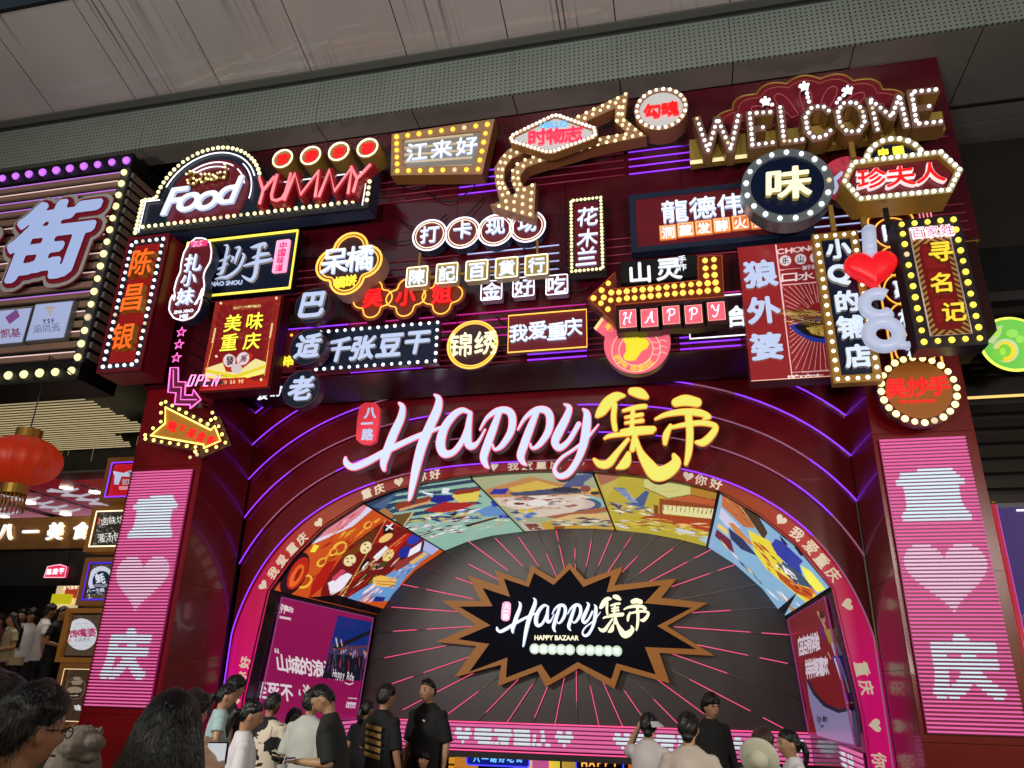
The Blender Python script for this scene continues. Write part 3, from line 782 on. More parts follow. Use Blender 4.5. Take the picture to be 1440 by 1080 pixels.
a.poly([(640, 430), (800, 365), (1060, 375), (900, 440), (720, 445)], 'A82424'); a.poly([(620, 270), (650, 290), (720, 300), (700, 315), (640, 300)], 'E8ECF4'); a.poly([(790, 255), (850, 258), (830, 290), (860, 300), (780, 300)], 'E8ECF4')
a.poly([(690, 500), (800, 480), (900, 500), (760, 520)], '183078'); a.poly([(820, 460), (910, 445), (880, 475)], '181820'); a.poly([(650, 490), (690, 480), (700, 510)], 'E8ECF0')
a.streaks([(560, 470), (1150, 400), (1100, 480), (600, 560)], 46, ['D8C060', '2A4A68', 'E0E8E8', '6090C8', 'B89040', '183060'], -8, 120, 13, 12)
a.poly([(1060, 430), (1190, 380), (1290, 470), (1100, 480)], '5C8CC4'); a.poly([(1160, 360), (1200, 350), (1240, 400), (1180, 400)], '2038B0'); a.poly([(1230, 468), (1310, 468), (1310, 492), (1220, 490)], '2038A0')
a.streaks([(480, 560), (1000, 480), (980, 590), (640, 660)], 60, ['F0E8F0', '6A2040', 'D8A8B8', '2A2038', 'E8E8F0', '98C0B0'], -10, 110, 9, 13)
a.streaks([(1000, 490), (1300, 470), (1330, 540), (1020, 590)], 16, ['A8C8A8', 'E8D8A8', 'C89060', '88B8A8'], -6, 110, 9, 14)
a.poly([(960, 545), (1210, 480), (1215, 492), (980, 560)], '3A2010')
a.build('ceiling_screen', tun, .85)
# --- feast table
a = scr(2, 210, 110, 'A8B088'); a.tf = cC
a.poly([(220, 300), (640, 180), (880, 235), (1230, 300), (1260, 380), (300, 360)], 'C08A50'); a.poly([(440, 280), (690, 215), (860, 265), (1200, 280), (1180, 320), (500, 310)], 'D8B850')
a.poly([(850, 200), (900, 270), (1000, 170), (1160, 155), (1170, 175), (1090, 230), (1080, 265), (900, 270)], '4A5A88')
a.poly([(280, 330), (330, 285), (460, 280), (420, 330)], '1C2CA0'); a.poly([(450, 320), (800, 285), (1080, 290), (1060, 320), (500, 345)], '3C4C6A')
a.ell(930, 292, 130, 22, '24303E'); a.ell(1100, 285, 45, 30, '8A4A48'); a.ell(1180, 320, 40, 14, '283028')
a.ell(1080, 420, 210, 80, '88BCB8'); a.ell(1060, 420, 175, 62, '40587A'); a.ell(1040, 415, 140, 45, 'C8B8B0')
a.poly([(330, 360), (640, 345), (1100, 330), (1100, 440), (900, 520), (640, 520), (520, 460), (380, 420)], 'D8C8B8')
a.streaks([(350, 360), (1120, 330), (1060, 430), (640, 470), (430, 430)], 60, ['E8DCC8', '90625A', 'F0E8E0', '606A78', 'C09878', 'D8D8E0', 'A04840'], 0, 150, 14, 15)
a.ell(700, 405, 90, 30, 'E8E4E0'); a.ell(520, 405, 90, 24, 'E8DCD0'); a.ell(540, 410, 50, 10, '6A3A38')
a.streaks([(460, 470), (700, 460), (620, 560), (480, 540)], 14, ['4A78B8', 'D8C040', '501818', 'C8C0B0', '304868'], 0, 110, 24, 16)
a.poly([(760, 520), (1300, 430), (1310, 470), (950, 540), (800, 530)], 'A0603A'); a.poly([(760, 560), (980, 500), (1310, 490), (1340, 560), (900, 560)], 'D8B878')
a.poly([(720, 570), (790, 560), (900, 590), (1360, 590), (1380, 640), (720, 640)], 'C8A038'); a.poly([(830, 600), (930, 600), (910, 635), (840, 635)], '8A4A20')
a.streaks([(800, 530), (1340, 530), (1360, 600), (830, 590)], 30, ['304878', 'E0D8C8', '283858', 'C0A880', '8A4A28', 'E8E0D8'], 2, 120, 14, 17)
a.poly([(540, 570), (700, 570), (770, 640), (600, 640)], 'C8C0B8'); a.poly([(580, 578), (690, 578), (740, 630), (630, 632)], '8A5038')
a.streaks([(590, 580), (690, 578), (730, 628), (640, 630)], 8, ['E8E0D8', '5A2818'], 20, 40, 12, 18)
a.build('ceiling_screen', tun, .8)
# --- old town hall
a = scr(3, 190, 120, 'B8A832'); a.tf = cD
a.poly([(50, 180), (400, 182), (110, 310)], 'A86850'); a.poly([(110, 310), (300, 240), (160, 440)], 'C0B050')
a.poly([(545, 150), (1015, 225), (1015, 410), (800, 440), (545, 330)], 'CCCC80'); a.poly([(1015, 225), (1330, 340), (1310, 470), (1015, 405)], 'B0802C')
a.line([(545, 330), (790, 440), (1015, 402), (1320, 468)], 8, '5A2A10'); a.line([(915, 200), (915, 420)], 3, '8A8A50'); a.line([(660, 320), (660, 380), (900, 360)], 3, 'A89858')
a.poly([(790, 448), (1015, 405), (1320, 468), (1310, 545), (700, 500), (700, 440)], 'B85A30'); a.poly([(700, 440), (790, 450), (1310, 520), (1310, 550), (740, 500), (740, 600), (700, 610)], '8A4018')
a.poly([(735, 505), (1305, 548), (1285, 650), (735, 590)], 'E4E0A0')
for k in range(13): a.line([(745+k*44, 505+k*3.3), (742+k*43, 560+k*4)], 7, '6A4A20')
a.poly([(640, 590), (1285, 650), (1280, 720), (800, 690), (500, 640)], 'A04018'); a.poly([(860, 640), (1280, 690), (1270, 790), (1000, 730)], 'B03C14')
a.streaks([(480, 620), (1260, 700), (1260, 800), (900, 780), (450, 690)], 44, ['D89838', 'A84818', 'E8C878', '8A3A18', 'D0A050', 'E8D8A0'], 6, 190, 14, 19)
a.poly([(230, 330), (350, 330), (440, 460), (560, 360), (600, 370), (540, 530), (440, 510), (380, 450)], '3C5688')
for k in range(6): a.line([(250+k*18, 335), (420+k*12, 480)], 4, 'A8C0E8')
a.poly([(190, 480), (330, 500), (300, 550)], '3A4468'); a.poly([(330, 470), (600, 530), (470, 560)], '50688A')
a.streaks([(180, 460), (660, 560), (640, 620), (260, 600)], 40, ['E0DCD8', '44588A', 'E8E4C0', '8A4A50', 'C8B050', '28344E'], 8, 110, 14, 20)
a.poly([(640, 500), (690, 510), (690, 600), (650, 590)], '7A4018'); a.streaks([(260, 640), (800, 720), (780, 770), (280, 750)], 30, ['D8CC50', 'C8B840', '8A6020', 'E8E8B0', 'D0D0E0'], 4, 120, 12, 21)
a.poly([(870, 740), (1070, 780), (1050, 800), (880, 790)], 'C8D4E0'); a.poly([(1090, 850), (1250, 830), (1240, 930)], 'A8CCD8'); a.streaks([(800, 770), (1200, 810), (1150, 880)], 18, ['E8D8A0', 'C8A050', 'A8C8D0', 'E8E8D8'], 12, 110, 12, 22)
a.build('ceiling_screen', tun, .85)
# --- beach and bear-less sea scene: people, hats, cloth
a = scr(4, 190, 190, '82AED0'); a.tf = cE
a.poly([(85, 60), (165, 90), (330, 320), (330, 340), (250, 330), (80, 170)], 'B8683A'); a.streaks([(90, 80), (160, 100), (310, 320), (230, 300)], 16, ['8A4420', 'D08048', 'A05A30'], 48, 80, 10, 23)
a.poly([(165, 90), (330, 190), (430, 375), (400, 430)], '3E3026'); a.line([(170, 92), (400, 430)], 4, 'B8A878')
a.poly([(75, 180), (180, 290), (230, 340), (120, 330), (60, 260)], 'C8C8E0'); a.poly([(55, 300), (120, 350), (130, 400), (50, 330)], 'E8C860'); a.poly([(40, 345), (150, 430), (180, 540), (30, 400)], '6A1838')
a.poly([(130, 335), (240, 420), (350, 550), (230, 500), (150, 420)], '22305A'); a.poly([(130, 300), (170, 300), (320, 460), (300, 470), (190, 380)], 'C88048')
a.poly([(280, 350), (450, 440), (500, 540), (800, 850), (740, 920), (420, 650), (330, 520)], 'E2D23C')
a.streaks([(300, 420), (480, 520), (780, 860), (720, 910), (400, 640)], 30, ['F0E860', 'D0A838', 'C87030', 'E8E060', 'B05A28'], 48, 140, 16, 24)
a.poly([(455, 460), (490, 420), (540, 440), (700, 590), (670, 620), (690, 690), (620, 650), (500, 540)], '2A3A9E'); a.poly([(520, 390), (585, 465), (570, 470), (530, 430)], '14182E'); a.poly([(630, 450), (700, 550), (680, 550), (630, 480)], '14182E')
a.poly([(490, 350), (520, 360), (600, 440), (640, 440), (700, 520), (640, 450), (560, 400)], 'C4D0EC')
a.poly([(680, 620), (760, 670), (870, 800), (810, 830), (720, 730)], 'F0EC54'); a.poly([(540, 590), (680, 680), (780, 800), (640, 760), (530, 650)], '38506E')
a.streaks([(460, 540), (640, 700), (700, 780), (520, 670)], 22, ['F0F0F4', '2A1610', 'E8E8F0', '6A2A14'], 45, 90, 13, 25)
a.poly([(480, 650), (660, 770), (780, 810), (760, 880), (640, 830), (520, 720)], 'B04818'); a.streaks([(600, 760), (800, 800), (760, 890)], 18, ['D86828', '8A2A10', 'E89038'], 38, 90, 13, 26)
a.streaks([(40, 400), (180, 540), (400, 760), (600, 1000), (500, 880), (200, 580)], 60, ['F0E8F0', '2A3A6A', '8A3A50', 'E0C070', '202030', '90B8D8'], 48, 130, 10, 27)
a.streaks([(500, 800), (640, 900), (700, 950), (620, 1000)], 24, ['E2D23C', 'E8E8F0', 'B87838', '82AED0'], 50, 130, 12, 28)
a.build('ceiling_screen', tun, .9)
for i in range(6):
    tube('screen_joint', [tpos(fs[i], YF, .03), tpos(fs[i], YB-.02, .03)], .018, BLACK, tun, seg=4)
# ---------------------------------------------------------------- side posters
s0, s1 = _d[0], _d[2]
def sp(z_lo, z_hi, y0, y1, left):
    def fn(u, v):
        z = z_hi+(z_lo-z_hi)*v; t = u if left else 1-u
        y = y0+(y1-y0)*t
        if left: s_ = np.interp(z, [0, 1.37, 3.0], [0, _d[1], _d[2]])
        else: s_ = np.interp(z, [0, 1.4, 3.0], [_d[-1], _d[-2], _d[-3]])
        return tpos(s_, y, .03)
    return fn
a = Art(sp(.96, 2.93, 11.95, 15.6, True), 260, 260, '98105A'); c6 = lambda p: (300+p[0]/4, 810+p[1]/4); a.tf = c6
a.text('happy', (340, 150), (24, 8), (-4, -52), 'F4E8F0', .03, .62); a.text('集市', (412, 182), (26, 8), (-3, -34), 'F4E8F0', .05)
a.ell(352, 196, 26, 22, 'F4E8F0', 10, 0, 180); a.ell(354, 190, 22, 18, '8A1050', 10, 0, 180); a.poly([(372, 224), (438, 236), (436, 250), (371, 238)], 'E8D8E8')
a.text('“', (357, 420), (50, 10), (-10, -80), 'F4E8F0', .03)
a.text('山城的浪漫', (388, 490), (66, 10), (-10, -96), 'F4EAF4', .035, 1.02)
a.text('至死不', (268, 640), (66, 8), (-10, -96), 'F4EAF4', .035, 1.1); a.text('‘渝’', (485, 655), (44, 4), (-8, -96), 'F4EAF4', .035)
ph = [(700, 222), (905, 262), (825, 590), (612, 575)]
a.poly(ph, '0C2C82'); a.poly([(668, 380), (888, 400), (825, 590), (612, 575)], '3A3A68'); a.poly([(655, 440), (872, 450), (825, 590), (612, 575)], '141226')
a.streaks([(665, 400), (880, 420), (870, 450), (655, 440)], 30, ['E8A070', '2A2A50', 'C05840', '8A90C0', '1A1838'], 90, 44, 10, 30)
a.streaks([(655, 450), (870, 456), (840, 560), (640, 540)], 26, ['8A3030', '283868', '50406A', '0C0C18'], 96, 80, 9, 31)
a.poly([(668, 400), (890, 300), (894, 320), (700, 412)], '14141E'); a.poly([(690, 408), (870, 390), (868, 400), (690, 418)], '703848'); a.line([(700, 400), (690, 350)], 8, 'C8C8D8'); a.line([(725, 395), (718, 360)], 7, 'C8A0A0')
a.text('Happy Rde', (680, 545), (17, 3.5), (6, -44), 'F4F0F8', .02, .78); a.ell(765, 596, 26, 16, 'F0E0F0', 0, 10, 170); a.ell(765, 592, 24, 13, '8A1050', 0, 0, 180)
a.poly([(750, 708), (803, 712), (798, 745), (745, 740)], 'E8D8E8'); a.line([(756, 686), (806, 690)], 6, 'E0C8D8'); a.text('happy', (756, 724), (10, 1), (-1, -22), '8A1050', .03)
a.build('poster', tun, .55)
a = Art(sp(.96, 2.93, 12.1, 15.6, False), 240, 270, '7E0E18'); a.tf = lambda p: (1100+p[0]/4.695, 830+p[1]/4.695)
a.poly([(160, 590), (200, 680), (270, 760), (370, 805), (440, 790), (480, 720), (500, 640), (510, 600), (560, 720), (660, 1100), (240, 1000), (180, 740)], '8E88B4')
a.poly([(160, 600), (205, 690), (275, 768), (370, 812), (445, 796), (490, 720), (510, 610), (498, 600), (478, 700), (435, 772), (370, 786), (285, 745), (215, 670), (172, 590)], '1A1A38')
a.text('店店有体验', (120, 370), (30, -9), (-14, -120), 'E8DCEC', .05, .92)
a.text('样样都喜欢', (170, 520), (32, -6), (-12, -120), 'E8DCEC', .05, .92)
a.line([(232, 140), (285, 250)], 13, 'C89080'); a.line([(303, 130), (335, 300)], 13, 'C89080'); a.ell(268, 190, 16, 30, 'B08070', -10); a.ell(262, 165, 17, 24, '3A1410'); a.poly([(245, 215), (265, 260), (290, 340), (262, 300)], '4A1A90')
a.poly([(275, 260), (320, 255), (345, 360), (310, 350)], 'A88A48'); a.line([(330, 350), (360, 440)], 20, 'B8B0C0'); a.poly([(330, 440), (375, 425), (425, 600), (390, 600)], '2038B0'); a.line([(345, 450), (395, 610)], 8, 'E0E0F0'); a.line([(385, 430), (430, 600)], 8, 'E0E0F0')
a.line([(395, 610), (430, 745)], 9, 'D8D8F0'); a.line([(430, 600), (455, 740)], 9, 'D8D8F0'); a.ell(405, 470, 14, 44, '4A1A80', -12); a.poly([(400, 680), (460, 670), (465, 730), (420, 740)], '6A2080'); a.line([(300, 410), (320, 450)], 8, 'C89080')
a.line([(470, 730), (485, 810)], 8, '1A1A50'); a.line([(430, 770), (440, 800)], 6, '1A1A50')
a.text('happy', (233, 840), (9, 3), (4, -50), '20203A', .03, .7); a.text('集市', (275, 850), (16, 4), (3, -40), '20203A', .05); a.ell(262, 885, 12, 22, '20203A', -10, 0, 180); a.ell(262, 880, 9, 16, '8E88B4', -10, 0, 180)
a.poly([(480, 895), (612, 920), (622, 1000), (492, 965)], '7A1040'); a.text('好吃又好玩', (510, 940), (21, 5), (6, -40), 'E8DCEC', .04, .95); a.line([(505, 838), (572, 848)], 8, '3A3860'); a.line([(530, 872), (590, 884)], 8, '3A3860')
a.build('poster', tun, .5)
for left in (True, False):
    fn = sp(.96, 2.93, 11.95 if left else 12.1, 15.6, left)
    e = [fn(0, 0), fn(1, 0), fn(1, 1), fn(0, 1)]
    tube('poster_frame', e, .014, mat('frame_lilac', '8A5A90', .4, em='A03880', es=.5), tun, True, 4)
# ---------------------------------------------------------------- back wall of radiating panels
BW = mat('back_wall_panel', '4C484C', .34, .05, noise=.1, nscale=1.2)
SC = xz((810, 872), YB)
rc = [rear(p) for p in CFs if p[1] > .9 or True]
wall = [(p[0], max(p[1], .5)) for p in rc]
NR = 38
ring_pts = []
for k in range(NR):
    t = 2*math.pi*(k+.5)/NR; dx, dz = 1.32*math.cos(t), math.sin(t); L = math.hypot(dx, dz); dx, dz = dx/L, dz/L
    best = 99
    poly_ = wall
    for i in range(len(poly_)):
        (x0, z0), (x1, z1) = poly_[i-1], poly_[i]
        den = dx*(z1-z0)-dz*(x1-x0)
        if abs(den) < 1e-9: continue
        tt = ((x0-SC[0])*(z1-z0)-(z0-SC[1])*(x1-x0))/den; uu = ((x0-SC[0])*dz-(z0-SC[1])*dx)/den
        if tt > 0 and -1e-6 <= uu <= 1+1e-6: best = min(best, tt)
    ring_pts.append((SC[0]+dx*best, SC[1]+dz*best, math.atan2(dz, dx)))
def between(a, b):   # outline vertices between two rays
    o = []
    for p in wall:
        w = math.atan2(p[1]-SC[1], p[0]-SC[0]); d = (w-a) % (2*math.pi)
        if 0 < d < (b-a) % (2*math.pi): o.append((d, p))
    return [p for _, p in sorted(o)]
rr = random.Random(3)
bwall = thing('radiating_wall', 'dark grey back wall of wedge panels with pink light rays around the starburst', 'wall', (SC[0], YB, .5))
REDL = lit('ray_pink_light', 'F05A80', 1.0); RAYM = mat('ray_metal', 'B8AC9C', .35, .5)
for k in range(NR):
    a, b = ring_pts[k], ring_pts[(k+1) % NR]
    loop = [SC, (a[0], a[1])]+between(a[2], b[2])+[(b[0], b[1])]
    cxx = sum(p[0] for p in loop)/len(loop); czz = sum(p[1] for p in loop)/len(loop)
    loop = [(cxx+(p[0]-cxx)*.985, czz+(p[1]-czz)*.985) for p in loop]
    tlt = rr.uniform(-.01, .01)
    prism('wedge_panel', [loop], YB+.0+tlt, YB+.06, BW, BLACK, bwall)
    d = math.hypot(a[0]-SC[0], a[1]-SC[1]); ux, uz = (a[0]-SC[0])/d, (a[1]-SC[1])/d
    ray = tube('ray', [(SC[0]+ux*.8, YB-.03, SC[1]+uz*.8), (a[0], YB-.03, a[1])], .008, RAYM, bwall, seg=4)
    t0 = rr.uniform(.36, .62); t1 = min(.99, t0+rr.uniform(.18, .42))
    tube('light', [(SC[0]+ux*d*t0, YB-.04, SC[1]+uz*d*t0), (SC[0]+ux*d*t1, YB-.04, SC[1]+uz*d*t1)], .008, REDL, ray, seg=4)
    if rr.random() < .5:
        t0 = t1+.05; t1 = min(.99, t0+.12)
        if t1 > t0+.03: tube('light', [(SC[0]+ux*d*t0, YB-.04, SC[1]+uz*d*t0), (SC[0]+ux*d*t1, YB-.04, SC[1]+uz*d*t1)], .008, REDL, ray, seg=4)
box('backing', -6.9, 2.2, YB+.08, YB+.12, .5, 4.9, BLACK, bwall)
# starburst sign
cS = lambda p: (600+p[0]/3.4286, 770+p[1]/3.4286)
YS = YB-.28
star = thing('starburst_sign', 'navy and orange starburst sign on the grey back wall of the entrance', 'sign', (SC[0], YS, SC[1]-.9))
outp = [(690, 75), (765, 155), (948, 92), (905, 182), (1205, 150), (1130, 243), (1355, 268), (1158, 378), (1388, 522), (1122, 508), (1172, 655), (935, 590), (905, 680), (735, 582), (575, 672), (535, 595), (345, 668), (360, 565), (135, 625), (240, 475), (45, 455), (240, 372), (75, 256), (262, 258), (200, 135), (352, 185), (330, 110), (480, 165), (505, 85), (615, 150)]
inp = [(690, 105), (755, 190), (890, 135), (868, 215), (1130, 182), (1050, 268), (1280, 290), (1112, 378), (1300, 490), (1052, 480), (1105, 612), (915, 558), (890, 635), (728, 552), (598, 632), (552, 563), (382, 628), (390, 530), (205, 600), (302, 465), (150, 442), (308, 375), (155, 285), (318, 283), (270, 195), (402, 238), (372, 150), (492, 190), (518, 122), (612, 180)]
po = [xz(cS(p), YS) for p in outp]; pi_ = [xz(cS(p), YS-.01) for p in inp]
prism('burst_frame', [po, pi_], YS-.02, YS+.2, mat('orange_paint', '8A5614', .45, em='8A5414', es=.5), GOLDP, star)  # border paint also glows a little, to brighten it
prism('burst_panel', [pi_], YS+.02, YS+.18, mat('burst_black_navy', '04061A', .7), NAVY, star); MATS['burst_black_navy'].node_tree.nodes['Principled BSDF'].inputs['Specular IOR Level'].default_value = .15
# ---------------------------------------------------------------- brush lettering "Happy 集市"
STROKES = {
 'H': [[(235, 95, 8), (247, 110, 18), (240, 150, 26), (215, 205, 30), (192, 265, 30), (178, 310, 24), (180, 335, 12)], [(40, 292, 8), (44, 312, 20), (70, 326, 22), (120, 306, 24), (200, 262, 20), (300, 215, 17), (360, 192, 12), (400, 176, 5)],
       [(362, 64, 5), (378, 80, 20), (372, 120, 30), (345, 180, 32), (318, 245, 33), (300, 310, 30), (287, 370, 24), (275, 430, 14), (270, 445, 6)]],
 'a': [[(488, 128, 12), (462, 120, 18), (430, 140, 24), (398, 185, 28), (384, 240, 32), (396, 276, 28), (430, 272, 20), (462, 232, 18), (484, 180, 18)], [(492, 130, 14), (484, 190, 24), (484, 240, 26), (500, 250, 22), (522, 232, 10), (545, 190, 5)]],
 'p': [[(527, 190, 5), (552, 148, 12), (590, 122, 20), (628, 122, 24), (644, 148, 26), (638, 198, 24), (606, 248, 18), (580, 262, 8), (572, 245, 6)], [(596, 130, 18), (574, 190, 26), (552, 250, 28), (540, 290, 26), (548, 318, 16), (558, 328, 6)]],
 'p2': [[(664, 190, 5), (690, 148, 12), (728, 120, 20), (764, 120, 24), (780, 146, 26), (774, 196, 24), (742, 244, 18), (716, 258, 8), (708, 242, 6)], [(732, 128, 18), (708, 186, 26), (686, 246, 28), (674, 284, 26), (682, 308, 16), (694, 318, 6)]],
 'y': [[(832, 98, 5), (850, 112, 18), (838, 150, 26), (812, 200, 30), (798, 236, 26), (816, 256, 22), (850, 228, 16), (884, 170, 16)], [(900, 116, 6), (914, 134, 22), (912, 180, 30), (902, 240, 28), (880, 300, 22), (846, 348, 22), (812, 358, 18), (796, 332, 12), (820, 294, 10), (866, 262, 9), (910, 226, 9), (955, 172, 4)]],
 'ji': [[(1048, 68, 10), (1020, 70, 30), (990, 92, 38), (968, 122, 34), (952, 140, 16)], [(1014, 100, 18), (1010, 150, 18), (1016, 190, 16)], [(1076, 52, 26), (1104, 58, 36), (1128, 72, 18)], [(1046, 122, 10), (1090, 110, 16), (1124, 106, 16)],
        [(1054, 146, 10), (1112, 136, 14)], [(1054, 166, 10), (1114, 158, 14)], [(1040, 196, 12), (1092, 188, 16), (1154, 188, 20)], [(1080, 118, 14), (1076, 190, 14)], [(978, 222, 8), (1000, 212, 14), (1060, 206, 14), (1150, 200, 10)],
        [(1090, 200, 18), (1078, 262, 18)], [(1062, 226, 12), (1026, 270, 18), (992, 312, 28), (962, 316, 24), (940, 298, 10)], [(1064, 276, 14), (1052, 312, 34), (1022, 330, 6)], [(1092, 224, 12), (1106, 270, 22), (1136, 318, 42), (1166, 350, 52), (1206, 340, 48), (1236, 310, 34), (1228, 282, 12)]],
 'shi': [[(1236, 92, 30), (1270, 84, 38), (1312, 92, 32)], [(1162, 152, 8), (1200, 136, 16), (1262, 126, 22), (1322, 130, 24), (1356, 144, 14), (1336, 152, 8)], [(1216, 176, 12), (1200, 210, 22), (1196, 240, 14)],
         [(1212, 184, 10), (1270, 172, 16), (1330, 166, 18), (1378, 178, 18), (1366, 208, 24), (1336, 236, 26), (1310, 236, 12)], [(1280, 132, 24), (1286, 200, 24), (1282, 270, 22), (1272, 314, 12)]],
}
def stroke_loops(keys, grow=0., cell=2.2):
    caps = []
    for k in keys:
        for st in STROKES[k]:
            P = []
            for i in range(len(st)-1):      # smooth the centre line
                p0 = st[max(0, i-1)]; p1 = st[i]; p2 = st[i+1]; p3 = st[min(len(st)-1, i+2)]
                for q in range(6):
                    t = q/6; P.append(tuple(.5*((2*p1[j])+(-p0[j]+p2[j])*t+(2*p0[j]-5*p1[j]+4*p2[j]-p3[j])*t*t+(-p0[j]+3*p1[j]-3*p2[j]+p3[j])*t**3) for j in range(3)))
            P.append(st[-1]); caps += list(zip(P[:-1], P[1:]))
    A = np.array([p for c in caps for p in c]); x0, y0 = A[:, 0].min()-40, A[:, 1].min()-40; x1, y1 = A[:, 0].max()+40, A[:, 1].max()+40
    nx, ny = int((x1-x0)/cell), int((y1-y0)/cell); X, Y = np.meshgrid(x0+np.arange(nx)*cell, y0+np.arange(ny)*cell); D = np.full(X.shape, 1e3)
    for (ax, ay, aw), (bx, by, bw) in caps:
        R = max(aw, bw)/2+30; i0, i1 = int((min(ax, bx)-R-x0)/cell), int((max(ax, bx)+R-x0)/cell)+1; j0, j1 = int((min(ay, by)-R-y0)/cell), int((max(ay, by)+R-y0)/cell)+1
        i0, j0 = max(0, i0), max(0, j0); xs, ys = X[j0:j1, i0:i1], Y[j0:j1, i0:i1]
        L2 = (bx-ax)**2+(by-ay)**2+1e-9; t = np.clip(((xs-ax)*(bx-ax)+(ys-ay)*(by-ay))/L2, 0, 1)
        d = np.hypot(xs-ax-t*(bx-ax), ys-ay-t*(by-ay))-(aw+(bw-aw)*t)/2
        D[j0:j1, i0:i1] = np.minimum(D[j0:j1, i0:i1], d)
    L = contours(np.clip(grow-D, -20, 20), 0., .12)
    return [[(x0+x*cell, y0+y*cell) for x, y in l] for l in L]
def happy(parent, tf, Y, depth, white, whs, yel, yels, rimw, rimy, grow):
    for k, nm in (('H', 'letter'), ('a', 'letter'), ('p', 'letter'), ('p2', 'letter'), ('y', 'letter'), ('ji', 'character'), ('shi', 'character')):
        cn = nm == 'character'
        L = [[xz(tf(p), Y) for p in l] for l in stroke_loops([k])]
        o = prism(nm, L, Y, Y+depth, yel if cn else white, yels if cn else whs, parent)
        if rimw:
            L2 = [[xz(tf(p), Y) for p in l] for l in stroke_loops([k], grow)]
            q = prism('outline', L2, Y+.012, Y+depth+.01, rimy if cn else rimw, yels if cn else whs, None); q.parent = o; q.location = (0, 0, 0)
cH = lambda p: (470+p[0]/2.5714, 530+p[1]/2.5714)
YH = 10.75
hs = thing('gate_title_lettering', 'huge white brush word Happy with two yellow characters above the arch', 'sign', (*xz((740, 690), YH)[:1], YH, xz((740, 690), YH)[1]))
happy(hs, cH, YH, .16, lit('title_white_face', 'D0DCF8', 1.0, c='606878'), mat('title_side_mauve', '9A7A8C', .4, noise=.1), lit('title_yellow_face', 'ECE668', .95, c='707030'), mat('title_side_ochre', '8A5A20', .4), lit('title_pink_rim', 'F05878', .8), lit('title_orange_rim', 'E87A28', .6), 3.0)
def badge(parent, tf, Y, face, es, k=1):
    L = [(92, 105), (112, 92), (150, 94), (163, 112), (160, 175), (150, 232), (128, 245), (96, 242), (78, 225), (82, 160)]
    P = [xz(tf(p), Y) for p in L]; P = [tuple(v) for v in along(P, 40)]
    prism('badge', [P], Y, Y+.08*k, face, face, parent)
    p = [tf((130, 130)), tf((118, 168)), tf((120, 208))]; h = abs(tf((0, 44))[1]-tf((0, 0))[1])
    for ch, q in zip('八一路', p): chars(parent, ch, q, q, h, Y-.012*k, L_SOFT if k == 1 else L_WHITE, depth=.01, bold=.05)
badge(hs, cH, YH, lit('badge_red', 'D83848', .6), 1)
for x in (600, 720, 860, 950):
    p = xz((x, 600), YH+.2); box('bracket', p[0]-.02, p[0]+.02, YH+.17, 11.2, p[1]-.02, p[1]+.02, BLACK, hs)
cS2 = lambda p: (600+(335+(p[0]-35)*(1075-335)/(1390-35))/3.4286, 770+(242+(p[1]-62)*(478-242)/(445-62))/3.4286)
happy(star, cS2, YS-.1, .08, L_WHITE, L_SOFT, L_CREAM, L_CREAM, None, None, 0)
badge(star, cS2, YS-.1, L_PINK, 1, .5)
word(star, 'HAPPY BAZAAR', cS((520, 445)), cS((732, 447)), YS-.02, L_CREAM, .035)
for i, ch in enumerate('店店有体验样样好喜欢'):
    x = 520+i*42.5 if i < 5 else 745+(i-5)*43; y = 488+(i*1.2)
    p = xz(cS((x, y)), YS-.03); prism('disc', [circ(p[0], p[1], .1, 20)], YS-.03, YS+.01, lit('disc_green_white', 'B8CCB8', .7), None, star)
    chars(star, ch, cS((x, y)), cS((x, y)), 10, YS-.045, L_WHITE, depth=.01, bold=.02)
for x in (760, 860): 
    p = xz((x, 870), YS); box('bracket', p[0]-.03, p[0]+.03, YS+.2, YB-.05, p[1]-.03, p[1]+.03, BLACK, star)
# ---------------------------------------------------------------- LED band under the back wall, wrapping along both side walls
zt = .9; zb = U(628, 1051, Y=YB-.1)[2]
def hmarks(items):
    L = []
    for ch, x, w in items:
        if ch == '❤': L.append(cross_heart(x, (zt+zb)/2-.01, w, (zt-zb)*.62))
        else: L += [[p for p in l] for l in place(glyph(ch, .05), x, (zt+zb)/2-.01, (zt-zb)*.66, 1.25)]
    return L
mk = []
for px in (628, 850, 1090): 
    x = xz((px+26, 1034), YB)[0]; mk.append(('❤', x-.0, .36))
    for j, ch in enumerate('我爱重庆'): mk.append((ch, x+.42+.38*j, 1))
    mk.append(('❤', x+.42+.38*4+.06, .36))
mk2 = []
for x in (-6.2,):
    mk2.append(('❤', x, .36))
    for j, ch in enumerate('我爱重庆'): mk2.append((ch, x+.42+.38*j, 1))
mk = [m for m in mk if m[1] < 1.8]
louvre('led_band', 'long pink led band with white hearts and characters under the back wall', -6.62, 2.0, zb, zt, YB-.14, 6, hmarks(mk+[]), .024, cat='led band')
for z in (zt+.02, zb-.03): tube('edge_light', [(-6.6, YB-.12, z), (2.0, YB-.12, z)], .012, lit('edge_pink', 'F0508A', 1.2), tun, seg=4)
mkR = [('❤', 12.6, .4)]+[(ch, 13.1+.4*j, 1) for j, ch in enumerate('我爱重庆')]
def yawR(p): x, y, z = p; t = (x-YF)/(YB-YF); return (2.16-.09*t-(YB-y)*.3, x, z)
def yawL(p): x, y, z = p; return (-6.86+.16*(x-YF)/4.2+(YB-y)*.3, x, z)
louvre('led_band', 'pink led band below the red poster on the right tunnel wall', 11.75, 15.6, zb, zt, YB-.14, 6, hmarks(mkR), .024, cat='led band', yaw=yawR)
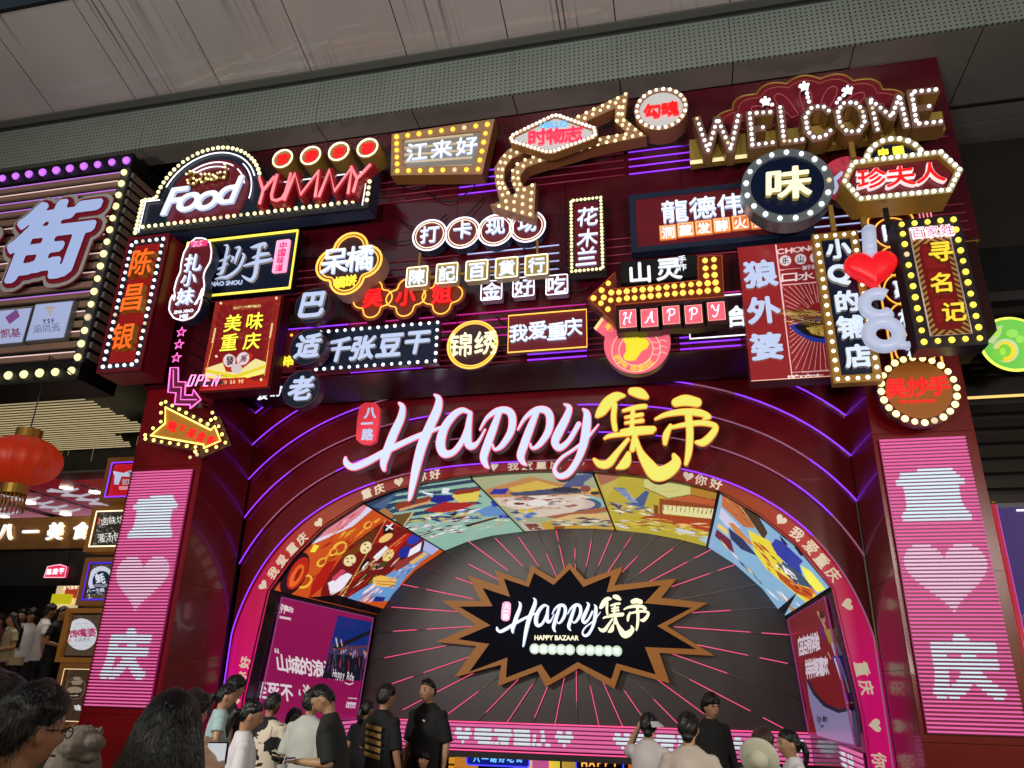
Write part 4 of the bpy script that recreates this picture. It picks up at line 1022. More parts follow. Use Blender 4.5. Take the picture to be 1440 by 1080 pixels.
louvre('led_band', 'pink led band below the magenta poster on the left tunnel wall', 11.75, 15.6, zb, zt, YB-.14, 6, hmarks(mkR), .024, cat='led band', yaw=yawL)
box('lintel', -6.7, 2.05, YB-.1, YB+.3, zb-.16, zb-.05, mat('lintel_dark', '2A2426', .5), tun)
# ================================================================ signs hung on the gate
def sign(label, px, Y, cat='sign', name='shop_sign', group=None):
    x, z = xz(px, Y); return thing(name, label, cat, (x, Y, z), group)
def stay(t, px, Y, y1=9.985, w=.03, m=None):
    """bracket from the sign back to the wall"""
    x, z = xz(px, Y); box('bracket', x-w, x+w, Y, y1, z-w, z+w, m or BLACK, t)
def hanger(t, p0, p1, Y, m=None, w=.03):
    a, b = xz(p0, Y), xz(p1, Y); box('hanging_bar', a[0]-w, a[0]+w, Y-w, Y+w, min(a[1], b[1]), max(a[1], b[1]), m or GOLDP, t)
def px2(pts, Y): return [xz(p, Y) for p in pts]
def circle3(a, b, c, Y):
    (x1, y1), (x2, y2), (x3, y3) = px2([a, b, c], Y)
    A = np.array([[2*(x2-x1), 2*(y2-y1)], [2*(x3-x1), 2*(y3-y1)]]); B = np.array([x2*x2-x1*x1+y2*y2-y1*y1, x3*x3-x1*x1+y3*y3-y1*y1])
    cx, cy = np.linalg.solve(A, B); return cx, cy, math.hypot(x1-cx, y1-cy)
def boxed(t, L, Y, d, face, rim, rimw, side=None, recess=.03, name='case'):
    """shallow sign case: raised rim + sunk face"""
    I = inset(L, rimw)
    prism('frame', [L, I], Y, Y+d, rim, side or rim, t)
    prism('panel', [I], Y+recess, Y+d-.01, face, side or rim, t)
    return I
c1 = lambda p: (180+p[0]/4, 170+p[1]/4)
c2 = lambda p: (360+p[0]/4, 150+p[1]/4)
c7 = lambda p: (340+p[0]/4, 360+p[1]/4)
c8 = lambda p: (640+p[0]/4, 120+p[1]/4)
c9 = lambda p: (640+p[0]/4, 330+p[1]/4)
# ---- Food / YUMMY
Y = 9.35
t = sign('long dark sign with dome reading Food and red word YUMMY, rimmed with bulbs', c1((700, 600)), Y)
cx, cz, cr = circle3(c1((165, 400)), c1((470, 152)), c1((752, 300)), Y)
bl, br = xz(c1((30, 640)), Y), xz(c1((1352, 490)), Y); tl, tr = xz(c1((66, 440)), Y), xz(c1((1384, 262)), Y)
zb_, x0, x1 = (bl[1]+br[1])/2, bl[0], tr[0]; zl, zr = tl[1], tr[1]
ztop = xz(c1((780, 345)), Y)[1]; ztop = (ztop+zr)/2
L = [(x0, zb_), (x1-.03, zb_), (x1, ztop), ]
def arcpts(cx, cz, r, zA, zB, n=40):
    a1 = math.pi-math.asin(max(-1, min(1, (zA-cz)/r))); a0 = math.asin(max(-1, min(1, (zB-cz)/r)))
    return [(cx+r*math.cos(a0+(a1-a0)*k/n), cz+r*math.sin(a0+(a1-a0)*k/n)) for k in range(n+1)]
dome = arcpts(cx, cz, cr, zl, ztop)
L = [(x0, zb_), (x1-.03, zb_), (x1, ztop)]+dome+[(x0, zl)]
ZF = xz(c1((780, 500)), Y)[1]
SLATE = mat('slate_panel', '1C2636', .3, noise=.12); CHAR = mat('charcoal_rim', '2A2C30', .4, noise=.1)
prism('case', [L], Y+.03, Y+.32, SLATE, mat('navy_case_side', '26304E', .45, noise=.1), t)
prism('rim', [L, inset(L, .07)], Y, Y+.05, CHAR, CHAR, t)
half = arcpts(cx, cz, cr-.26, zb_+.14, zb_+.14)
prism('dome_panel', [half], Y+.02, Y+.04, MAROON, MAROON, t)
for dr, a0, a1, r in ((.13, 20, 160, .012), (.33, 55, 130, .011), (.33, 15, 45, .011), (.42, 58, 125, .011), (.2, -10, 45, .011)):
    neon(t, [(cx+(cr-dr)*math.cos(math.radians(a0+(a1-a0)*k/24)), cz+(cr-dr)*math.sin(math.radians(a0+(a1-a0)*k/24))) for k in range(25)], Y, r, N_WHITE, False)
neon(t, [(x0+.1, zb_+.04), (x0+.1, zl-.08), (cx-cr+.12, zl-.08)], Y-.01, .011, N_WHITE, False)
neon(t, [(x1-.13, zb_+.05), (x1-.1, ztop-.06), (cx+cr+.3, ztop-.06)], Y-.01, .011, N_WHITE, False)
bulbs(t, along([(x0+.035, zb_+.04), (x0+.035, zl-.04), (dome[-1][0]-.02, zl-.04)], 12, False), Y-.01, .036, B_WARM)
bulbs(t, along([(p[0]-(p[0]-cx)*.03, p[1]-(p[1]-cz)*.03) for p in reversed(dome)], 30, False), Y-.01, .036, B_WARM)
bulbs(t, along([(x0+.16, zb_+.14), (x1-.3, zb_+.14)], 32, False), Y-.01, .036, B_WARM)
bulbs(t, along([(cx+cr+.06, ztop-.03), (x1-.05, ztop-.03)], 7, False), Y-.01, .036, B_WARM)
bulbs(t, along([(x1-.04, ztop-.03), (x1-.06, zb_+.14)], 6, False), Y-.01, .036, B_WARM)
# Food letters
for ch, p in (('F', (262, 445)), ('o', (348, 437)), ('o', (452, 428)), ('d', (565, 400))):
    q = xz(c1(p), Y-.07); s_ = .56 if ch in 'Fd' else .56
    prism('letter', place(glyph(ch, .022), q[0], q[1]+(0 if ch in 'F' else .05 if ch == 'd' else .04), s_*1.22, 1.12, .22), Y-.07, Y-.02, L_WHITE, L_SOFT, t)
GB = [(330, 300), (350, 285), (375, 290), (335, 335), (340, 350), (370, 352), (388, 335), (370, 325), (405, 330), (412, 300), (435, 300), (440, 325), (415, 345), (452, 330), (458, 300), (480, 305), (470, 330), (500, 320), (505, 295), (490, 312), (540, 318), (545, 290), (548, 262), (545, 245), (520, 290)]
gp = [xz(c1(p), Y-.05) for p in GB]
for i0, i1 in ((0, 8), (8, 13), (13, 18), (18, 24)):
    tube('letter', [(p[0], Y-.02, p[1]) for p in gp[i0:i1]], .028, GOLDP, t, seg=5)
bulbs(t, gp, Y-.06, .021, B_WARM)
# YUMMY: sloped channel letters with a pink face
YM = {'Y': [[(0, 1), (.5, .5), (.5, 0)], [(1, 1), (.5, .5)]], 'U': [[(0, 1), (0, .25), (.12, .06), (.4, 0), (.68, .06), (.8, .25), (.8, 1)]], 'M': [[(0, 0), (.12, 1), (.5, .15), (.88, 1), (1, 0)]]}
REDC = mat('red_channel', '8E1420', .35, .2, em='5A0810', es=.3); PKF = lit('salmon_face', 'F08088', .95)
for i, (ch, x, w, yb) in enumerate((('Y', 710, 85, 475), ('U', 800, 95, 455), ('M', 880, 175, 450), ('M', 1075, 165, 430), ('Y', 1225, 110, 410))):
    sh = 42; hpx = 150
    for st in YM[ch]:
        P = [xz(c1((x+a*w+b*sh-(10 if ch == 'Y' else 0), yb-b*hpx-a*w*.11)), Y-.16) for a, b in st]
        v_ = []
        o = None
        for k in range(len(P)-1):
            d = Vector(P[k+1])-Vector(P[k]); d.normalize(); n_ = Vector((-d.y, d.x))*.05; e = d*.045
            q = [Vector(P[k])+n_-e, Vector(P[k+1])+n_+e, Vector(P[k+1])-n_+e, Vector(P[k])-n_-e]
            o = prism('letter', [[tuple(a) for a in q]], Y-.16+.002*k, Y+.02, REDC, REDC, t)
        tube('letter_face', [(p[0], Y-.175, p[1]) for p in P], .026, PKF, t, seg=5)
stay(t, c1((300, 480)), Y+.3); stay(t, c1((1100, 400)), Y+.3)
# ---- four gold drums
for i, (p, ch) in enumerate((((218, 343), '欢'), ((533, 308), '迎'), ((850, 262), '在'), ((1173, 220), '寨'))):
    q = (370+p[0]/8, 180+p[1]/8); Y = 9.35
    t = sign('round gold drum sign with glowing red character, ' + ('leftmost of four over YUMMY', 'second from left over YUMMY', 'third from left over YUMMY', 'rightmost of four, beside the amber bulb sign')[i], (q[0], q[1]+18), Y, group='gold drum signs in a row')
    x, z = xz(q, Y); R_ = .2
    prism('drum', [circ(x, z, R_, 32)], Y+.02, Y+.42, mat('dark_gold_face', '8A7A50', .5, .2), GOLDP, t)
    tube('drum_rim', [(a, Y+.02, b) for a, b in circ(x, z, R_-.01, 32)], .02, GOLDP, t, True)
    neon(t, circ(x, z, R_-.025, 32), Y, .014, lit('neon_cream', 'FFF0C0', 1.8))
    chars(t, ch, q, q, 16, Y-.02, L_RED, depth=.03, bold=.03)
    box('bracket', x-.03, x+.03, Y+.42, 9.985, z-.03, z+.03, BLACK, t)
# ---- jiang lai hao
Y = 9.6
t = sign('slanted copper framed sign with amber bulbs and three white characters', c2((1000, 380)), Y)
L = px2([c2((763, 155)), c2((1343, 68)), c2((1272, 380)), c2((757, 386))], Y); I = px2([c2((822, 188)), c2((1262, 137)), c2((1228, 328)), c2((835, 340))], Y)
prism('frame', [L, I], Y, Y+.26, COPPER, mat('copper_side', '8A5A2C', .5, .15), t)
prism('panel', [I], Y+.02, Y+.1, mat('silver_stripe_panel', '8C8880', .3, .3, em='8C8880', es=.25), None, t)
xs = [p[0] for p in I]; zs_ = [p[1] for p in I]
for k in range(5):
    z0_ = min(zs_)+.09+k*.14
    q = [(min(xs)+.05, z0_), (min(xs)+.05, z0_+.05), (max(xs)-.12, z0_-.06+k*.015), (max(xs)-.13, z0_-.10+k*.015)]
    prism('stripe', [q], Y+.012, Y+.018, mat('beige_stripe', 'C8B898', .4, em='C8B898', es=.3), None, t)
chars(t, '江来好', c2((905, 252)), c2((1185, 218)), 27, Y-.04, L_WHITE, depth=.03, bold=.024, side=L_SOFT)
M_ = [((a[0]+b[0])/2, (a[1]+b[1])/2) for a, b in zip(L, I)]
bulbs(t, along([M_[0], M_[1]], 9, False)+along([M_[1], M_[2]], 6, False)[1:]+along([M_[2], M_[3]], 8, False)[1:]+along([M_[3], M_[0]], 6, False)[1:-1], Y-.01, .043, B_AMBER)
stay(t, c2((1000, 250)), Y+.26)
# ---- da ka rings
Y = 9.7
t = sign('row of four joined round signs in white neon with white characters', c2((1130, 800)), Y)
dots = [((975, 720), 90), ((1160, 705), 92), ((1345, 690), 92), ((1525, 668), 92)]
dots = [(c2(p), r/4) for p, r in dots]
dk = []
for i, (p, r) in enumerate(dots):
    x, z = xz(p, Y); R_ = .282
    d = prism('disc', [circ(x, z, R_, 36)], Y+.03+.004*i, Y+.2, MAROON, mat('dark_blue_side', '1A2440', .4), t)
    neon(t, circ(x, z, R_-.005, 36), Y+.01+.004*i, .014, N_WHITE); neon(t, circ(x, z, R_-.05, 36), Y+.01+.004*i, .009, lit('neon_ivory', 'F0DCC0', 1.0))
for ch, p in (('打', (975, 715)), ('卡', (1160, 690)), ('现', (1345, 670)), ('场', (1525, 652))):
    chars(t, ch, c2(p), c2(p), 25, Y-.04, L_WHITE, depth=.04, bold=.024, side=L_SOFT)
stay(t, dots[1][0], Y+.2)
# ---- chen ji bai huo hang: five gold tiles
Y = 9.45
t0_ = None
for i, ch in enumerate('陳記百貨行'):
    px = (c2((905, 955))[0]+i*42.0, c2((905, 955))[1]-i*3.9-(1 if i else 0))
    t = sign(('gold square tile sign with white character, %s of five in a row' % ('leftmost', 'second', 'middle', 'fourth', 'rightmost')[i]), (px[0], px[1]+16), Y, group='five gold character tiles in a row')
    x, z = xz(px, Y); h = .17
    prism('tile', [rloop(x-h, x+h, z-h, z+h, .02, 2)], Y+.01, Y+.14, lit('gold_tile_face', '8E7A3C', .35), mat('ivory_side', 'B8A888', .5, .1), t)
    neon(t, rloop(x-h+.005, x+h-.005, z-h+.005, z+h-.005, .02, 2), Y, .011, lit('neon_ivory_bright', 'FFF0CC', 1.3))
    chars(t, ch, px, px, 22, Y-.03, L_WHITE, depth=.03, bold=.03, side=L_SOFT)
    if i < 4: box('link', x+h+.01, x+h+.12, Y+.05, Y+.08, z-.02, z+.01, GOLDP, t)
    if i in (0, 4): box('hanging_bar', x-.015, x+.015, Y+.05, Y+.08, z+h, z+h+.28, GOLDP, t)
    if i in (1, 2, 3): box('bracket', x-.02, x+.02, Y+.14, 9.985, z-.02, z+.02, BLACK, t)
# ---- hao chi tiles behind
Y = 9.75
for i, (ch, px) in enumerate(zip('金好吃', ((691, 408), (736, 403), (783, 400)))):
    t = sign(('maroon square tile with white neon edge, %s under the gold tiles' % ('left one', 'middle one', 'right one')[i]), (px[0], px[1]+16), Y, group='white edged tiles under the gold tiles')
    x, z = xz(px, Y); h = .165
    prism('tile', [rloop(x-h, x+h, z-h, z+h, .02, 2)], Y+.01, Y+.14, MAROON, mat('lilac_side', '9A8AA0', .4), t)
    neon(t, rloop(x-h+.005, x+h-.005, z-h+.005, z+h-.005, .02, 2), Y, .010, N_WHITE)
    chars(t, ch, px, px, 25, Y-.03, L_WHITE, depth=.03, bold=.022, side=L_SOFT)
    box('bracket', x-.02, x+.02, Y+.14, 9.985, z-.02, z+.02, BLACK, t)
# ---- lobed amber neon plaque (dai ju)
def lobes(cx, cz, ax, az, r, n=10):
    """four-lobed outline: lobes right, top, left, bottom"""
    o = []; t_ = (ax+math.sqrt(max(0, 2*r*r-ax*ax)))/2; ha = math.degrees(math.atan2(t_, t_-ax))
    az = ax
    for k, (dx, dz) in enumerate(((ax, 0), (0, az), (-ax, 0), (0, -az))):
        a0 = k*90-ha
        for j in range(n+1):
            a = math.radians(a0+2*ha*(j+.02)/(n+.04)); o.append((cx+dx+r*math.cos(a), cz+dz+r*math.sin(a)))
    return o
Y = 9.35
t = sign('four lobed amber neon sign with two white characters and small yellow ones', c2((520, 1050)), Y)
x, z = xz(c2((520, 878)), Y)
L = lobes(x, z, .26, .26, .30)
prism('panel', [L], Y+.03, Y+.3, mat('brown_maroon_acrylic', '3C1A16', .3), mat('tan_side', '9A7868', .5, em='9A6858', es=.08), t)
neon(t, inset(L, .02), Y+.01, .020, N_GOLD); neon(t, inset(L, .075), Y+.01, .012, N_GOLD)
chars(t, '呆橘', c2((440, 868)), c2((583, 850)), 38, Y-.04, L_WHITE, depth=.04, bold=.022, side=L_SOFT)
chars(t, '橘饼', c2((468, 985)), c2((530, 975)), 16, Y-.02, L_YEL, depth=.03, bold=.022)
stay(t, c2((520, 860)), Y+.3)
# ---- three overlapping lobed red signs
Y = 9.6
for i, (p, ch) in enumerate((((735, 240), '吴'), ((920, 230), '小'), ((1125, 215), '姐'))):
    t = sign(('dark red lobed neon sign with glowing red character, %s of three' % ('leftmost', 'middle', 'rightmost')[i]), c7((p[0], p[1]+100)), Y, group='three joined red lobed signs')
    q = xz(c7(p), Y); L = lobes(q[0], q[1], .18, .18, .19, 8)
    prism('panel', [L], Y+.03+.004*i, Y+.22, mat('rust_panel', '6A2A10', .35, em='6A2A10', es=.15), mat('dark_red_side', '3A0E12', .4), t)
    neon(t, inset(L, .05), Y+.01+.008*i, .011, N_GOLD)
    chars(t, ch, c7((p[0], p[1]-5)), c7((p[0], p[1]-5)), 27, Y-.02, L_RED, depth=.03, bold=.035)
    box('bracket', q[0]-.03, q[0]+.03, Y+.22, 9.985, q[1]-.03, q[1]+.03, BLACK, t)
# ---- navy discs ba shi lao
Y = 9.4
for i, (p, ch) in enumerate((((395, 275), '巴'), ((370, 507), '适'), ((330, 745), '老'))):
    t = sign(('navy disc sign with pale character, %s of three in a column' % ('top', 'middle', 'bottom')[i]), c7((p[0], p[1]+105)), Y, group='navy discs in a column')
    q = xz(c7(p), Y); prism('disc', [circ(q[0], q[1], .29, 40)], Y+.02, Y+.2, NAVY, mat('plum_side', '5A2848', .4), t)
    tube('rim', [(a, Y+.02, b) for a, b in circ(q[0], q[1], .29, 40)], .012, mat('plum_rim', '3A2030', .4), t, True)
    chars(t, ch, c7((p[0]+3, p[1]-3)), c7((p[0]+3, p[1]-3)), 35, Y-.05, L_SOFT, WHITEP, depth=.06, bold=.05, sh=.12)
    box('bracket', q[0]-.03, q[0]+.03, Y+.2, 9.985, q[1]-.03, q[1]+.03, BLACK, t)
# ---- qian zhang dou gan
Y = 9.65
t = sign('navy board edged with white bulbs and four brush characters', c7((760, 640)), Y)
q = rect4([c7((420, 410)), c7((1115, 370)), c7((1095, 600)), c7((420, 645))], Y); x0, x1, z0, z1 = q
prism('panel', [rloop(x0, x1, z0, z1)], Y+.02, Y+.14, NAVY, MAROON, t)
pr = [(x0+.03, z1-.03), (x1-.03, z1-.03), (x1-.03, z0+.03), (x0+.03, z0+.03)]
bulbs(t, along([pr[0], pr[1]], 15, False)+along([pr[1], pr[2]], 6, False)[1:]+along([pr[2], pr[3]], 15, False)[1:], Y+.005, .027, B_COOL)
for ch, p in zip('千张豆干', ((545, 525), (683, 515), (833, 500), (985, 485))): chars(t, ch, c7(p), c7(p), 34, Y-.04, L_SOFT, WHITEP, depth=.05, bold=.05, sh=.15)
stay(t, c7((760, 500)), Y+.14)
# ---- jin xiu
Y = 9.55
t = sign('round amber ring sign with two cream characters', c7((1300, 650)), Y)
x, z = xz((664, 484), Y); prism('disc', [circ(x, z, .36, 44)], Y+.03, Y+.12, mat('dark_maroon_glass', '3A1418', .2), MAROON, t)
neon(t, circ(x, z, .37, 48), Y+.01, .016, N_GOLD); neon(t, circ(x, z, .335, 48), Y+.01, .010, N_GOLD)
chars(t, '锦绣', (647, 484), (683, 481), 36, Y-.03, L_CREAM, depth=.04, bold=.012, sx=.92)
stay(t, (664, 484), Y+.12)
# ---- wo ai chong qing
Y = 9.6
t = sign('red glass board in thin amber neon frame with four white characters', c9((520, 660)), Y)
q = rect4([c9((300, 458)), c9((740, 418)), c9((740, 632)), c9((298, 662))], Y)
prism('panel', [rloop(*q)], Y+.03, Y+.1, MAROON, MAROON, t); neon(t, rloop(*q), Y, .012, N_GOLD)
for ch, p in zip('我爱重庆', ((355, 552), (462, 535), (570, 540), (662, 515))): chars(t, ch, c9(p), c9(p), 26, Y-.03, L_WHITE, L_SOFT, depth=.04, bold=.02)
stay(t, c9((520, 540)), Y+.1)
# ---- hua mu lan
Y = 9.55
t = sign('upright dark red sign framed with small yellow bulbs and three brush characters', c8((745, 1060)), Y)
q = rect4([c8((645, 632)), c8((833, 622)), c8((850, 1045)), c8((632, 1062))], Y)
L = rloop(*q); prism('case', [L], Y+.02, Y+.18, mat('dark_red_acrylic', '5A1420', .25, em='7A2030', es=.2), CHAR, t)
prism('rim', [L, inset(L, .085)], Y, Y+.03, mat('dark_bronze', '2A2018', .5), None, t)
bulbs(t, [p for p in along(inset(L, .042), 56)], Y-.005, .024, B_WARM)
for ch, p in zip('花木兰', ((745, 735), (745, 855), (740, 958))): chars(t, ch, c8(p), c8(p), 27, Y-.02, L_WHITE, L_SOFT, depth=.03, bold=.02, sh=.1)
stay(t, c8((745, 850)), Y+.18)
# ---- curved copper arrow
Y = 9.45
cR = lambda p: (700+p[0]/5.143, 120+p[1]/5.143)
arrow = [(945, 48), (920, 240), (1075, 368), (735, 432), (300, 560), (210, 590), (165, 650), (165, 690), (190, 735), (275, 705), (262, 965), (-58, 865), (15, 840), (-20, 700), (-25, 600), (20, 520), (80, 460), (180, 400), (560, 235), (690, 165)]
h1 = [(640, 260), (850, 165), (845, 262), (935, 345), (720, 375)]
h2 = [(190, 490), (100, 530), (50, 600), (45, 690), (100, 795), (130, 775), (95, 690), (100, 620), (150, 560), (280, 510), (330, 480), (250, 450)]
t = sign('big copper bent arrow studded with bulbs, pointing down', cR((260, 965)), Y, name='arrow_sign')
prism('arrow', [px2([cR(p) for p in arrow], Y), px2([cR(p) for p in h1], Y), px2([cR(p) for p in h2], Y)], Y, Y+.24, COPPER, mat('rust_side', '8E5636', .5, .15), t)
bp = [(925, 65), (915, 115), (905, 160), (900, 210), (868, 95), (812, 122), (758, 148), (695, 175), (640, 200), (582, 228), (852, 130), (800, 158), (742, 183), (688, 212), (630, 240), (878, 160), (872, 208), (862, 258), (912, 255), (902, 290), (952, 285), (940, 318), (995, 322), (1035, 355), (925, 355), (975, 370), (915, 385), (862, 365), (850, 402), (800, 378), (788, 415), (740, 395), (725, 432), (665, 448), (605, 465), (590, 435),
      (95, 472), (138, 485), (50, 512), (90, 520), (20, 558), (55, 562), (5, 608), (35, 610), (0, 660), (28, 662), (5, 708), (35, 710), (15, 745), (52, 745), (35, 795), (75, 780), (60, 840), (130, 800), (145, 755), (120, 718), (112, 670), (108, 618), (145, 630), (148, 675), (160, 718), (192, 755), (142, 572), (185, 585), (198, 540), (240, 560), (258, 520), (305, 545), (250, 725), (245, 778), (240, 830), (238, 882), (235, 935), (180, 808), (180, 862), (178, 920), (118, 845), (120, 903), (65, 890), (10, 875)]
bulbs(t, px2([cR(p) for p in bp], Y), Y-.01, .026, B_WARM)
stay(t, cR((820, 400)), Y+.24); stay(t, cR((0, 600)), Y+.24)
# ---- diamond on the arrow
Y = 9.2
t = sign('hexagonal bulb rimmed sign with red characters over the copper arrow', cR((380, 500)), Y)
hx = [(78, 385), (100, 350), (400, 205), (445, 205), (715, 300), (725, 365), (700, 385), (400, 495), (340, 495), (90, 415)]
L = px2([cR(p) for p in hx], Y); L = [tuple(p) for p in L]
I = inset(L, .075)
prism('frame', [L, I], Y, Y+.16, COPPER, mat('copper_side', '8A5A2C', .5, .15), t); prism('panel', [I], Y+.03, Y+.12, mat('pale_grey_panel', 'B8BCBA', .4, em='B8C0C0', es=.45), None, t)
bulbs(t, along(inset(L, .037), 46), Y-.01, .026, B_WHITE)
chars(t, '时物志', cR((285, 368)), cR((545, 345)), 23, Y-.02, lit('led_crimson_face', 'F02848', 1.2), depth=.04, bold=.012, rims=((.022, lit('coral_rim', 'D86070', .6), .02),))
word(t, 'HELLO', cR((305, 306)), cR((500, 292)), Y, lit('blue_print', '5AA8E0', .9), .03)
stay(t, cR((400, 350)), Y+.16)
# ---- round sign right of arrow
Y = 9.35
t = sign('round copper sign with bulbs and two red characters, right of the arrow', cR((1180, 400)), Y)
x, z = xz(cR((1180, 168)), Y); R_ = .40
prism('drum', [circ(x, z, R_, 40), circ(x, z, R_-.07, 40)], Y, Y+.34, COPPER, mat('rust_side', '8E5636', .5, .15), t); prism('panel', [circ(x, z, R_-.07, 40)], Y+.03, Y+.2, MATS['pale_grey_panel'], None, t)
bulbs(t, circ(x, z, R_-.035, 22), Y-.01, .028, B_WHITE)
chars(t, '勾魂', cR((1115, 178)), cR((1245, 162)), 21, Y-.03, L_RED, depth=.05, bold=.015)
stay(t, cR((1180, 168)), Y+.3)
# ---- chao shou board
Y = 9.5
t = sign('navy board in yellow neon frame with two large brush characters', c1((700, 990)), Y)
x0, x1, z0, z1 = rect4([(222, 345), c1((962, 608)), c1((912, 948)), c1((470, 990))], Y)
x0 = xz((255, 380), Y)[0]; q2 = [xz(c1((962, 610)), Y), xz(c1((915, 945)), Y), xz(c1((440, 990)), Y)]; x1 = (q2[0][0]+q2[1][0])/2; z1 = q2[0][1]; z0 = (q2[1][1]+q2[2][1])/2
L = rloop(x0, x1, z0, z1); prism('panel', [L], Y+.02, Y+.16, NAVY, BLACK, t)
neon(t, inset(L, .02), Y, .024, N_YEL)
CHS = {'left': [[(520, 745, 14), (505, 800, 10), (540, 790, 16), (500, 860, 8)], [(565, 700, 8), (572, 720, 18), (545, 790, 18), (515, 860, 22), (500, 885, 8)], [(490, 835, 8), (530, 820, 14), (560, 790, 8)]]}
def brush(parent, strokes, tf, Y, m, ms, depth=.05, cell=2.2, name='character'):
    STROKES['_'] = strokes; L = [[xz(tf(p), Y) for p in l] for l in stroke_loops(['_'], 0, cell)]; return prism(name, L, Y, Y+depth, m, ms, parent)
brush(t, [[(540, 700, 4), (560, 705, 14), (548, 770, 16), (528, 850, 20), (500, 862, 6)], [(505, 790, 5), (545, 778, 14), (575, 755, 5)], [(480, 835, 4), (520, 828, 12), (560, 800, 6)]], c1, Y-.04, L_SOFT, WHITEP)
brush(t, [[(600, 715, 4), (628, 712, 14), (612, 760, 16), (600, 800, 8)], [(580, 760, 4), (592, 770, 14), (578, 792, 5)], [(640, 745, 4), (652, 760, 16), (620, 830, 16), (560, 875, 16), (520, 880, 12), (490, 890, 5)]], c1, Y-.04, L_SOFT, WHITEP)
brush(t, [[(690, 712, 6), (730, 702, 22), (772, 690, 16), (765, 715, 6)], [(700, 770, 8), (745, 752, 20), (790, 745, 14)], [(650, 815, 8), (720, 795, 20), (795, 780, 16), (806, 770, 5)], [(742, 700, 16), (728, 770, 20), (722, 820, 24), (712, 868, 22), (690, 895, 20), (655, 880, 14), (640, 868, 4)]], c1, Y-.04, L_SOFT, WHITEP)
word(t, 'CHAO SHOU', c1((440, 930)), c1((638, 918)), Y, L_SOFT, .03)
q = rect4([c1((840, 672)), c1((915, 672)), c1((888, 850)), c1((812, 856))], Y)
prism('plaque', [rloop(*q, .02, 2)], Y-.02, Y+.02, L_PINK, None, t)
chars(t, '中国味道', c1((872, 700)), c1((850, 825)), 10.5, Y-.03, lit('rose_print', 'D0306A', .7), depth=.01, bold=.022)
stay(t, c1((700, 800)), Y+.16)
# ---- zha xiao mei: lobed upright sign
Y = 9.2
t = sign('upright cloud edged maroon sign with white characters beside the navy board', (265, 452), Y)
ol = [c1(p) for p in ((380, 655), (430, 655), (465, 680), (475, 730), (468, 790), (440, 838), (428, 870), (435, 925), (425, 985), (390, 1015), (375, 1040))]
ol += [(0+p[0]/4, 400+p[1]/4) for p in ((1135, 20), (1140, 90), (1120, 150), (1085, 190), (1030, 208), (975, 195), (945, 150), (952, 90), (975, 45))] 
ol += [c1(p) for p in ((262, 1010), (255, 950), (270, 890), (290, 850), (295, 800), (310, 740), (340, 690))]
L = [tuple(p) for p in along(px2(ol, Y), 70)]
prism('panel', [L], Y+.02, Y+.2, MAROON, mat('dark_blue_side', '1A2440', .4), t); neon(t, inset(L, .015), Y, .012, N_WHITE)
for ch, p, h in (('扎', (365, 795), 25), ('小', (340, 885), 22), ('妹', (320, 985), 25)): chars(t, ch, c1(p), c1(p), h, Y-.03, L_WHITE, L_SOFT, depth=.04, bold=.028)
q = c1((395, 690)); x, z = xz(q, Y)
prism('tag', [rloop(x-.125, x+.125, z-.045, z+.045, .04, 5)], Y-.01, Y+.02, L_PINK, None, t); chars(t, '牛大姐', (q[0]-9, q[1]+1), (q[0]+9, q[1]-1), 9, Y-.02, lit('rose_print', 'D0306A', .7), depth=.008, bold=.03)
word(t, 'ZHA XIAO', (244, 441), (271, 438), Y-.01, L_WHITE, .03); word(t, 'MEI', (252, 448), (263, 447), Y-.01, L_WHITE, .03)
stay(t, (265, 400), Y+.2, w=.05)
# ---- chen chang yin
Y = 9.2
cL = lambda p: (p[0]/4, 150+p[1]/4); cM = lambda p: (p[0]/4, 400+p[1]/4)
t = sign('upright red box sign with white bulbs and three thick orange characters', cM((600, 500)), Y)
x0, x1, z0, z1 = rect4([cL((728, 735)), cL((955, 712)), cM((790, 470)), cM((535, 490))], Y)
z0 = xz(cM((650, 490)), Y)[1]
L = rloop(x0, x1, z0, z1)
prism('case', [L], Y+.03, Y+.55, mat('bright_red_face', '8E1418', .35, em='A01818', es=.25), mat('crimson_side', '6A1020', .35, em='5A0818', es=.12), t)
prism('rim', [L, inset(L, .05)], Y, Y+.06, mat('crimson_side', '6A1020', .35), None, t)
I = inset(L, .05); prism('bulb_strip', [I, inset(I, .1)], Y+.015, Y+.04, mat('blue_black_strip', '10182A', .4), None, t)
bulbs(t, along(inset(L, .1), 44), Y, .031, B_COOL)
for ch, p in (('陈', cL((797, 872))), ('昌', cM((745, 72))), ('银', cM((690, 290)))): chars(t, ch, p, p, 39, Y-.1, L_ORANGE, mat('ochre_side', '9A6420', .45, em='9A5A18', es=.15), depth=.12, bold=.028, sx=.85)
stay(t, cM((650, 300)), Y+.55)
# ---- mei wei chong qing poster
Y = 9.35
cP = lambda p: (270+p[0]/6.28, 400+p[1]/6.28)
t = sign('red poster board with four yellow characters and mahjong tiles', cP((400, 920)), Y)
q = rect4([cP((212, 152)), cP((792, 100)), cP((665, 905)), cP((60, 940))], Y)
box('case', q[0]-.02, q[1]+.02, Y+.03, Y+.3, q[2]-.02, q[3]+.02, mat('dark_red_case', '4A0C14', .35), t)
a = Art(flat(*q, Y), 170, 210, '7A1418'); a.tf = cP
a.poly([(212, 152), (792, 100), (665, 905), (600, 908), (720, 150), (250, 190), (110, 935), (60, 940)], '8A2018')
for k in range(14):
    w_ = math.pi*k/13; a.line([(420, 480), (420+500*math.cos(w_), 480-500*math.sin(w_))], 2, 'A05040')
a.poly([(120, 740), (300, 680), (420, 760), (560, 655), (660, 690), (640, 780), (480, 830), (300, 800), (120, 800)], 'E4DC98')
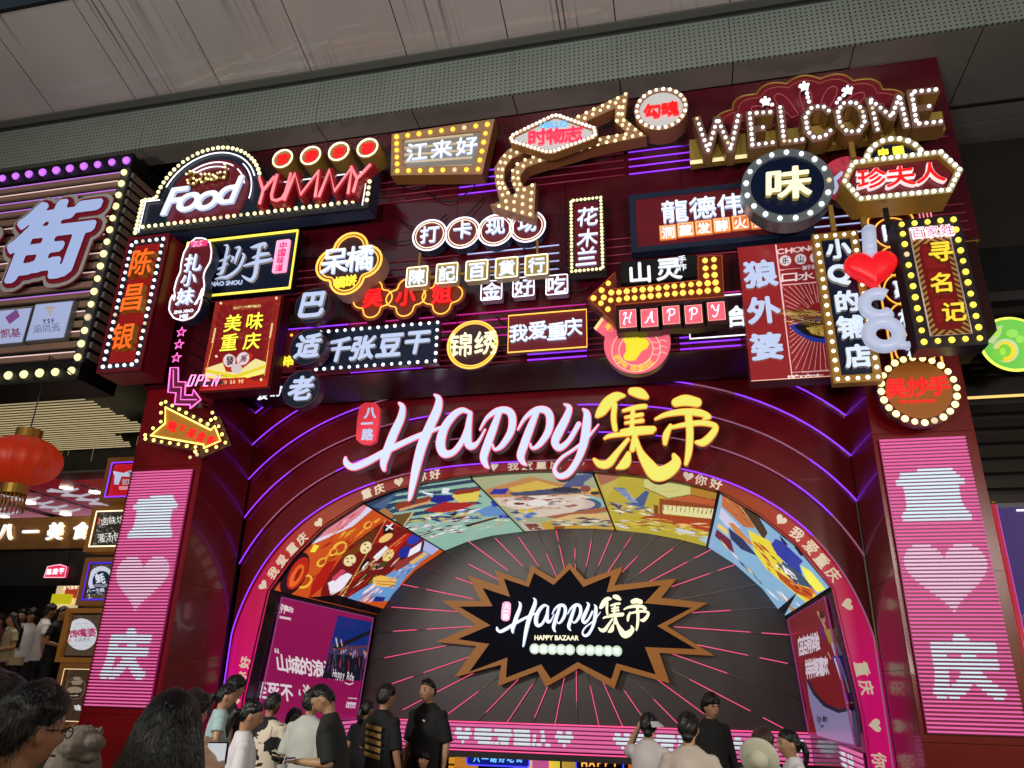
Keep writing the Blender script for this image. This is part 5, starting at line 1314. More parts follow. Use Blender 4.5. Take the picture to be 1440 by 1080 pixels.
a.poly([(130, 750), (380, 800), (650, 710), (640, 740), (380, 830), (130, 775)], 'D8CC20'); a.poly([(120, 790), (380, 825), (640, 760), (630, 790), (380, 850), (115, 830)], 'F0E870')
a.poly([(60, 830), (260, 830), (470, 820), (560, 850), (660, 830), (665, 905), (60, 940)], 'B02418'); a.poly([(360, 185), (600, 165), (602, 212), (360, 232)], '8A3A1C')
a.text('东方力量唱出', (383, 208), (41, -4), (0, -22), 'E8C890', .02)
a.poly([(262, 665), (320, 615), (400, 640), (500, 600), (545, 620), (500, 700), (400, 780), (300, 770)], 'A82818')
a.ell(330, 672, 55, 58, 'D8C8D0', 0); a.ell(450, 655, 62, 52, 'D8C8D0', -50); a.ell(395, 745, 48, 44, 'C8C0C4', 0)
a.text('發', (335, 672), (66, -8), (0, -76), '301020', .03); a.text('萬', (455, 655), (62, -20), (22, -66), '501828', .02)
a.text('70', (270, 868), (26, -2), (2, -34), 'F4E0A0', .03); a.text('80', (345, 862), (26, -2), (2, -34), 'F4E0A0', .03); a.text('90', (418, 856), (26, -2), (2, -34), 'F4E0A0', .03)
a.line([(190, 500), (115, 800)], 6, 'E8B050'); a.line([(690, 450), (640, 800)], 6, 'E8B050')
for k in range(7): a.ell(205-k*4, 395+k*19, 9, 9, 'F0DCA0'); a.ell(708-k*3, 350+k*19, 9, 9, 'F0DCA0')
for p in ((255, 165), (745, 120), (610, 840), (215, 635)): a.ell(p[0], p[1], 11, 12, 'F4E4B0')
for k in range(5): a.ell(238-k*5, 250+k*28, 8, 7, '5A1010'); a.ell(735-k*4, 200+k*28, 8, 7, '5A1010')
a.build('poster_face', t, .45)
for ch, p in (('美', (362, 340)), ('味', (556, 322)), ('重', (328, 510)), ('庆', (530, 498))): chars(t, ch, cP(p), cP(p), 25, Y-.04, L_YEL, mat('mustard_side', '8A7018', .5), depth=.03, bold=.028)
stay(t, cP((420, 500)), Y+.3)
# ---- stars, step arrow, OPEN
Y = 9.1
for i, p in enumerate(((1020, 268), (1007, 337), (992, 412))):
    t = sign(('pink neon star, %s of three above the stepped arrow' % ('top', 'middle', 'bottom')[i]), cM((p[0], p[1]+36)), Y, 'neon star', 'neon_star', 'pink neon stars in a column')
    x, z = xz(cM(p), Y)
    for R_ in (.085, .05): neon(t, [(x+(R_ if k % 2 == 0 else R_*.42)*math.sin(math.pi*k/5), z+(R_ if k % 2 == 0 else R_*.42)*math.cos(math.pi*k/5)) for k in range(10)], Y, .007 if R_ > .06 else .005, N_PINK if R_ > .06 else lit('neon_red_dim', 'B03060', 1.0), seg=5)
    box('bracket', x-.006, x+.006, Y, 9.2+.55, z-.006, z+.006, BLACK, t)
cZ = lambda p: (190+p[0]/9.6, 540+p[1]/9.6)
t = sign('pink neon stepped arrow pointing right above the yellow arrow', cZ((700, 330)), Y, 'neon arrow', 'neon_arrow')
st = [cM((958, 468)), cM((1003, 468)), cM((1003, 548)), cM((1045, 548)), cM((1040, 622)), cM((1082, 622)), cM((1088, 592)), cM((1130, 648)), cM((1068, 698)), cM((1070, 676)), cM((982, 674)), cM((990, 610)), cM((945, 606))]
L = px2(st, Y); prism('panel', [L], Y+.02, Y+.04, mat('dusky_acrylic', '4A1828', .3, em='6A2040', es=.3), None, t); neon(t, L, Y, .011, N_PINK); 
neon(t, px2([cM((975, 480)), cM((975, 578)), cM((1020, 578)), cM((1015, 648)), cM((1105, 648))], Y), Y, .007, N_PINK, False)
stay(t, cM((975, 560)), Y+.04, w=.01)
t = sign('pink neon word OPEN overlapping the red poster board', cM((1150, 580)), 9.1, 'neon word', 'neon_word')
for k, ch in enumerate('OPEN'):
    x, z = xz(cM((1077+k*46, 540)), 9.1); h = .17; w = .035
    sh = lambda a, b: (x+a*w+b*h*.12, z+b*h/2)
    G = {'O': [[(-1, -1), (1, -1), (1, 1), (-1, 1), (-1, -1)]], 'P': [[(-1, -1), (-1, 1), (1, 1), (1, 0), (-1, 0)]], 'E': [[(1, 1), (-1, 1), (-1, -1), (1, -1)], [(-1, 0), (.8, 0)]], 'N': [[(-1, -1), (-1, 1), (1, -1), (1, 1)]]}[ch]
    for s_ in G: neon(t, [sh(*q) for q in s_], 9.1, .013, lit('neon_pale_pink', 'FF9AD8', 1.3), False, 'letter')
x, z = xz(cM((1150, 545)), 9.13); box('backing', x-.3, x+.3, 9.14, 9.15, z-.05, z+.0, BLACK, t)
# ---- yellow arrow
Y = 9.45
t = sign('yellow neon fat arrow with red characters ringed by bulbs, pointing right down', cZ((650, 990)), Y, name='arrow_sign')
ar = [(405, 300), (1030, 612), (1085, 550), (1172, 775), (920, 885), (925, 832), (195, 705), (405, 530)]
L = px2([cZ(p) for p in ar], Y)
prism('panel', [L], Y, Y+.2, mat('olive_gold_face', '9A6A20', .4, em='A8741C', es=.35), mat('orange_red_side', '8A2A10', .4, em='8A2A10', es=.2), t)
neon(t, inset(L, .012), Y-.015, .014, lit('neon_straw', 'FFE878', 1.5))
for ch, p, h in (('地', (490, 565), 15), ('下', (620, 600), 11), ('美', (755, 660), 14), ('食', (885, 710), 15), ('街', (1020, 760), 13)): chars(t, ch, cZ(p), cZ(p), h, Y-.02, L_RED, depth=.03, bold=.035, rot=-.35)
bulbs(t, px2([cZ(p) for p in ((352, 265), (412, 242), (502, 292), (597, 340), (690, 388), (788, 440), (883, 492), (978, 542), (1022, 485), (1083, 462), (1043, 385), (1128, 570), (1172, 680), (1217, 792), (1095, 848), (965, 902), (838, 955), (742, 990), (812, 910), (815, 850), (698, 835), (585, 812), (470, 795), (358, 778), (250, 760), (138, 740), (135, 690), (243, 598), (348, 508), (350, 385))], Y-.02), Y-.02, .027, lit('bulb_lemon', 'FFF07A', 1.8))
hold = inset(L, -.09)
prism('bulb_base', [hold, inset(L, -.0)], Y+.05, Y+.12, mat('dark_red_base', '4A1010', .4), None, t)
stay(t, cZ((500, 500)), Y+.2)
# ---- dome camera below the stepped arrow
x, z = xz(cZ((870, 290)), 9.8); t = thing('security_camera', 'small grey dome camera beside the pink stepped arrow tip', 'camera', (x, 9.8, z))
me = spheremesh('dome', mat('grey_plastic', '8A7A80', .3), 14, 10); o = bpy.data.objects.new('dome', me); o.scale = (.05, .05, .045); o.location = (x, 9.8, z); own(o, t)
me = spheremesh('lens', BLACK, 12, 8); o = bpy.data.objects.new('lens', me); o.scale = (.022, .022, .022); o.location = (x, 9.76, z-.015); own(o, t)
box('bracket', x-.015, x+.015, 9.8, 9.99, z+.02, z+.04, BLACK, t)
# ---- yellow small sign & white small sign behind the discs
t = sign('small dark board with yellow characters half hidden behind navy discs', c7((240, 620)), 9.75)
q = rect4([c7((200, 420)), c7((300, 415)), c7((300, 640)), c7((200, 650))], 9.75); prism('panel', [rloop(*q)], 9.77, 9.85, mat('dark_red_acrylic', '5A1420', .25), None, t)
bulbs(t, px2([c7((232, 440)), c7((280, 445))], 9.75), 9.75, .025, B_AMBER); chars(t, '串串', c7((215, 585)), c7((262, 590)), 16, 9.74, L_YEL, depth=.02, bold=.028); stay(t, c7((250, 500)), 9.85)
t = sign('small white slanted characters left of the lowest navy disc', c7((160, 790)), 9.75)
chars(t, '反锅', c7((125, 778)), c7((190, 760)), 15, 9.74, L_WHITE, depth=.02, bold=.028, sh=.3)
stay(t, c7((160, 770)), 9.76, w=.015)
cW = lambda p: (940+p[0]/3.4286, 80+p[1]/3.4286)
cV = lambda p: (840+p[0]/4, 240+p[1]/4)
c5 = lambda p: (1080+p[0]/4, 280+p[1]/4)
c6b = lambda p: (1080+p[0]/4, 430+p[1]/4)
cZ2 = lambda p: (1180+p[0]/8, 190+p[1]/8)
c10 = lambda p: (835+p[0]/6.545, 430+p[1]/6.545)
c4b = lambda p: (1040+p[0]/6.857, 330+p[1]/6.857)
BRASS = mat('brass_side', '9A7A34', .35, .45, noise=.15, em='9A7020', es=.1)
# ---- WELCOME with shell
Y = 9.3
t = sign('large WELCOME in bulb studded letters before a maroon scallop shell', cW((730, 440)), Y, name='welcome_sign')
WL = [('W', [[(138, 300), (190, 455), (236, 300), (300, 448), (337, 285)]], 24), ('E', [[(490, 268), (392, 275), (405, 428), (502, 415)], [(400, 348), (455, 342)]], 15), ('L', [[(538, 245), (558, 412), (645, 400)]], 11),
      ('C', [[(772, 262), (745, 240), (692, 244), (660, 290), (670, 360), (704, 394), (750, 386), (780, 358)]], 13), ('O', [[(845, 226), (898, 220), (934, 258), (946, 318), (918, 358), (862, 364), (826, 325), (816, 262), (845, 226)]], 16),
      ('M', [[(1008, 352), (970, 206), (1076, 292), (1112, 188), (1148, 332)]], 21), ('E', [[(1288, 160), (1170, 172), (1196, 326), (1312, 314)], [(1186, 250), (1256, 240)]], 16)]
COPF = mat('copper_face', '7A5A4E', .4, .2, em='7A5A4E', es=.08)
for ch, st, nb in WL:
    first = None; tot = sum(sum(math.hypot(a[0]-b[0], a[1]-b[1]) for a, b in zip(s_[:-1], s_[1:])) for s_ in st)
    for s_ in st:
        P = px2([cW(p) for p in s_], Y)
        for k in range(len(P)-1):
            d = Vector(P[k+1])-Vector(P[k]); d.normalize(); n_ = Vector((-d.y, d.x))*.056; e = d*.045
            q = [Vector(P[k])+n_-e, Vector(P[k+1])+n_+e, Vector(P[k+1])-n_+e, Vector(P[k])-n_-e]
            dy = .0015*k+(.006 if s_ is not st[0] else 0)
            if first is None: first = prism('letter', [[tuple(a) for a in q]], Y+dy, Y+.30, COPF, mat('copper_brass_side', '8A6434', .4, .3), t)
            else: prism('letter_stroke', [[tuple(a) for a in q]], Y+dy, Y+.30, COPF, MATS['copper_brass_side'], first)
        ln = sum(math.hypot(a[0]-b[0], a[1]-b[1]) for a, b in zip(s_[:-1], s_[1:])); n = max(2, round(nb*ln/tot))
        bulbs(first, along(P, n, s_[0] == s_[-1]), Y-.015, .027, B_COOL)
# base rail
L = px2([cW(p) for p in ((100, 400), (1318, 262), (1337, 352), (106, 515))], Y+.32); prism('rail', [L], Y+.32, Y+.46, mat('brass_face', 'A89048', .3, .5, em='A89040', es=.18), BRASS, t)  # slight warm glow put into the brass
prism('rail_edge', [px2([cW(p) for p in ((104, 500), (430, 462), (430, 478), (106, 516))], Y+.3)], Y+.3, Y+.316, lit('cream_glow', 'F0DCA8', .9), None, t)
# shell
C0 = cW((692, 372)); c0 = xz(C0, 9.75)
def shell(rx, rz, lob, n=9, a0=0, a1=180):
    o = []
    for k in range(n):
        for j in range(8):
            a = math.radians(a0+(a1-a0)*(k+j/8)/n); rr_ = 1+lob*abs(math.sin(math.pi*j/8)); o.append((c0[0]+rx*rr_*math.cos(a), c0[1]+rz*rr_*math.sin(a)))
    a = math.radians(a1); o.append((c0[0]+rx*math.cos(a), c0[1]+rz*math.sin(a))); return o
sh_o = shell(1.40, 1.04, .09); prism('shell', [sh_o], 9.78, 9.95, mat('shell_maroon', '741626', .3), BRASS, t)
neon(t, sh_o, 9.78, .016, BRASS, True, 'shell_edge'); neon(t, shell(1.29, .95, .09), 9.775, .009, mat('copper_line', '8A4A3A', .4, em='8A4030', es=.2), True, 'shell_line')
for a in (155, 133, 111, 90, 69, 46, 25):
    w_ = math.radians(a); ux, uz = math.cos(w_)*1.5, math.sin(w_)*1.16; P = []
    for f_, s_ in ((.35, 1), (.62, 1.6), (.74, 1.2), (.78, 0), (.74, -1.2), (.62, -1.6), (.35, -1)):
        P.append((c0[0]+ux*f_-math.sin(w_)*s_*.055, c0[1]+uz*f_+math.cos(w_)*s_*.055))
    neon(t, [tuple(v) for v in along(P, 24)], 9.77, .010, mat('copper_line_bright', '9A4A50', .4, em='903848', es=.3), True, 'petal')
for p, tr_ in (((468, 212), ((500, 230), (525, 245))), ((655, 140), ((668, 175), (672, 195), (678, 215))), ((865, 158), ((845, 185), (825, 202), (812, 220)))):
    x, z = xz(cW(p), 9.6)
    prism('star', [[(x+(.085 if k % 2 == 0 else .042)*math.sin(math.pi*k/5), z+(.085 if k % 2 == 0 else .042)*math.cos(math.pi*k/5)) for k in range(10)]], 9.6, 9.64, lit('star_white', 'F4F2F8', .75), None, t)
    bulbs(t, along([(x+.055*math.sin(math.pi*k/2.5), z+.055*math.cos(math.pi*k/2.5)) for k in range(5)], 5), 9.59, .02, B_COOL)
    bulbs(t, px2([cW(q) for q in tr_], 9.6), 9.6, .03, B_COOL); box('bracket', x-.015, x+.015, 9.64, 9.78, z-.015, z+.015, BLACK, t)
stay(t, cW((300, 440)), Y+.46); stay(t, cW((1150, 350)), Y+.46)
# ---- wei disc
Y = 9.15
t = sign('round navy sign with steel bulb ring and one cream brush character', cW((575, 800)), Y)
x, z = xz(cW((572, 618)), Y); R_ = .60
prism('ring', [circ(x, z, R_, 48), circ(x, z, R_-.125, 48)], Y, Y+.26, STEEL, mat('steel_side', '6A7478', .3, .7), t); prism('panel', [circ(x, z, R_-.125, 48)], Y+.03, Y+.2, NAVY, None, t)
bulbs(t, circ(x, z, R_-.062, 17), Y-.01, .036, B_COOL)
chars(t, '味', cW((580, 606)), cW((580, 606)), 47, Y-.05, L_CREAM, mat('cream_glow_side', 'B0A060', .4, em='B0A050', es=.4), depth=.06, bold=.04, sx=1.18, sh=.1)
stay(t, cW((575, 625)), Y+.26); hanger(t, cW((532, 452)), cW((532, 470)), Y+.15)
# ---- pink disc behind
Y = 9.6
t = sign('rose coloured disc half hidden behind the gold hexagon sign', cW((880, 715)), Y)
x, z = xz(cW((878, 592)), Y); prism('disc', [circ(x, z, .40, 40)], Y, Y+.14, mat('rose_face', 'B83850', .4, em='C03850', es=.4), MAROON, t)
for k in range(14):
    a = math.pi*k/7; tube('line', [(x+.2*math.cos(a), Y-.004, z+.2*math.sin(a)), (x+.38*math.cos(a), Y-.004, z+.38*math.sin(a))], .004, mat('gold_line', 'B08A50', .4), t, seg=4)
brush(t, [[(835, 558, 14), (800, 590, 18), (772, 600, 14)], [(800, 590, 14), (812, 625, 16), (800, 650, 12)], [(775, 600, 12), (765, 640, 16)]], cW, Y-.03, L_SOFT, None, .03, 2.5, 'letter')
stay(t, cW((878, 592)), Y+.14); hanger(t, cW((880, 415)), cW((885, 490)), 9.5)
# ---- zhen fu ren
Y = 9.0
t = sign('gold hexagonal bulb sign with three red white-edged characters', cZ2((700, 745)), Y)
L = px2([cZ2(p) for p in ((20, 525), (130, 285), (1155, 160), (1400, 385), (1275, 645), (215, 750))], Y); I = inset(L, .085)
prism('frame', [L, I], Y, Y+.42, mat('pale_gold', 'A89868', .4, .3, em='A89868', es=.15), mat('gold_side', 'A07A38', .35, .35, noise=.15, em='A07020', es=.12), t); prism('panel', [I], Y+.08, Y+.3, MAROON, None, t)
bulbs(t, along(inset(L, .04), 40), Y-.015, .029, B_COOL)
RIMW = lit('pale_rim', 'F0D8D8', .8)
for ch, p in zip('珍夫人', ((372, 480), (695, 455), (1030, 415))): chars(t, ch, cZ2(p), cZ2(p), 30, Y-.0, L_RED, depth=.05, bold=.025, sx=1.15, sh=.1, rims=((.028, RIMW, .012),))
stay(t, cZ2((700, 450)), Y+.42, w=.05)
t = sign('small arched sign with two yellow characters on top of the gold hexagon', cZ2((620, 240)), 9.2)
cx, cz, cr = circle3(cZ2((272, 250)), cZ2((620, 12)), cZ2((965, 175)), 9.2); zb_ = xz(cZ2((620, 280)), 9.2)[1]
A_ = arcpts(cx, cz, cr, zb_, zb_); B_ = arcpts(cx, cz, cr-.09, zb_, zb_)
prism('arch_frame', [A_+list(reversed(B_))], 9.2, 9.36, MATS['pale_gold'], MATS['gold_side'], t); prism('panel', [B_], 9.25, 9.3, NAVY, None, t)
bulbs(t, along([(p[0], p[1]) for p in arcpts(cx, cz, cr-.045, zb_, zb_)], 11, False), 9.19, .036, B_COOL)
chars(t, '中国', cZ2((500, 190)), cZ2((670, 172)), 12.5, 9.2, L_YEL, depth=.03, bold=.04)
stay(t, cZ2((620, 150)), 9.36)
for a, b in (((128, 90), (150, 265)),): hanger(t, cZ2(a), cZ2(b), 9.3)
# ---- long de wei
Y = 9.75
t = sign('wide maroon board with white traditional characters over orange square tiles', cV((600, 440)), Y)
q = rect4([cV((182, 145)), cV((1190, 15)), cV((1208, 395)), cV((188, 462))], Y); L = rloop(*q)
q = (q[0], q[1], min(xz(cV((188, 462)), Y)[1], q[2]+.05), q[3]); L = rloop(*q); I = inset(L, .085)
prism('frame', [L, I], Y, Y+.18, mat('blue_grey_frame', '1C2840', .4, noise=.1), None, t); prism('panel', [I], Y+.02, Y+.12, MAROON, None, t)
for ch, p in zip('龍德伟掌', ((435, 225), (592, 205), (748, 190), (890, 175))): chars(t, ch, cV(p), cV(p), 33, Y-.03, L_WHITE, L_SOFT, depth=.04, bold=.02)
for ch, p in zip('洞藏发酵火锅', ((397, 347), (497, 332), (598, 320), (700, 306), (805, 292), (910, 284))):
    x, z = xz(cV(p), Y); h = .122
    b_ = prism('tile', [rloop(x-h, x+h, z-h, z+h)], Y-.01, Y+.02, lit('orange_tile', 'D87838', .65), None, t); neon(b_, [], 0, 0, None) if 0 else None
    tl_ = neon(t, rloop(x-h+.02, x+h-.02, z-h+.02, z+h-.02), Y-.012, .006, lit('ivory_line', 'F8D8A8', .9), seg=4, name='tile_edge')
    chars(t, ch, cV(p), cV(p), 16, Y-.03, lit('pinkish_white_face', 'FFE4EC', 1.0), depth=.02, bold=.02)
stay(t, cV((700, 250)), Y+.18)
# ---- shan ling
Y = 9.82
t = sign('black board with two large and two small white brush characters above amber arrow', cV((350, 630)), Y)
q = rect4([cV((125, 515)), cV((560, 470)), cV((562, 590)), cV((140, 632))], Y); prism('panel', [rloop(*q)], Y+.01, Y+.1, BLACK, None, t)
for ch, p, h in (('山', (240, 572), 30), ('灵', (403, 553), 33), ('手', (476, 497), 10.5), ('作', (478, 541), 10.5)): chars(t, ch, cV(p), cV(p), h, Y-.03, L_WHITE, WHITEP, depth=.03, bold=.03)
stay(t, cV((350, 550)), Y+.1)
# ---- amber bulb arrow
Y = 9.35
t = sign('rust red arrow with double row of amber bulbs pointing left', cV((350, 740)), Y, name='arrow_sign')
L = px2([cV(p) for p in ((-58, 718), (100, 565), (100, 660), (565, 612), (562, 478), (705, 470), (716, 712), (108, 757), (104, 875))], Y)
prism('arrow', [L], Y+.01, Y+.3, mat('rust_face', '5A200C', .4, em='6A2408', es=.2), mat('mauve_side', '6A3A40', .4), t); neon(t, inset(L, .012), Y, .008, mat('rust_edge', '8A3A18', .4, em='B04818', es=.5), seg=4)
bp = [(78, 685), (122, 683), (166, 678), (210, 672), (254, 668), (300, 664), (344, 660), (390, 655), (434, 650), (480, 645), (527, 640), (573, 636), (620, 632), (665, 630), (76, 728), (122, 725), (166, 718), (210, 715), (256, 710), (300, 706), (346, 702), (392, 696), (437, 692), (482, 688), (528, 684), (575, 680), (622, 675), (672, 670), (606, 505), (655, 500), (608, 548), (658, 542), (612, 590), (660, 586), (62, 633), (25, 672), (36, 712), (20, 745), (60, 780), (-22, 716)]
bulbs(t, px2([cV(p) for p in bp], Y), Y, .042, lit('bulb_orange', 'FFC050', 1.35))
stay(t, cV((350, 690)), Y+.3)
# ---- H A P P Y tiles
Y = 9.25
for i, (ch, p) in enumerate(zip('HAPPY', ((172, 832), (293, 828), (415, 812), (541, 807), (669, 790)))):
    t = sign(('rose tile in dark frame with white script letter, %s of five under the arrow' % ('first', 'second', 'third', 'fourth', 'fifth')[i]), cV((p[0], p[1]+60)), Y, group='rose letter tiles spelling HAPPY')
    x, z = xz(cV(p), Y); w, h = .108, .13
    prism('frame', [rloop(x-w-.05, x+w+.05, z-h-.06, z+h+.05)], Y+.02, Y+.2, mat('dark_maroon_frame', '2A0A10', .4), None, t)
    prism('tile', [rloop(x-w, x+w, z-h, z+h)], Y, Y+.02, L_TILEP, None, t); neon(t, rloop(x-w, x+w, z-h, z+h), Y-.003, .005, lit('peach_line', 'F0B8A0', .8), seg=4)
    G = {'H': [[(-.7, -.4, .3), (-.8, -.9, .1), (-.5, -1, .1)], [(-.3, 1, 0), (-.45, .2, 0), (-.8, -.8, 0)], [(.7, 1, 0), (.4, .2, 0), (.2, -.6, 0), (.5, -.8, 0)], [(-.5, 0, 0), (.5, .15, 0)], [(-.8, .6, 0), (-.5, 1, 0), (-.2, .9, 0)]],
         'A': [[(-.9, -.8, 0), (-.5, -.7, 0), (.1, .3, 0), (.5, 1, 0), (.45, 0, 0), (.5, -.8, 0), (.8, -.7, 0)], [(-.4, -.1, 0), (.5, 0, 0)]],
         'P': [[(-.2, .8, 0), (-.3, 0, 0), (-.5, -1, 0)], [(-.7, .4, 0), (-.5, .8, 0), (0, 1, 0), (.6, .8, 0), (.6, .2, 0), (.1, -.1, 0), (-.2, 0, 0)]],
         'Y': [[(-.8, .6, 0), (-.6, 1, 0), (-.4, .5, 0), (-.2, .1, 0), (.2, .2, 0), (.5, 1, 0), (.3, 0, 0), (.0, -.7, 0), (-.4, -1, 0), (-.7, -.7, 0)]]}[ch]
    for s_ in G:
        P = []
        for k in range(len(s_)-1):
            p0, p1, p2, p3 = s_[max(0, k-1)], s_[k], s_[k+1], s_[min(len(s_)-1, k+2)]
            for j in range(4):
                u = j/4; P.append(tuple(.5*(2*p1[a]+(-p0[a]+p2[a])*u+(2*p0[a]-5*p1[a]+4*p2[a]-p3[a])*u*u+(-p0[a]+3*p1[a]-3*p2[a]+p3[a])*u**3) for a in (0, 1)))
        P.append(s_[-1][:2]); tube('letter', [(x+a*w*.68, Y-.012, z+b*h*.68) for a, b in P], .009, lit('script_white', 'F6E8F0', .95), t, seg=5)
    box('bracket', x-.02, x+.02, Y+.2, 9.985, z-.02, z+.02, BLACK, t)
# ---- yi he board
Y = 9.82
t = sign('dark board in white neon frame half hidden behind the rose tiles', cV((700, 930)), Y)
q = rect4([cV((512, 710)), cV((830, 700)), cV((830, 924)), cV((515, 945))], Y); prism('panel', [rloop(*q)], Y+.02, Y+.1, mat('dark_plum_panel', '2A0C18', .3), None, t); neon(t, rloop(*q), Y, .013, N_WHITE)
chars(t, '一', cV((640, 880)), cV((640, 880)), 21, Y-.02, L_WHITE, depth=.03, bold=.04); chars(t, '合', cV((785, 815)), cV((785, 815)), 30, Y-.02, L_WHITE, depth=.03, bold=.04); chars(t, '丨', cV((606, 815)), cV((606, 815)), 14, Y-.02, L_WHITE, depth=.03, bold=.05)
stay(t, cV((700, 820)), Y+.1)
# ---- bull disc
Y = 9.5
t = sign('rose red round sign with yellow bull head below the rose tiles', c10((397, 630)), Y)
x, z = xz(c10((397, 345)), Y); R_ = .45
hl_ = px2([c10(p) for p in ((0, 205), (72, 105), (300, 250), (160, 330))], Y)
prism('handle', [hl_], Y+.02, Y+.11, L_TILEP, MAROON, t); prism('handle_tip', [px2([c10(p) for p in ((0, 205), (72, 105), (92, 122), (22, 222))], Y)], Y, Y+.018, lit('peach_face', 'F0C080', .8), None, t)
chars(t, '老', c10((150, 190)), c10((150, 190)), 13, Y, lit('gold_print', 'E8B840', .8), depth=.01, bold=.04, rot=-.5)
prism('disc', [circ(x, z, R_, 48)], Y, Y+.14, L_TILEP, mat('tan_rose_side', '8A5A50', .4), t)
xx, zz = xz(c10((388, 405)), Y)
for r_ in (.325, .23): neon(t, circ(xx, zz, r_, 44), Y-.004, .006, lit('peach_line', 'F0B8A0', .8), seg=4)
bull = [(245, 280), (290, 310), (320, 285), (350, 268), (355, 290), (420, 285), (478, 305), (500, 330), (512, 352), (490, 395), (440, 420), (415, 460), (385, 502), (330, 512), (285, 500), (272, 470), (300, 420), (292, 350)]
prism('bull_head', [px2([c10(p) for p in bull], Y)], Y-.02, Y-.002, lit('bull_yellow', 'D4C830', .7), None, t)
for k in range(3):
    tube('wave_line', [(xz(c10((540+i*22, 330+k*55+14*math.sin(i*1.1))), Y)[0], Y-.005, xz(c10((540+i*22, 330+k*55+14*math.sin(i*1.1))), Y)[1]) for i in range(7)], .005, MATS['peach_line'], t, seg=4)
for k, ch in enumerate('老字号味道纯正'):
    a = math.radians(200+k*17+(10 if k > 2 else 0)); px_, pz_ = xx+.275*math.cos(a), zz+.275*math.sin(a); prism('character', place(glyph(ch, .02), px_, pz_, .085, 1, 0, a+math.pi/2), Y-.01, Y-.002, MATS['gold_print'], None, t)
stay(t, c10((397, 345)), Y+.14)
# ---- lang wai po
Y = 9.65
t = sign('large red board with three pale characters beside a picture of skewers', (1110, 530), Y)
x0, z1 = xz((1040, 348), Y); z0 = xz((1053, 536), Y)[1]; x0 = (x0+xz((1053, 536), Y)[0])/2; x1 = xz((1200, 480), Y)[0]
box('case', x0, x1, Y+.02, Y+.3, z0, z1, mat('brick_red_case', '5A1018', .4), t)
a = Art(flat(x0, x1, z0, z1, Y), 200, 260, '8A2226'); a.tf = c4b
a.line([(350, 95), (540, 1640)], 12, 'F0C0C8'); a.line([(385, 342), (590, 322)], 6, 'F0B8C0'); a.line([(400, 488), (900, 445)], 8, 'F0B8C0')
a.text('CHONGQ', (394, 162), (81, -9), (0, -50), 'F4D0D4', .03)
for k, ch in enumerate('乐山钵鸡'):
    cx_, cy_ = 442+k*146, 250-k*14; a.ell(cx_, cy_, 57, 52, 'E8B8BC'); a.ell(cx_, cy_, 50, 45, 'D8D4E0'); a.text(ch, (cx_, cy_), (62, -6), (0, -62), '203028', .03)
a.text('源于乐山', (625, 320), (46, -5), (0, -44), 'E8D8E0', .02); a.text('口水', (480, 412), (160, -14), (0, -80), 'F0DCE0', .02, 1.02)
bx, by = 780, 800
for k in range(56):
    w_ = 2*math.pi*k/56; r0, r1 = (150, 900) if k % 3 else (240, 900)
    x_, y_ = bx+r1*math.cos(w_), by+r1*math.sin(w_)*1.1; x_, y_ = bx+r0*math.cos(w_)*1., by+r0*math.sin(w_)
    L_ = []
    for u in np.linspace(r0, r1, 24):
        px_, py_ = bx+u*math.cos(w_), by+u*math.sin(w_)*1.0
        if py_ > 488-(px_-400)*.09 and py_ < 1325 and px_ > 405+(py_-488)*.125: L_.append((px_, py_))
    if len(L_) > 2: a.line([L_[0], L_[-1]], 5, 'E8A8B0')
a.poly([(480, 880), (560, 960), (700, 1030), (900, 1060), (1000, 1000), (1000, 820), (700, 800)], '2438A0'); a.poly([(520, 880), (620, 960), (760, 1000), (960, 1010), (990, 860), (700, 820)], '141414')
a.poly([(640, 900), (800, 860), (980, 880), (960, 960), (800, 980), (700, 960)], 'B89840'); a.streaks([(640, 900), (960, 870), (950, 960), (720, 970)], 50, ['D8C068', '8A6A20', 'C8A848', '6A4A18'], 40, 30, 14, 41)
a.streaks([(470, 730), (820, 730), (840, 900), (480, 850)], 70, ['C8A860', '8A6A30', 'D8C088', '6A4818', 'B89048', '3A2A10'], 12, 330, 9, 42)
a.ell(765, 850, 42, 24, '2A1A10'); a.ell(765, 845, 26, 12, 'A08040')
a.line([(500, 1330), (1000, 1300)], 7, 'F0B8C0'); a.text('麻辣', (545, 1390), (190, -6), (0, -86), 'F0DCE0', .02, .9)
a.build('poster_face', t, .42)
neon(t, [(x0, z0), (x1, z0)], Y-.003, .006, lit('peach_line', 'F0B8A0', .8), False, seg=4)
for ch, p in (('狼', (200, 375)), ('外', (232, 725)), ('婆', (262, 1075))): chars(t, ch, c4b(p), c4b(p), 39, Y-.04, L_SOFT, WHITEP, depth=.05, bold=.05, sx=1.05)
stay(t, (1110, 440), Y+.3)
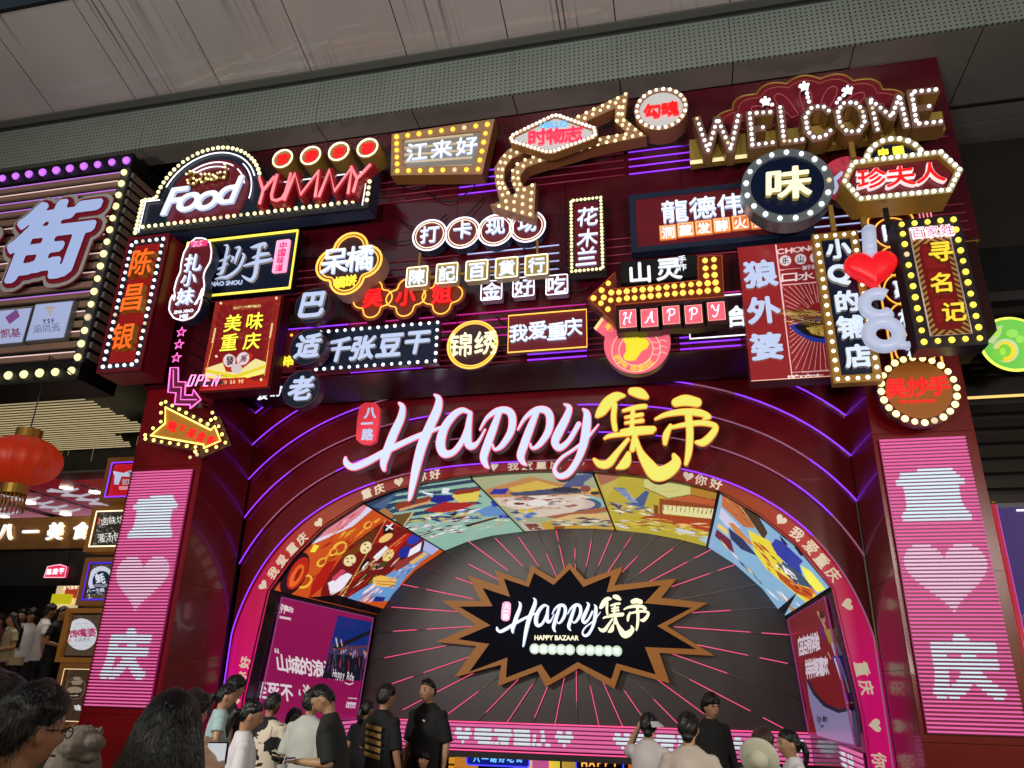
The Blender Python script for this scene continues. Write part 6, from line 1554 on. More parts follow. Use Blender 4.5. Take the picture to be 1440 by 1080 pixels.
# ---- xiao Q
Y = 9.05
t = sign('upright gold bulb frame on navy with five puffy white characters', c5((510, 1030)), Y)
x0, x1, z0, z1 = rect4([c5((245, 205)), c5((498, 168)), c5((650, 1010)), c5((375, 1048))], Y); L = rloop(x0, x1, z0, z1); I = inset(L, .1)
prism('frame', [L, I], Y, Y+.14, mat('ochre_gold', '9A7430', .4, .35, em='A07828', es=.15), BRASS, t); prism('panel', [I], Y+.02, Y+.1, NAVY, None, t)
pr = inset(L, .05); bulbs(t, along([pr[0], pr[1]], 5, False)+along([pr[1], pr[2]], 17, False)[1:]+along([pr[2], pr[3]], 5, False)[1:]+along([pr[3], pr[0]], 17, False)[1:-1], Y-.01, .027, B_WHITE)
for ch, p, h in (('小', (395, 278), 29), ('Q', (400, 415), 25), ('的', (445, 572), 30), ('铺', (465, 718), 33), ('店', (505, 880), 33)): chars(t, ch, c5(p), c5(p), h, Y-.05, lit('puffy_white', 'D8E6FA', .9, c='808890'), MATS['white_paint'], depth=.06, bold=.055)
stay(t, c5((440, 600)), Y+.14); hanger(t, c5((348, 40)), c5((362, 185)), 9.3)
# ---- I heart CQ
Y = 8.85
t = sign('puffy grey letters I, C, Q with a big red heart, stacked upright', c5((650, 860)), Y)
GREYP = lit('puffy_grey_face', 'B4BEDC', .55, c='A0A8C0')
def puff(name, loop, y, d, m, parent):
    cx_ = sum(p[0] for p in loop)/len(loop); cz_ = sum(p[1] for p in loop)/len(loop); n = len(loop); v = []; f = []
    prof = [(1, .5), (1.0, .3), (.97, .14), (.88, .04), (.7, -.04), (.4, -.1), (.05, -.12)]
    for s_, dy in prof: v += [(cx_+(p[0]-cx_)*s_, y+dy*d, cz_+(p[1]-cz_)*s_) for p in loop]
    for k in range(len(prof)-1):
        for i in range(n): f.append((k*n+i, k*n+(i+1) % n, (k+1)*n+(i+1) % n, (k+1)*n+i))
    f.append(tuple(range(n))); f.append(tuple(range((len(prof)-1)*n, len(prof)*n)))
    return obj(name, v, f, m, parent, smooth=True)
pts = px2([c5(p) for p in ((567, 175), (573, 300))], Y); tube('letter', [(p[0], Y, p[1]) for p in along(pts, 4, False)], [.085]*4, GREYP, t, seg=12)
for p in pts:
    me = spheremesh('letter_end', GREYP, 12, 8); o = bpy.data.objects.new('letter_end', me); o.scale = (.085, .085, .07); o.location = (p[0], Y, p[1]); own(o, t)
x, z = xz(c5((590, 402)), Y); puff('heart', [tuple(p) for p in along(cross_heart(x, z+.01, .62, .52), 40)], Y-.05, .3, lit('heart_red', 'E01420', .75, c='C01018'), t)
x, z = xz(c5((622, 590)), Y); tube('letter', [(x+.155*math.cos(math.radians(a)), Y+.02, z+.15*math.sin(math.radians(a))) for a in range(50, 325, 12)], .078, GREYP, t, seg=10)
x, z = xz(c5((650, 760)), Y); tube('letter', [(x+.165*math.cos(math.radians(a)), Y, z+.16*math.sin(math.radians(a))) for a in range(0, 360, 12)], .082, GREYP, t, True, seg=10)
tube('letter_tail', [(x+.06, Y-.02, z-.1), (x+.16, Y-.02, z-.17), (x+.25, Y-.02, z-.17)], .05, GREYP, t, seg=8)
x, z = xz(c5((610, 500)), Y); box('pole', x-.02, x+.02, Y+.12, Y+.15, z-.5, z+.75, BLACK, t); stay(t, c5((610, 500)), Y+.15)
# ---- amber column of five rings
Y = 9.75
t = sign('dark red upright sign of five amber rings with white characters', c5((850, 970)), Y)
x0, x1, z0, z1 = rect4([c5((548, 80)), c5((815, 72)), c5((1003, 968)), c5((700, 978))], Y); L = rloop(x0, x1, z0, z1, .12, 6)
prism('panel', [L], Y+.02, Y+.18, mat('deep_red_acrylic', '4A0C14', .3), None, t); neon(t, inset(L, .02), Y, .013, N_GOLD)
for ch, p in (('陈', (690, 190)), ('記', (735, 345)), ('嘉', (765, 505)), ('林', (795, 668)), ('酒', (842, 850))):
    x, z = xz(c5(p), Y); x = (x0+x1)/2; neon(t, circ(x, z, .235, 36), Y, .011, N_GOLD)
    prism('character', place(glyph(ch, .03), x, z, .25), Y-.03, Y+.01, L_WHITE, L_SOFT, t)
stay(t, c5((800, 500)), Y+.18)
hanger(t, cZ2((250, 850)), cZ2((270, 1020)), 9.4)
# ---- xun ming ji
Y = 8.8
t = sign('upright black sign with yellow bulbs and three golden characters on striped ground', c5((1010, 850)), Y)
x0, x1, z0, z1 = rect4([c5((706, 112)), c5((1085, 84)), c5((1235, 800)), c5((845, 850))], Y); L = rloop(x0, x1, z0, z1)
prism('case', [L], Y+.02, Y+.3, mat('violet_black', '241E28', .35), None, t)
bulbs(t, along(inset(L, .075), 30), Y, .036, lit('bulb_yellow', 'FFE04A', 1.5))
I = inset(L, .155); ix0, ix1, iz0, iz1 = x0+.155, x1-.155, z0+.14, z1-.14
a = Art(flat(ix0, ix1, iz0, iz1, Y+.005), 120, 240, 'A0763C')
def fw(u, v): return tuple(proj(np.array([[ix0+(ix1-ix0)*u, Y+.005, iz1+(iz0-iz1)*v]]))[0])
for k in range(-3, 26):
    for sgn in (0, 1): 
        q_ = [fw(0 if not sgn else 1, k*.05), fw(.5, k*.05-.12), fw(.5, k*.05-.095), fw(0 if not sgn else 1, k*.05+.025)]; a.poly(q_, '4A1C10')
rl = rloop(.14, .86, .16, .95, .12, 5); a.poly([fw(u, v) for u, v in rl], '6A1214')
for v in (.19, .43, .68): a.poly([fw(u, w_) for u, w_ in rloop(.24, .76, v, v+.21, .05, 3)], '7E181A')
a.build('poster_face', t, .35); neon(t, rloop(ix0, ix1, iz0, iz1), Y, .010, mat('silver_line', 'B8A8A0', .3, .5, em='B8A8A0', es=.3), seg=4)
for ch, p in (('寻', (972, 295)), ('名', (972, 468)), ('记', (1046, 632))): chars(t, ch, c5(p), c5(p), 29, Y-.05, lit('golden_face', 'FFD83C', .95, c='A08020'), mat('mustard_side', '8A7018', .5), depth=.05, bold=.03, sh=.1)
chars(t, '百家姓', c5((843, 188)), c5((1008, 172)), 16, Y-.04, lit('soft_rose_white', 'FBE8F0', .95), depth=.04, bold=.05); chars(t, '百家姓', c5((843, 188)), c5((1008, 172)), 15, Y-.048, lit('rose_print2', 'E06A90', .7), depth=.006, bold=-.0)
stay(t, c5((950, 450)), Y+.3, w=.05); x, z = xz(c5((712, 60)), Y); box('hanging_bar', x-.03, x+.03, 9.12, 9.16, z-.2, z+.25, BLACK, t)
# ---- wu chao shou
Y = 9.6
t = sign('round amber bulb sign with blurred red characters under the ring column', c6b((850, 650)), Y)
x, z = xz(c6b((850, 468)), Y); R_ = .40
prism('disc', [circ(x, z, R_-.02, 44)], Y+.02, Y+.2, mat('brown_amber_face', '8A5018', .35, em='9A5818', es=.35), MAROON, t); prism('bulb_ring', [circ(x, z, R_+.07, 44), circ(x, z, R_-.02, 44)], Y+.04, Y+.16, mat('dark_red_base', '4A1010', .4), None, t)
bulbs(t, circ(x, z, R_+.03, 24), Y+.02, .042, lit('bulb_buttery', 'FFE9A0', 1.8))
for ch, p in (('吴', (722, 462)), ('抄', (845, 452)), ('手', (965, 445))): chars(t, ch, c6b(p), c6b(p), 28, Y-.02, L_RED, depth=.05, bold=.02, sh=.1)
word(t, 'WU CHAO SHOU', c6b((738, 548)), c6b((942, 540)), Y, L_RED, .03)
stay(t, c6b((850, 480)), Y+.2)
# ---- small neon bit under the hexagon
t = sign('small red sign with upright white light lines beside the black sign', cZ2((960, 920)), 9.85)
q = rect4([cZ2((875, 810)), cZ2((1040, 790)), cZ2((1055, 920)), cZ2((880, 935))], 9.85); prism('panel', [rloop(*q)], 9.86, 9.9, mat('bright_red_face', '8E1418', .35, em='A01818', es=.25), None, t)
for k in range(4): xx = q[0]+(q[1]-q[0])*(k+.5)/4; neon(t, [(xx, q[2]), (xx, q[3])], 9.85, .008, lit('neon_pale_rose', 'F0A8B8', .9), False, seg=4)
stay(t, cZ2((960, 870)), 9.9)
# ================================================================ left: food street entrance
YB0 = 9.3
t = thing('food_street_sign', 'big slatted sign box with purple top bulbs and puffy blue characters, far left', 'sign', (-11.2, YB0, 6.0))
bx1 = -9.22; bz0, bz1 = 6.0, 10.38
box('box', -15, bx1-.02, YB0+.06, 10.15, bz0+.02, bz1, BLACK, t)
box('top_rail', -15, bx1, YB0, YB0+.06, bz1-.32, bz1, BLACK, t); box('bottom_rail', -15, bx1, YB0, YB0+.06, bz0, bz0+.3, BLACK, t)
box('end_rail', bx1-.16, bx1, YB0-.004, YB0+.06, bz0+.3, bz1-.32, mat('grey_rail', '4A4A4C', .45, .3), t)
SLAT = mat('taupe_slat', '8A6E60', .5, noise=.12, nscale=4); SL_L = lit('slat_light_line', 'E8C8C8', .7); SL_P = lit('slat_light_purple', 'B070D8', .8)
ns = 20; zz0, zz1 = bz0+.34, bz1-.36
for k in range(ns):
    z = zz0+(zz1-zz0)*(k+.3)/ns; h = (zz1-zz0)/ns*.6
    box('slat', -15, bx1-.17, YB0, YB0+.05, z, z+h, SLAT, t)
    if k % 2 == 0 or k > 15: box('light_line', -15, bx1-.18, YB0-.008, YB0-.001, z+h-.022, z+h-.004, SL_P if k in (5, 6, 7, 15, 16, 17, 19) else SL_L, t)
    for j in range(1): box('side_slat', bx1, bx1+.03, YB0+.1, YB0+.78, z, z+h, SLAT, t)
    box('side_slat_cap', bx1+.002, bx1+.05, YB0+.06, YB0+.1, z, z+.1, mat('grey_cap', '6A6A68', .5), t)
bulbs(t, [(bx1-.1-.295*k, bz1-.16) for k in range(11)], YB0-.02, .075, B_PURP)
bulbs(t, [(bx1-.08, zz0+.04+(zz1-zz0-.1)*k/15) for k in range(16)], YB0-.02, .062, lit('bulb_straw', 'FFF0A8', 1.2))
bulbs(t, [(bx1-.14-.3*k, bz0+.15) for k in range(10)], YB0-.02, .07, MATS['bulb_straw'])
BLUEF = lit('pale_blue_face', '9CB0DE', .75, c='8090B0'); GREYRIM = mat('grey_rim', '9A9C9A', .45, em='9A9C9A', es=.12); MARR = lit('maroon_mid', '6E1424', .3)
for ch, p in (('街', (70, 336)), ('食', (-76, 356))):
    chars(t, ch, p, p, 112, YB0-.22, BLUEF, MARR, depth=.03, bold=.05, sx=1.05, sh=.1, rims=((.04, MARR, .03), (.085, GREYRIM, .06)))
for i, (q, nm) in enumerate(((((47, 426), (102, 422), (91, 475), (35, 480)), 'YSF'), (((-14, 438), (44, 429), (33, 480), (-24, 488)), 'KG'))):
    x0, x1, z0, z1 = rect4(q, YB0-.12); tt = thing('small_logo_sign', ('pale blue square logo sign with gold triangle, under the big blue character' if i == 0 else 'pale blue square logo sign with red and blue diamond at the left edge'), 'sign', ((x0+x1)/2, YB0, z0))
    box('case', x0, x1, YB0-.1, YB0-.002, z0, z1, mat('silver_case', '7A8088', .4, .4), tt)
    a = Art(flat(x0+.02, x1-.02, z0+.02, z1-.02, YB0-.104), 90, 90, '9AA8D0'); a.tf = cM
    if i == 0:
        for a_, b_, c_ in (((255, 125), (310, 122), (283, 183)), ((268, 140), (300, 138), (284, 168)), ((275, 146), (293, 145), (284, 160))): a.poly([a_, b_, c_], 'A89888' if a_[0] != 268 else '9AA8D0')
        a.text('YSF', (250, 208), (24, -2), (0, -24), '283048', .04); a.text('渝尚荟', (210, 250), (52, -5), (-5, -48), '5A5A78', .01, 1.)
    else:
        a.poly([(30, 185), (90, 140), (110, 180), (55, 222)], '404890')
        for k in range(6): a.line([(30+k*13, 185-k*9), (55+k*11, 222-k*8)], 4, 'B83050')
        a.text('合凯基', (-20, 280), (54, -5), (-5, -50), '7A2040', .02)
    a.build('sign_face', tt, .6)
# ---- glittering ceiling of thin gold strips
t = thing('gold_strip_ceiling', 'ceiling of thin glittering gold strips under the slatted sign', 'ceiling decoration', (-12, 11, 6.0))
GS = lit('gold_strip', 'E0CC9C', .55, c='A88C50')  # weak warm glow stands in for light caught by the gold
for k in range(24):
    y = 10.2+2.95*k/23; xe = -10.05 if k < 17 else -10.3-.04*k
    box('strip', -15, xe-.04*(k % 3), y, y+.03, 6.14, 6.155, GS, t)
r_ = random.Random(5)
for k in range(26):
    x = r_.uniform(-13.5, -10.4); y = r_.uniform(10.4, 13.2); l = r_.uniform(.05, .6 if k % 5 == 0 else .2); box('thread', x, x+.008, y, y+.008, 6.12-l, 6.12, mat('gold_thread', 'B8A068', .4, .5, em='B8A068', es=.25), t)
t = thing('dark_shop_block', 'dark unlit shop front and ceiling left of the gate', 'building', (-13, 14, 0))
box('bulkhead', -22, -9.0, 13.3, 13.4, 5.3, 10.6, DARK, t); box('slab', -22, -8.6, 10.15, 13.4, 6.4, 6.5, BLACK, t)
for k in range(60):
    x = r_.uniform(-14, -10.5); z = r_.uniform(5.35, 6.0); box('bead_string', x, x+.01, 13.25, 13.26, z-.15, z, mat('bead_dull', '4A3C2C', .4, .4), t)
box('back_wall', -24, -8.8, 17.0, 17.1, 0, 10, mat('charcoal_wall', '1E1E22', .6, noise=.3), t)
box('side_wall', -8.5, -7.2, 11.6, 17, 0, 10.6, BLACK, t); box('column', -13.2, -12.7, 15.0, 15.4, 1, 5.2, mat('grey_column', '2A2E30', .5), t); box('column', -11.6, -11.3, 15.2, 15.5, 1, 5.2, MATS['grey_column'], t)
box('ceiling', -22, -9.4, 12.1, 17, 5.3, 5.34, mat('dull_ceiling', '5A544E', .5, noise=.2), t)
box('dark_bulkhead', -22, -9.0, 12.4, 12.5, 3.2, 3.84, BLACK, t)
# banners on that ceiling
def zplane(x0, x1, y0, y1, z): return lambda u, v: (x0+(x1-x0)*u, y0+(y1-y0)*v, z)
for i, (p0, p1) in enumerate((((28, 684), (21, 698)), ((0, 706), (-30, 722)), ((110, 684), (104, 690)))):
    a_, b_ = U(*p0, Z=5.25), U(*p1, Z=5.25)
t2 = thing('ceiling_banner', 'red ceiling banners with white script above the food street lettering', 'banner', (-12, 13, 5.25))
for i, (xa, xb, ya, yb) in enumerate(((-14.9, -13.55, 12.15, 15.6), (-13.35, -12.0, 12.2, 15.9), (-16.8, -15.2, 12.15, 15.6), (-11.8, -10.4, 12.3, 16))):
    a = Art(lambda u, v: (xa+(xb-xa)*u, ya+(yb-ya)*v, 5.24-.01*i), 60, 140, '8A1420')
    k0 = a.v
    sel = a.v > .8; a.C[:] = np.array(lin('7A1420'))*(1-a.v[:, None])+np.array(lin('D890A8'))*a.v[:, None]**2*.8+np.array(lin('7A1420'))*.3
    def q_(u, v): return tuple(proj(np.array([[xa+(xb-xa)*u, ya+(yb-ya)*v, 5.24-.01*i]]))[0])
    for v0 in (.25, .36, .47, .58, .7, .82):
        a.line([q_(.2, v0), q_(.5, v0+.03), q_(.8, v0-.02)], 3.2, 'E8E0F0'); a.line([q_(.35, v0-.04), q_(.45, v0+.06)], 2.6, 'E8E0F0')
    a.build('banner', t2, .55)
for p in ((93, 687), (41, 708), (92, 724), (134, 693), (5, 727)):
    q = U(*p, Z=5.2); o = box('downlight', q[0]-.09, q[0]+.09, q[1]-.09, q[1]+.09, 5.19, 5.235, lit('downlight_glow', 'FFF4E0', 1.6), t2)
# fascia with white characters
t = thing('food_street_fascia', 'brown fascia with four glowing white characters over the food street', 'sign', (-12, 12, 3.83))
box('fascia', -22, -9.3, 12.0, 12.1, 3.83, 4.42, mat('brown_fascia', '6A4826', .35, em='6A4420', es=.2), t)
chars(t, '八一美食', (7, 748), (113, 746), 25, 11.94, L_WHITE, lit('warm_glow_side', 'FFE0B0', .8), depth=.05, bold=.05, sx=1.05)
t = thing('small_lit_sign', 'small pink lit sign hanging in the dark shop front at far left', 'sign', (-11.4, 12.3, 3.1))
P = px2([(62, 812), (67, 797), (77, 795), (85, 794), (94, 797), (91, 812)], 12.3); prism('panel', [P], 12.3, 12.36, lit('hot_pink_face', 'D83058', .8), None, t); neon(t, P, 12.295, .008, lit('pale_pink_line', 'FFC8D8', 1.0), seg=4)
chars(t, '陈建平', (69, 804), (86, 803), 9, 12.28, L_WHITE, depth=.01, bold=.03); box('hanging_bar', -11.42, -11.40, 12.31, 12.33, 3.2, 3.84, BLACK, t)
t = thing('lit_stall', 'small bright yellow lit stall glimpsed behind the waiting crowd', 'stall', (-12, 15.9, 1))
x0, x1, z0, z1 = rect4([(80, 823), (112, 823), (104, 856), (74, 856)], 15.9)
box('lit_back', x0, x1, 15.9, 16.0, z0, z1, lit('stall_cream', 'E8D0A0', .6), t); box('menu_board', x0+.3, x1, 15.85, 15.89, z1-.3, z1-.04, lit('menu_red', 'B83A30', .6), t); chars(t, '热气腾腾', (91, 827), (107, 826), 5, 15.84, L_CREAM, depth=.004, bold=.02)
box('yellow_crate', x0+.1, x0+.55, 15.7, 15.85, z0+.1, z0+.32, lit('stall_yellow', 'D8D020', .6), t)
for x_, y_ in ((-12.2, 12.0), (-10.4, 11.6)):
    d = bpy.data.lights.new('ceiling_downlight', 'AREA'); d.energy = 28; d.size = .2; d.color = (1, .9, .75); o = bpy.data.objects.new('ceiling_downlight', d); COL.objects.link(o); o.location = (x_, y_, 5.1)
# terrace
tag(box('terrace_floor', -24, -8.56, 11.3, 17, .02, 1.0, GM), kind='structure')
# ---- stack of framed posters
pb = [((152, 644), (139, 706), 'C01820', '5A2C20', 'N'), ((130, 712), (117, 776), '2A2624', '6A4A20', 'W'), ((120, 784), (106, 851), '4A4038', '6A4420', 'B'), ((94, 855), (76, 931), '4A3C30', '8A5A20', '0'), ((84, 932), (66, 1022), '3A2C22', '8A5A20', 'G')]
nm = ['red poster box with white T-shirt print, top of the framed stack', 'dark poster box with white brush characters, second in the framed stack', 'blue edged poster box with navy oyster emblem, third in the framed stack', 'wooden poster box with round white emblem, fourth in the framed stack', 'wooden poster box with engraved bowl emblem, lowest of the framed stack']
for i, (tl_, bl_, base, wood, e) in enumerate(pb):
    Yp = 10.4; a_, b_ = xz(tl_, Yp), xz(bl_, Yp); x0 = (a_[0]+b_[0])/2; x1 = x0+1.0 if i == 3 else x0+.92; z1, z0 = a_[1], b_[1]
    t = thing('framed_poster_box', nm[i], 'poster box', ((x0+x1)/2, Yp, z0), 'stack of framed poster boxes')
    WD = mat('frame_wood_'+str(i % 2), ('6A4024', '8A5C20')[i % 2], .5, noise=.2, nscale=6, em='7A4A14', es=.3)  # wood given a faint glow of its own to brighten the frames
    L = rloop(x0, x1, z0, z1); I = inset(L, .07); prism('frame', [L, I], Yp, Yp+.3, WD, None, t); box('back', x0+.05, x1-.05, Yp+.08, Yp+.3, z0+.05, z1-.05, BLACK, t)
    if e in 'NWB': neon(t, inset(L, .085), Yp+.01, .014, {'N': N_PURP, 'W': lit('neon_ivory_bright', 'FFF0CC', 1.3), 'B': lit('neon_indigo', '4020C0', 1.3)}[e], seg=4)
    elif e == 'G': neon(t, inset(L, .085), Yp+.01, .008, MATS['ivory_line'], seg=4)
    a = Art(flat(x0+.1, x1-.1, z0+.1, z1-.1, Yp+.06), 110, 100, base); cT = lambda p: (p[0]/7.2, 640+p[1]/7.2); cU = lambda p: (p[0]/6, 780+p[1]/6); cQ = lambda p: (p[0]/7.2, 930+p[1]/7.2)
    if i == 0:
        a.tf = cT; a.poly([(1140, 160), (1250, 180), (1340, 150), (1330, 220), (1230, 215), (1200, 300), (1155, 295), (1160, 210)], 'C8D4E8'); a.text('刘', (1325, 190), (50, 0), (-8, -56), '101010', .02); a.text('红家', (1265, 270), (52, 0), (-8, -56), 'E0D8E0', .06, 1.1); a.text('红家', (1265, 270), (52, 0), (-8, -56), '181014', 0, 1.1)
        a.poly([(1205, 315), (1400, 315), (1400, 350), (1205, 350)], 'E898A8'); a.poly([(1040, 420), (1400, 400), (1400, 480), (1020, 480)], '301830')
    elif i == 1:
        a.tf = cT; a.streaks([(950, 560), (1120, 600), (1190, 960), (860, 960)], 150, ['8A8A88', '5A5A58', 'B8B8B0', '3A3838', '9A9890'], 40, 40, 8, 51); a.ell(975, 662, 38, 40, 'D84868'); a.ell(975, 662, 22, 26, '4A1830')
        a.text('卤味坊', (1060, 670), (76, -8), (-12, -80), 'F0F0EC', .01, 1.05); a.text('灌汤包', (1025, 840), (76, -8), (-12, -90), 'F0F0EC', .01, 1.05); a.poly([(915, 790), (960, 790), (940, 890), (898, 890)], 'C83050')
    elif i == 2:
        a.tf = cU; a.streaks([(740, 50), (960, 60), (900, 400), (660, 400)], 90, ['6A5A44', '3A3028', '7A6A50'], 70, 40, 7, 52); a.ell(850, 215, 108, 120, 'C8D0E0', 15); a.ell(858, 222, 78, 86, '14223E', 15); a.text('蚝', (845, 200), (78, -4), (-14, -84), 'E0E8F4', .03)
        a.poly([(690, 290), (900, 275), (930, 330), (680, 330)], '14223E'); a.text('八一生蚝', (750, 305), (38, -2), (-5, -34), 'E0E8F4', .02); a.streaks([(680, 335), (800, 335), (780, 400), (670, 400)], 40, ['D8D8D0', '8A7A60'], 75, 24, 5, 53)
        for k in range(3): a.line([(790, 255+k*9), (830, 250+k*9), (870, 256+k*9), (905, 250+k*9)], 3, 'C8D0E0')
    elif i == 3:
        a.tf = cU; a.streaks([(600, 500), (860, 500), (780, 860), (510, 860)], 60, ['5A4A38', '3E3228'], 60, 60, 9, 54); a.ell(687, 672, 132, 134, 'C8CCD8', -10); a.text('馋嘴婆', (620, 668), (76, -6), (-6, -70), 'A82060', .03, 1.0); a.text('浓浓老火', (640, 722), (36, -2), (-3, -30), '6A6A78', .0); a.line([(600, 620), (780, 610)], 2, 'A0A8B8'); a.line([(600, 770), (760, 768)], 2, 'A0A8B8'); a.ell(588, 726, 14, 15, 'D89AB0')
        a.line([(640, 585), (740, 580)], 3, '8890A0')
    else:
        a.tf = cQ; a.streaks([(620, 70), (900, 70), (800, 560), (560, 560)], 120, ['4A3626', '2E221A', '5A4430'], 75, 60, 6, 55); a.ell(765, 270, 96, 116, '6A5A4C', 12); a.ell(765, 270, 88, 108, '382A20', 12)
        a.poly([(715, 200), (840, 190), (820, 235), (735, 238)], '8A7A68'); a.ell(780, 175, 40, 18, '8A7A68'); a.ell(755, 290, 76, 34, '8A7A68'); a.ell(755, 345, 60, 26, '15100C'); a.line([(705, 350), (790, 345)], 12, 'A09484'); a.text('味', (788, 470), (66, 0), (-10, -60), 'E8E8E8', .03)
    a.build('print', t, .65)
# ---- lantern
t = thing('red_lantern', 'round red ribbed lantern with gold base hanging at the left edge', 'lantern', (-9.05, 8.5, 4.0))
LX, LY, LZ = -9.02, 8.5, 4.44; v = []; f = []; nr, ns2 = 18, 120
for j in range(nr+1):
    a = math.pi*j/nr
    for k in range(ns2):
        b = 2*math.pi*k/ns2; rr_ = 1-.045*abs(math.sin(b*9)); v.append((LX+.52*math.sin(a)*math.cos(b)*rr_, LY+.52*math.sin(a)*math.sin(b)*rr_, LZ+.345*math.cos(a)))
for j in range(nr):
    for k in range(ns2): f.append((j*ns2+k, j*ns2+(k+1) % ns2, (j+1)*ns2+(k+1) % ns2, (j+1)*ns2+k))
obj('lantern_body', v, f, mat('lantern_silk', 'A8180C', .45, em='C83A10', es=.3, noise=.2, nscale=6), t, smooth=True)
for zc, r0 in ((LZ+.38, .17), (LZ-.42, .17)):
    v, f = tubevf([(LX, LY, zc-.06), (LX, LY, zc+.07)], r0, 20); obj('lantern_cap', v, f, GOLD, t, smooth=False)
for k in range(20):
    b = 2*math.pi*k/20; tube('tassel', [(LX+.16*math.cos(b), LY+.16*math.sin(b), LZ-.5), (LX+.17*math.cos(b), LY+.17*math.sin(b), LZ-.72)], .012, mat('tassel_gold', 'A8782C', .5), t, seg=4)
tube('cord', [(LX, LY, LZ+.45), (LX, LY, 6.04), (-9.3, 9.45, 6.04)], .012, BLACK, t, seg=4)
# ================================================================ right: dark shop front
t = thing('dark_facade', 'dark louvred building front right of the gate', 'building', (8, 12, 0))
box('wall', 4.22, 16, 12.2, 12.4, 0, 10.6, DARK, t); box('side', 3.62, 4.2, 11.6, 12.2, 0, 7.4, BLACK, t)
box('glass', 4.6, 16, 12.1, 12.19, 7.58, 8.45, mat('dark_glass', '14181A', .06, noise=.3, nscale=4), t); box('sill', 4.3, 16, 11.95, 12.19, 7.40, 7.56, mat('stone_sill', '24262A', .5), t)
LV = mat('black_louvre', '17171A', .25, .3)
for k in range(14): box('louvre', 4.22, 16, 12.0, 12.14, 2.6+k*.23, 2.6+k*.23+.13, LV, t)
for k in range(10): box('fine_louvre', 4.5, 16, 12.08, 12.16, 6.2+k*.11, 6.2+k*.11+.05, LV, t)
tube('light_strip', [(4.3, 11.98, 5.83), (16, 11.98, 5.83)], .022, lit('strip_gold', 'F0C070', 1.3), t, seg=5)
for k in range(3): box('ceiling_joint', 4.3, 16, 11.2+k*1.4, 11.23+k*1.4, 10.62, 10.655, BLACK, t)
t = thing('candy_sign', 'round green and yellow swirl sign at the right edge', 'sign', (4.7, 11, 5.8))
x, z = xz((1421, 487), 11.0); R_ = .42
notch = [(x+(R_ if not 165 < a < 185 else R_*(1-.12*(1-abs(a-175)/10)))*math.cos(math.radians(a)), z+(R_ if not 165 < a < 185 else R_*.9)*math.sin(math.radians(a))) for a in range(0, 360, 6)]
prism('case', [notch], 10.92, 11.1, lit('candy_rim', 'E8F060', 1.0), BLACK, t)
a = Art(flat(x-R_*.92, x+R_*.92, z-R_*.92, z+R_*.92, 10.912), 120, 120, '70C850'); a.tf = lambda p: (1370+p[0]/3.73, 430+p[1]/3.73)
a.ell(200, 145, 32, 22, '98E060'); a.ell(240, 175, 22, 20, '98E060'); a.poly([(70, 150), (110, 110), (150, 100), (140, 150), (100, 200), (75, 190)], 'C0D0A0'); a.poly([(95, 150), (150, 100), (120, 170)], 'A8E850')
a.ell(165, 235, 68, 62, 'C8D8A0'); a.ell(165, 240, 52, 52, 'F0D830'); a.ell(160, 235, 34, 34, '78D048'); a.poly([(160, 235), (90, 220), (100, 280), (150, 290)], '78D048'); a.ell(150, 240, 16, 20, 'A8E850')
sel = ((a.W[:, 0]-x)**2+(a.W[:, 2]-z)**2) > (R_*.9)**2; a.cut = sel
a.build('sign_face', t, .75); box('bracket', x-.03, x+.03, 11.1, 12.0, z-.03, z+.03, BLACK, t)
t = thing('purple_poster_case', 'tall purple glass poster case with white neon edges at the right edge', 'poster case', (4.4, 10.3, 0))
Yp = 10.3; zt2 = 3.86
box('case', 3.74, 6.2, Yp+.02, Yp+.4, 0, zt2, mat('grey_violet_case', '3A3450', .35), t)
a = Art(flat(3.8, 6.1, 2.55, zt2-.06, Yp), 80, 60, '3C2A70'); P_ = proj(np.array([[4.55, Yp, 3.25]]))[0]; a.ell(P_[0], P_[1], 22, 22, 'E0E0F0'); a.ell(P_[0], P_[1], 20, 20, '0C0C14'); a.build('poster', t, .4, .6)
a = Art(flat(3.8, 6.1, .4, 2.45, Yp), 60, 60, '302460'); a.build('poster', t, .35, .6)
for z in (zt2-.1, 2.5): neon(t, [(4.0, z), (6.1, z)], Yp-.01, .012, N_WHITE, False)
neon(t, [(3.78, .2), (3.78, zt2)], Yp-.02, .014, lit('neon_orchid', 'B048B0', .9), False)
t = thing('red_post', 'slim glossy red post beside the right pillar', 'post', (3.68, 10.1, 0))
tube('post', [(3.68, 10.1, 0), (3.68, 10.1, 3.8)], .035, mat('post_red', 'C03040', .25, em='D04050', es=.4), t, seg=10); tube('post_cap', [(3.68, 10.1, 3.8), (3.68, 10.1, 3.84)], .045, GOLD, t, seg=10)  # red glow put into the post's material for the light on it
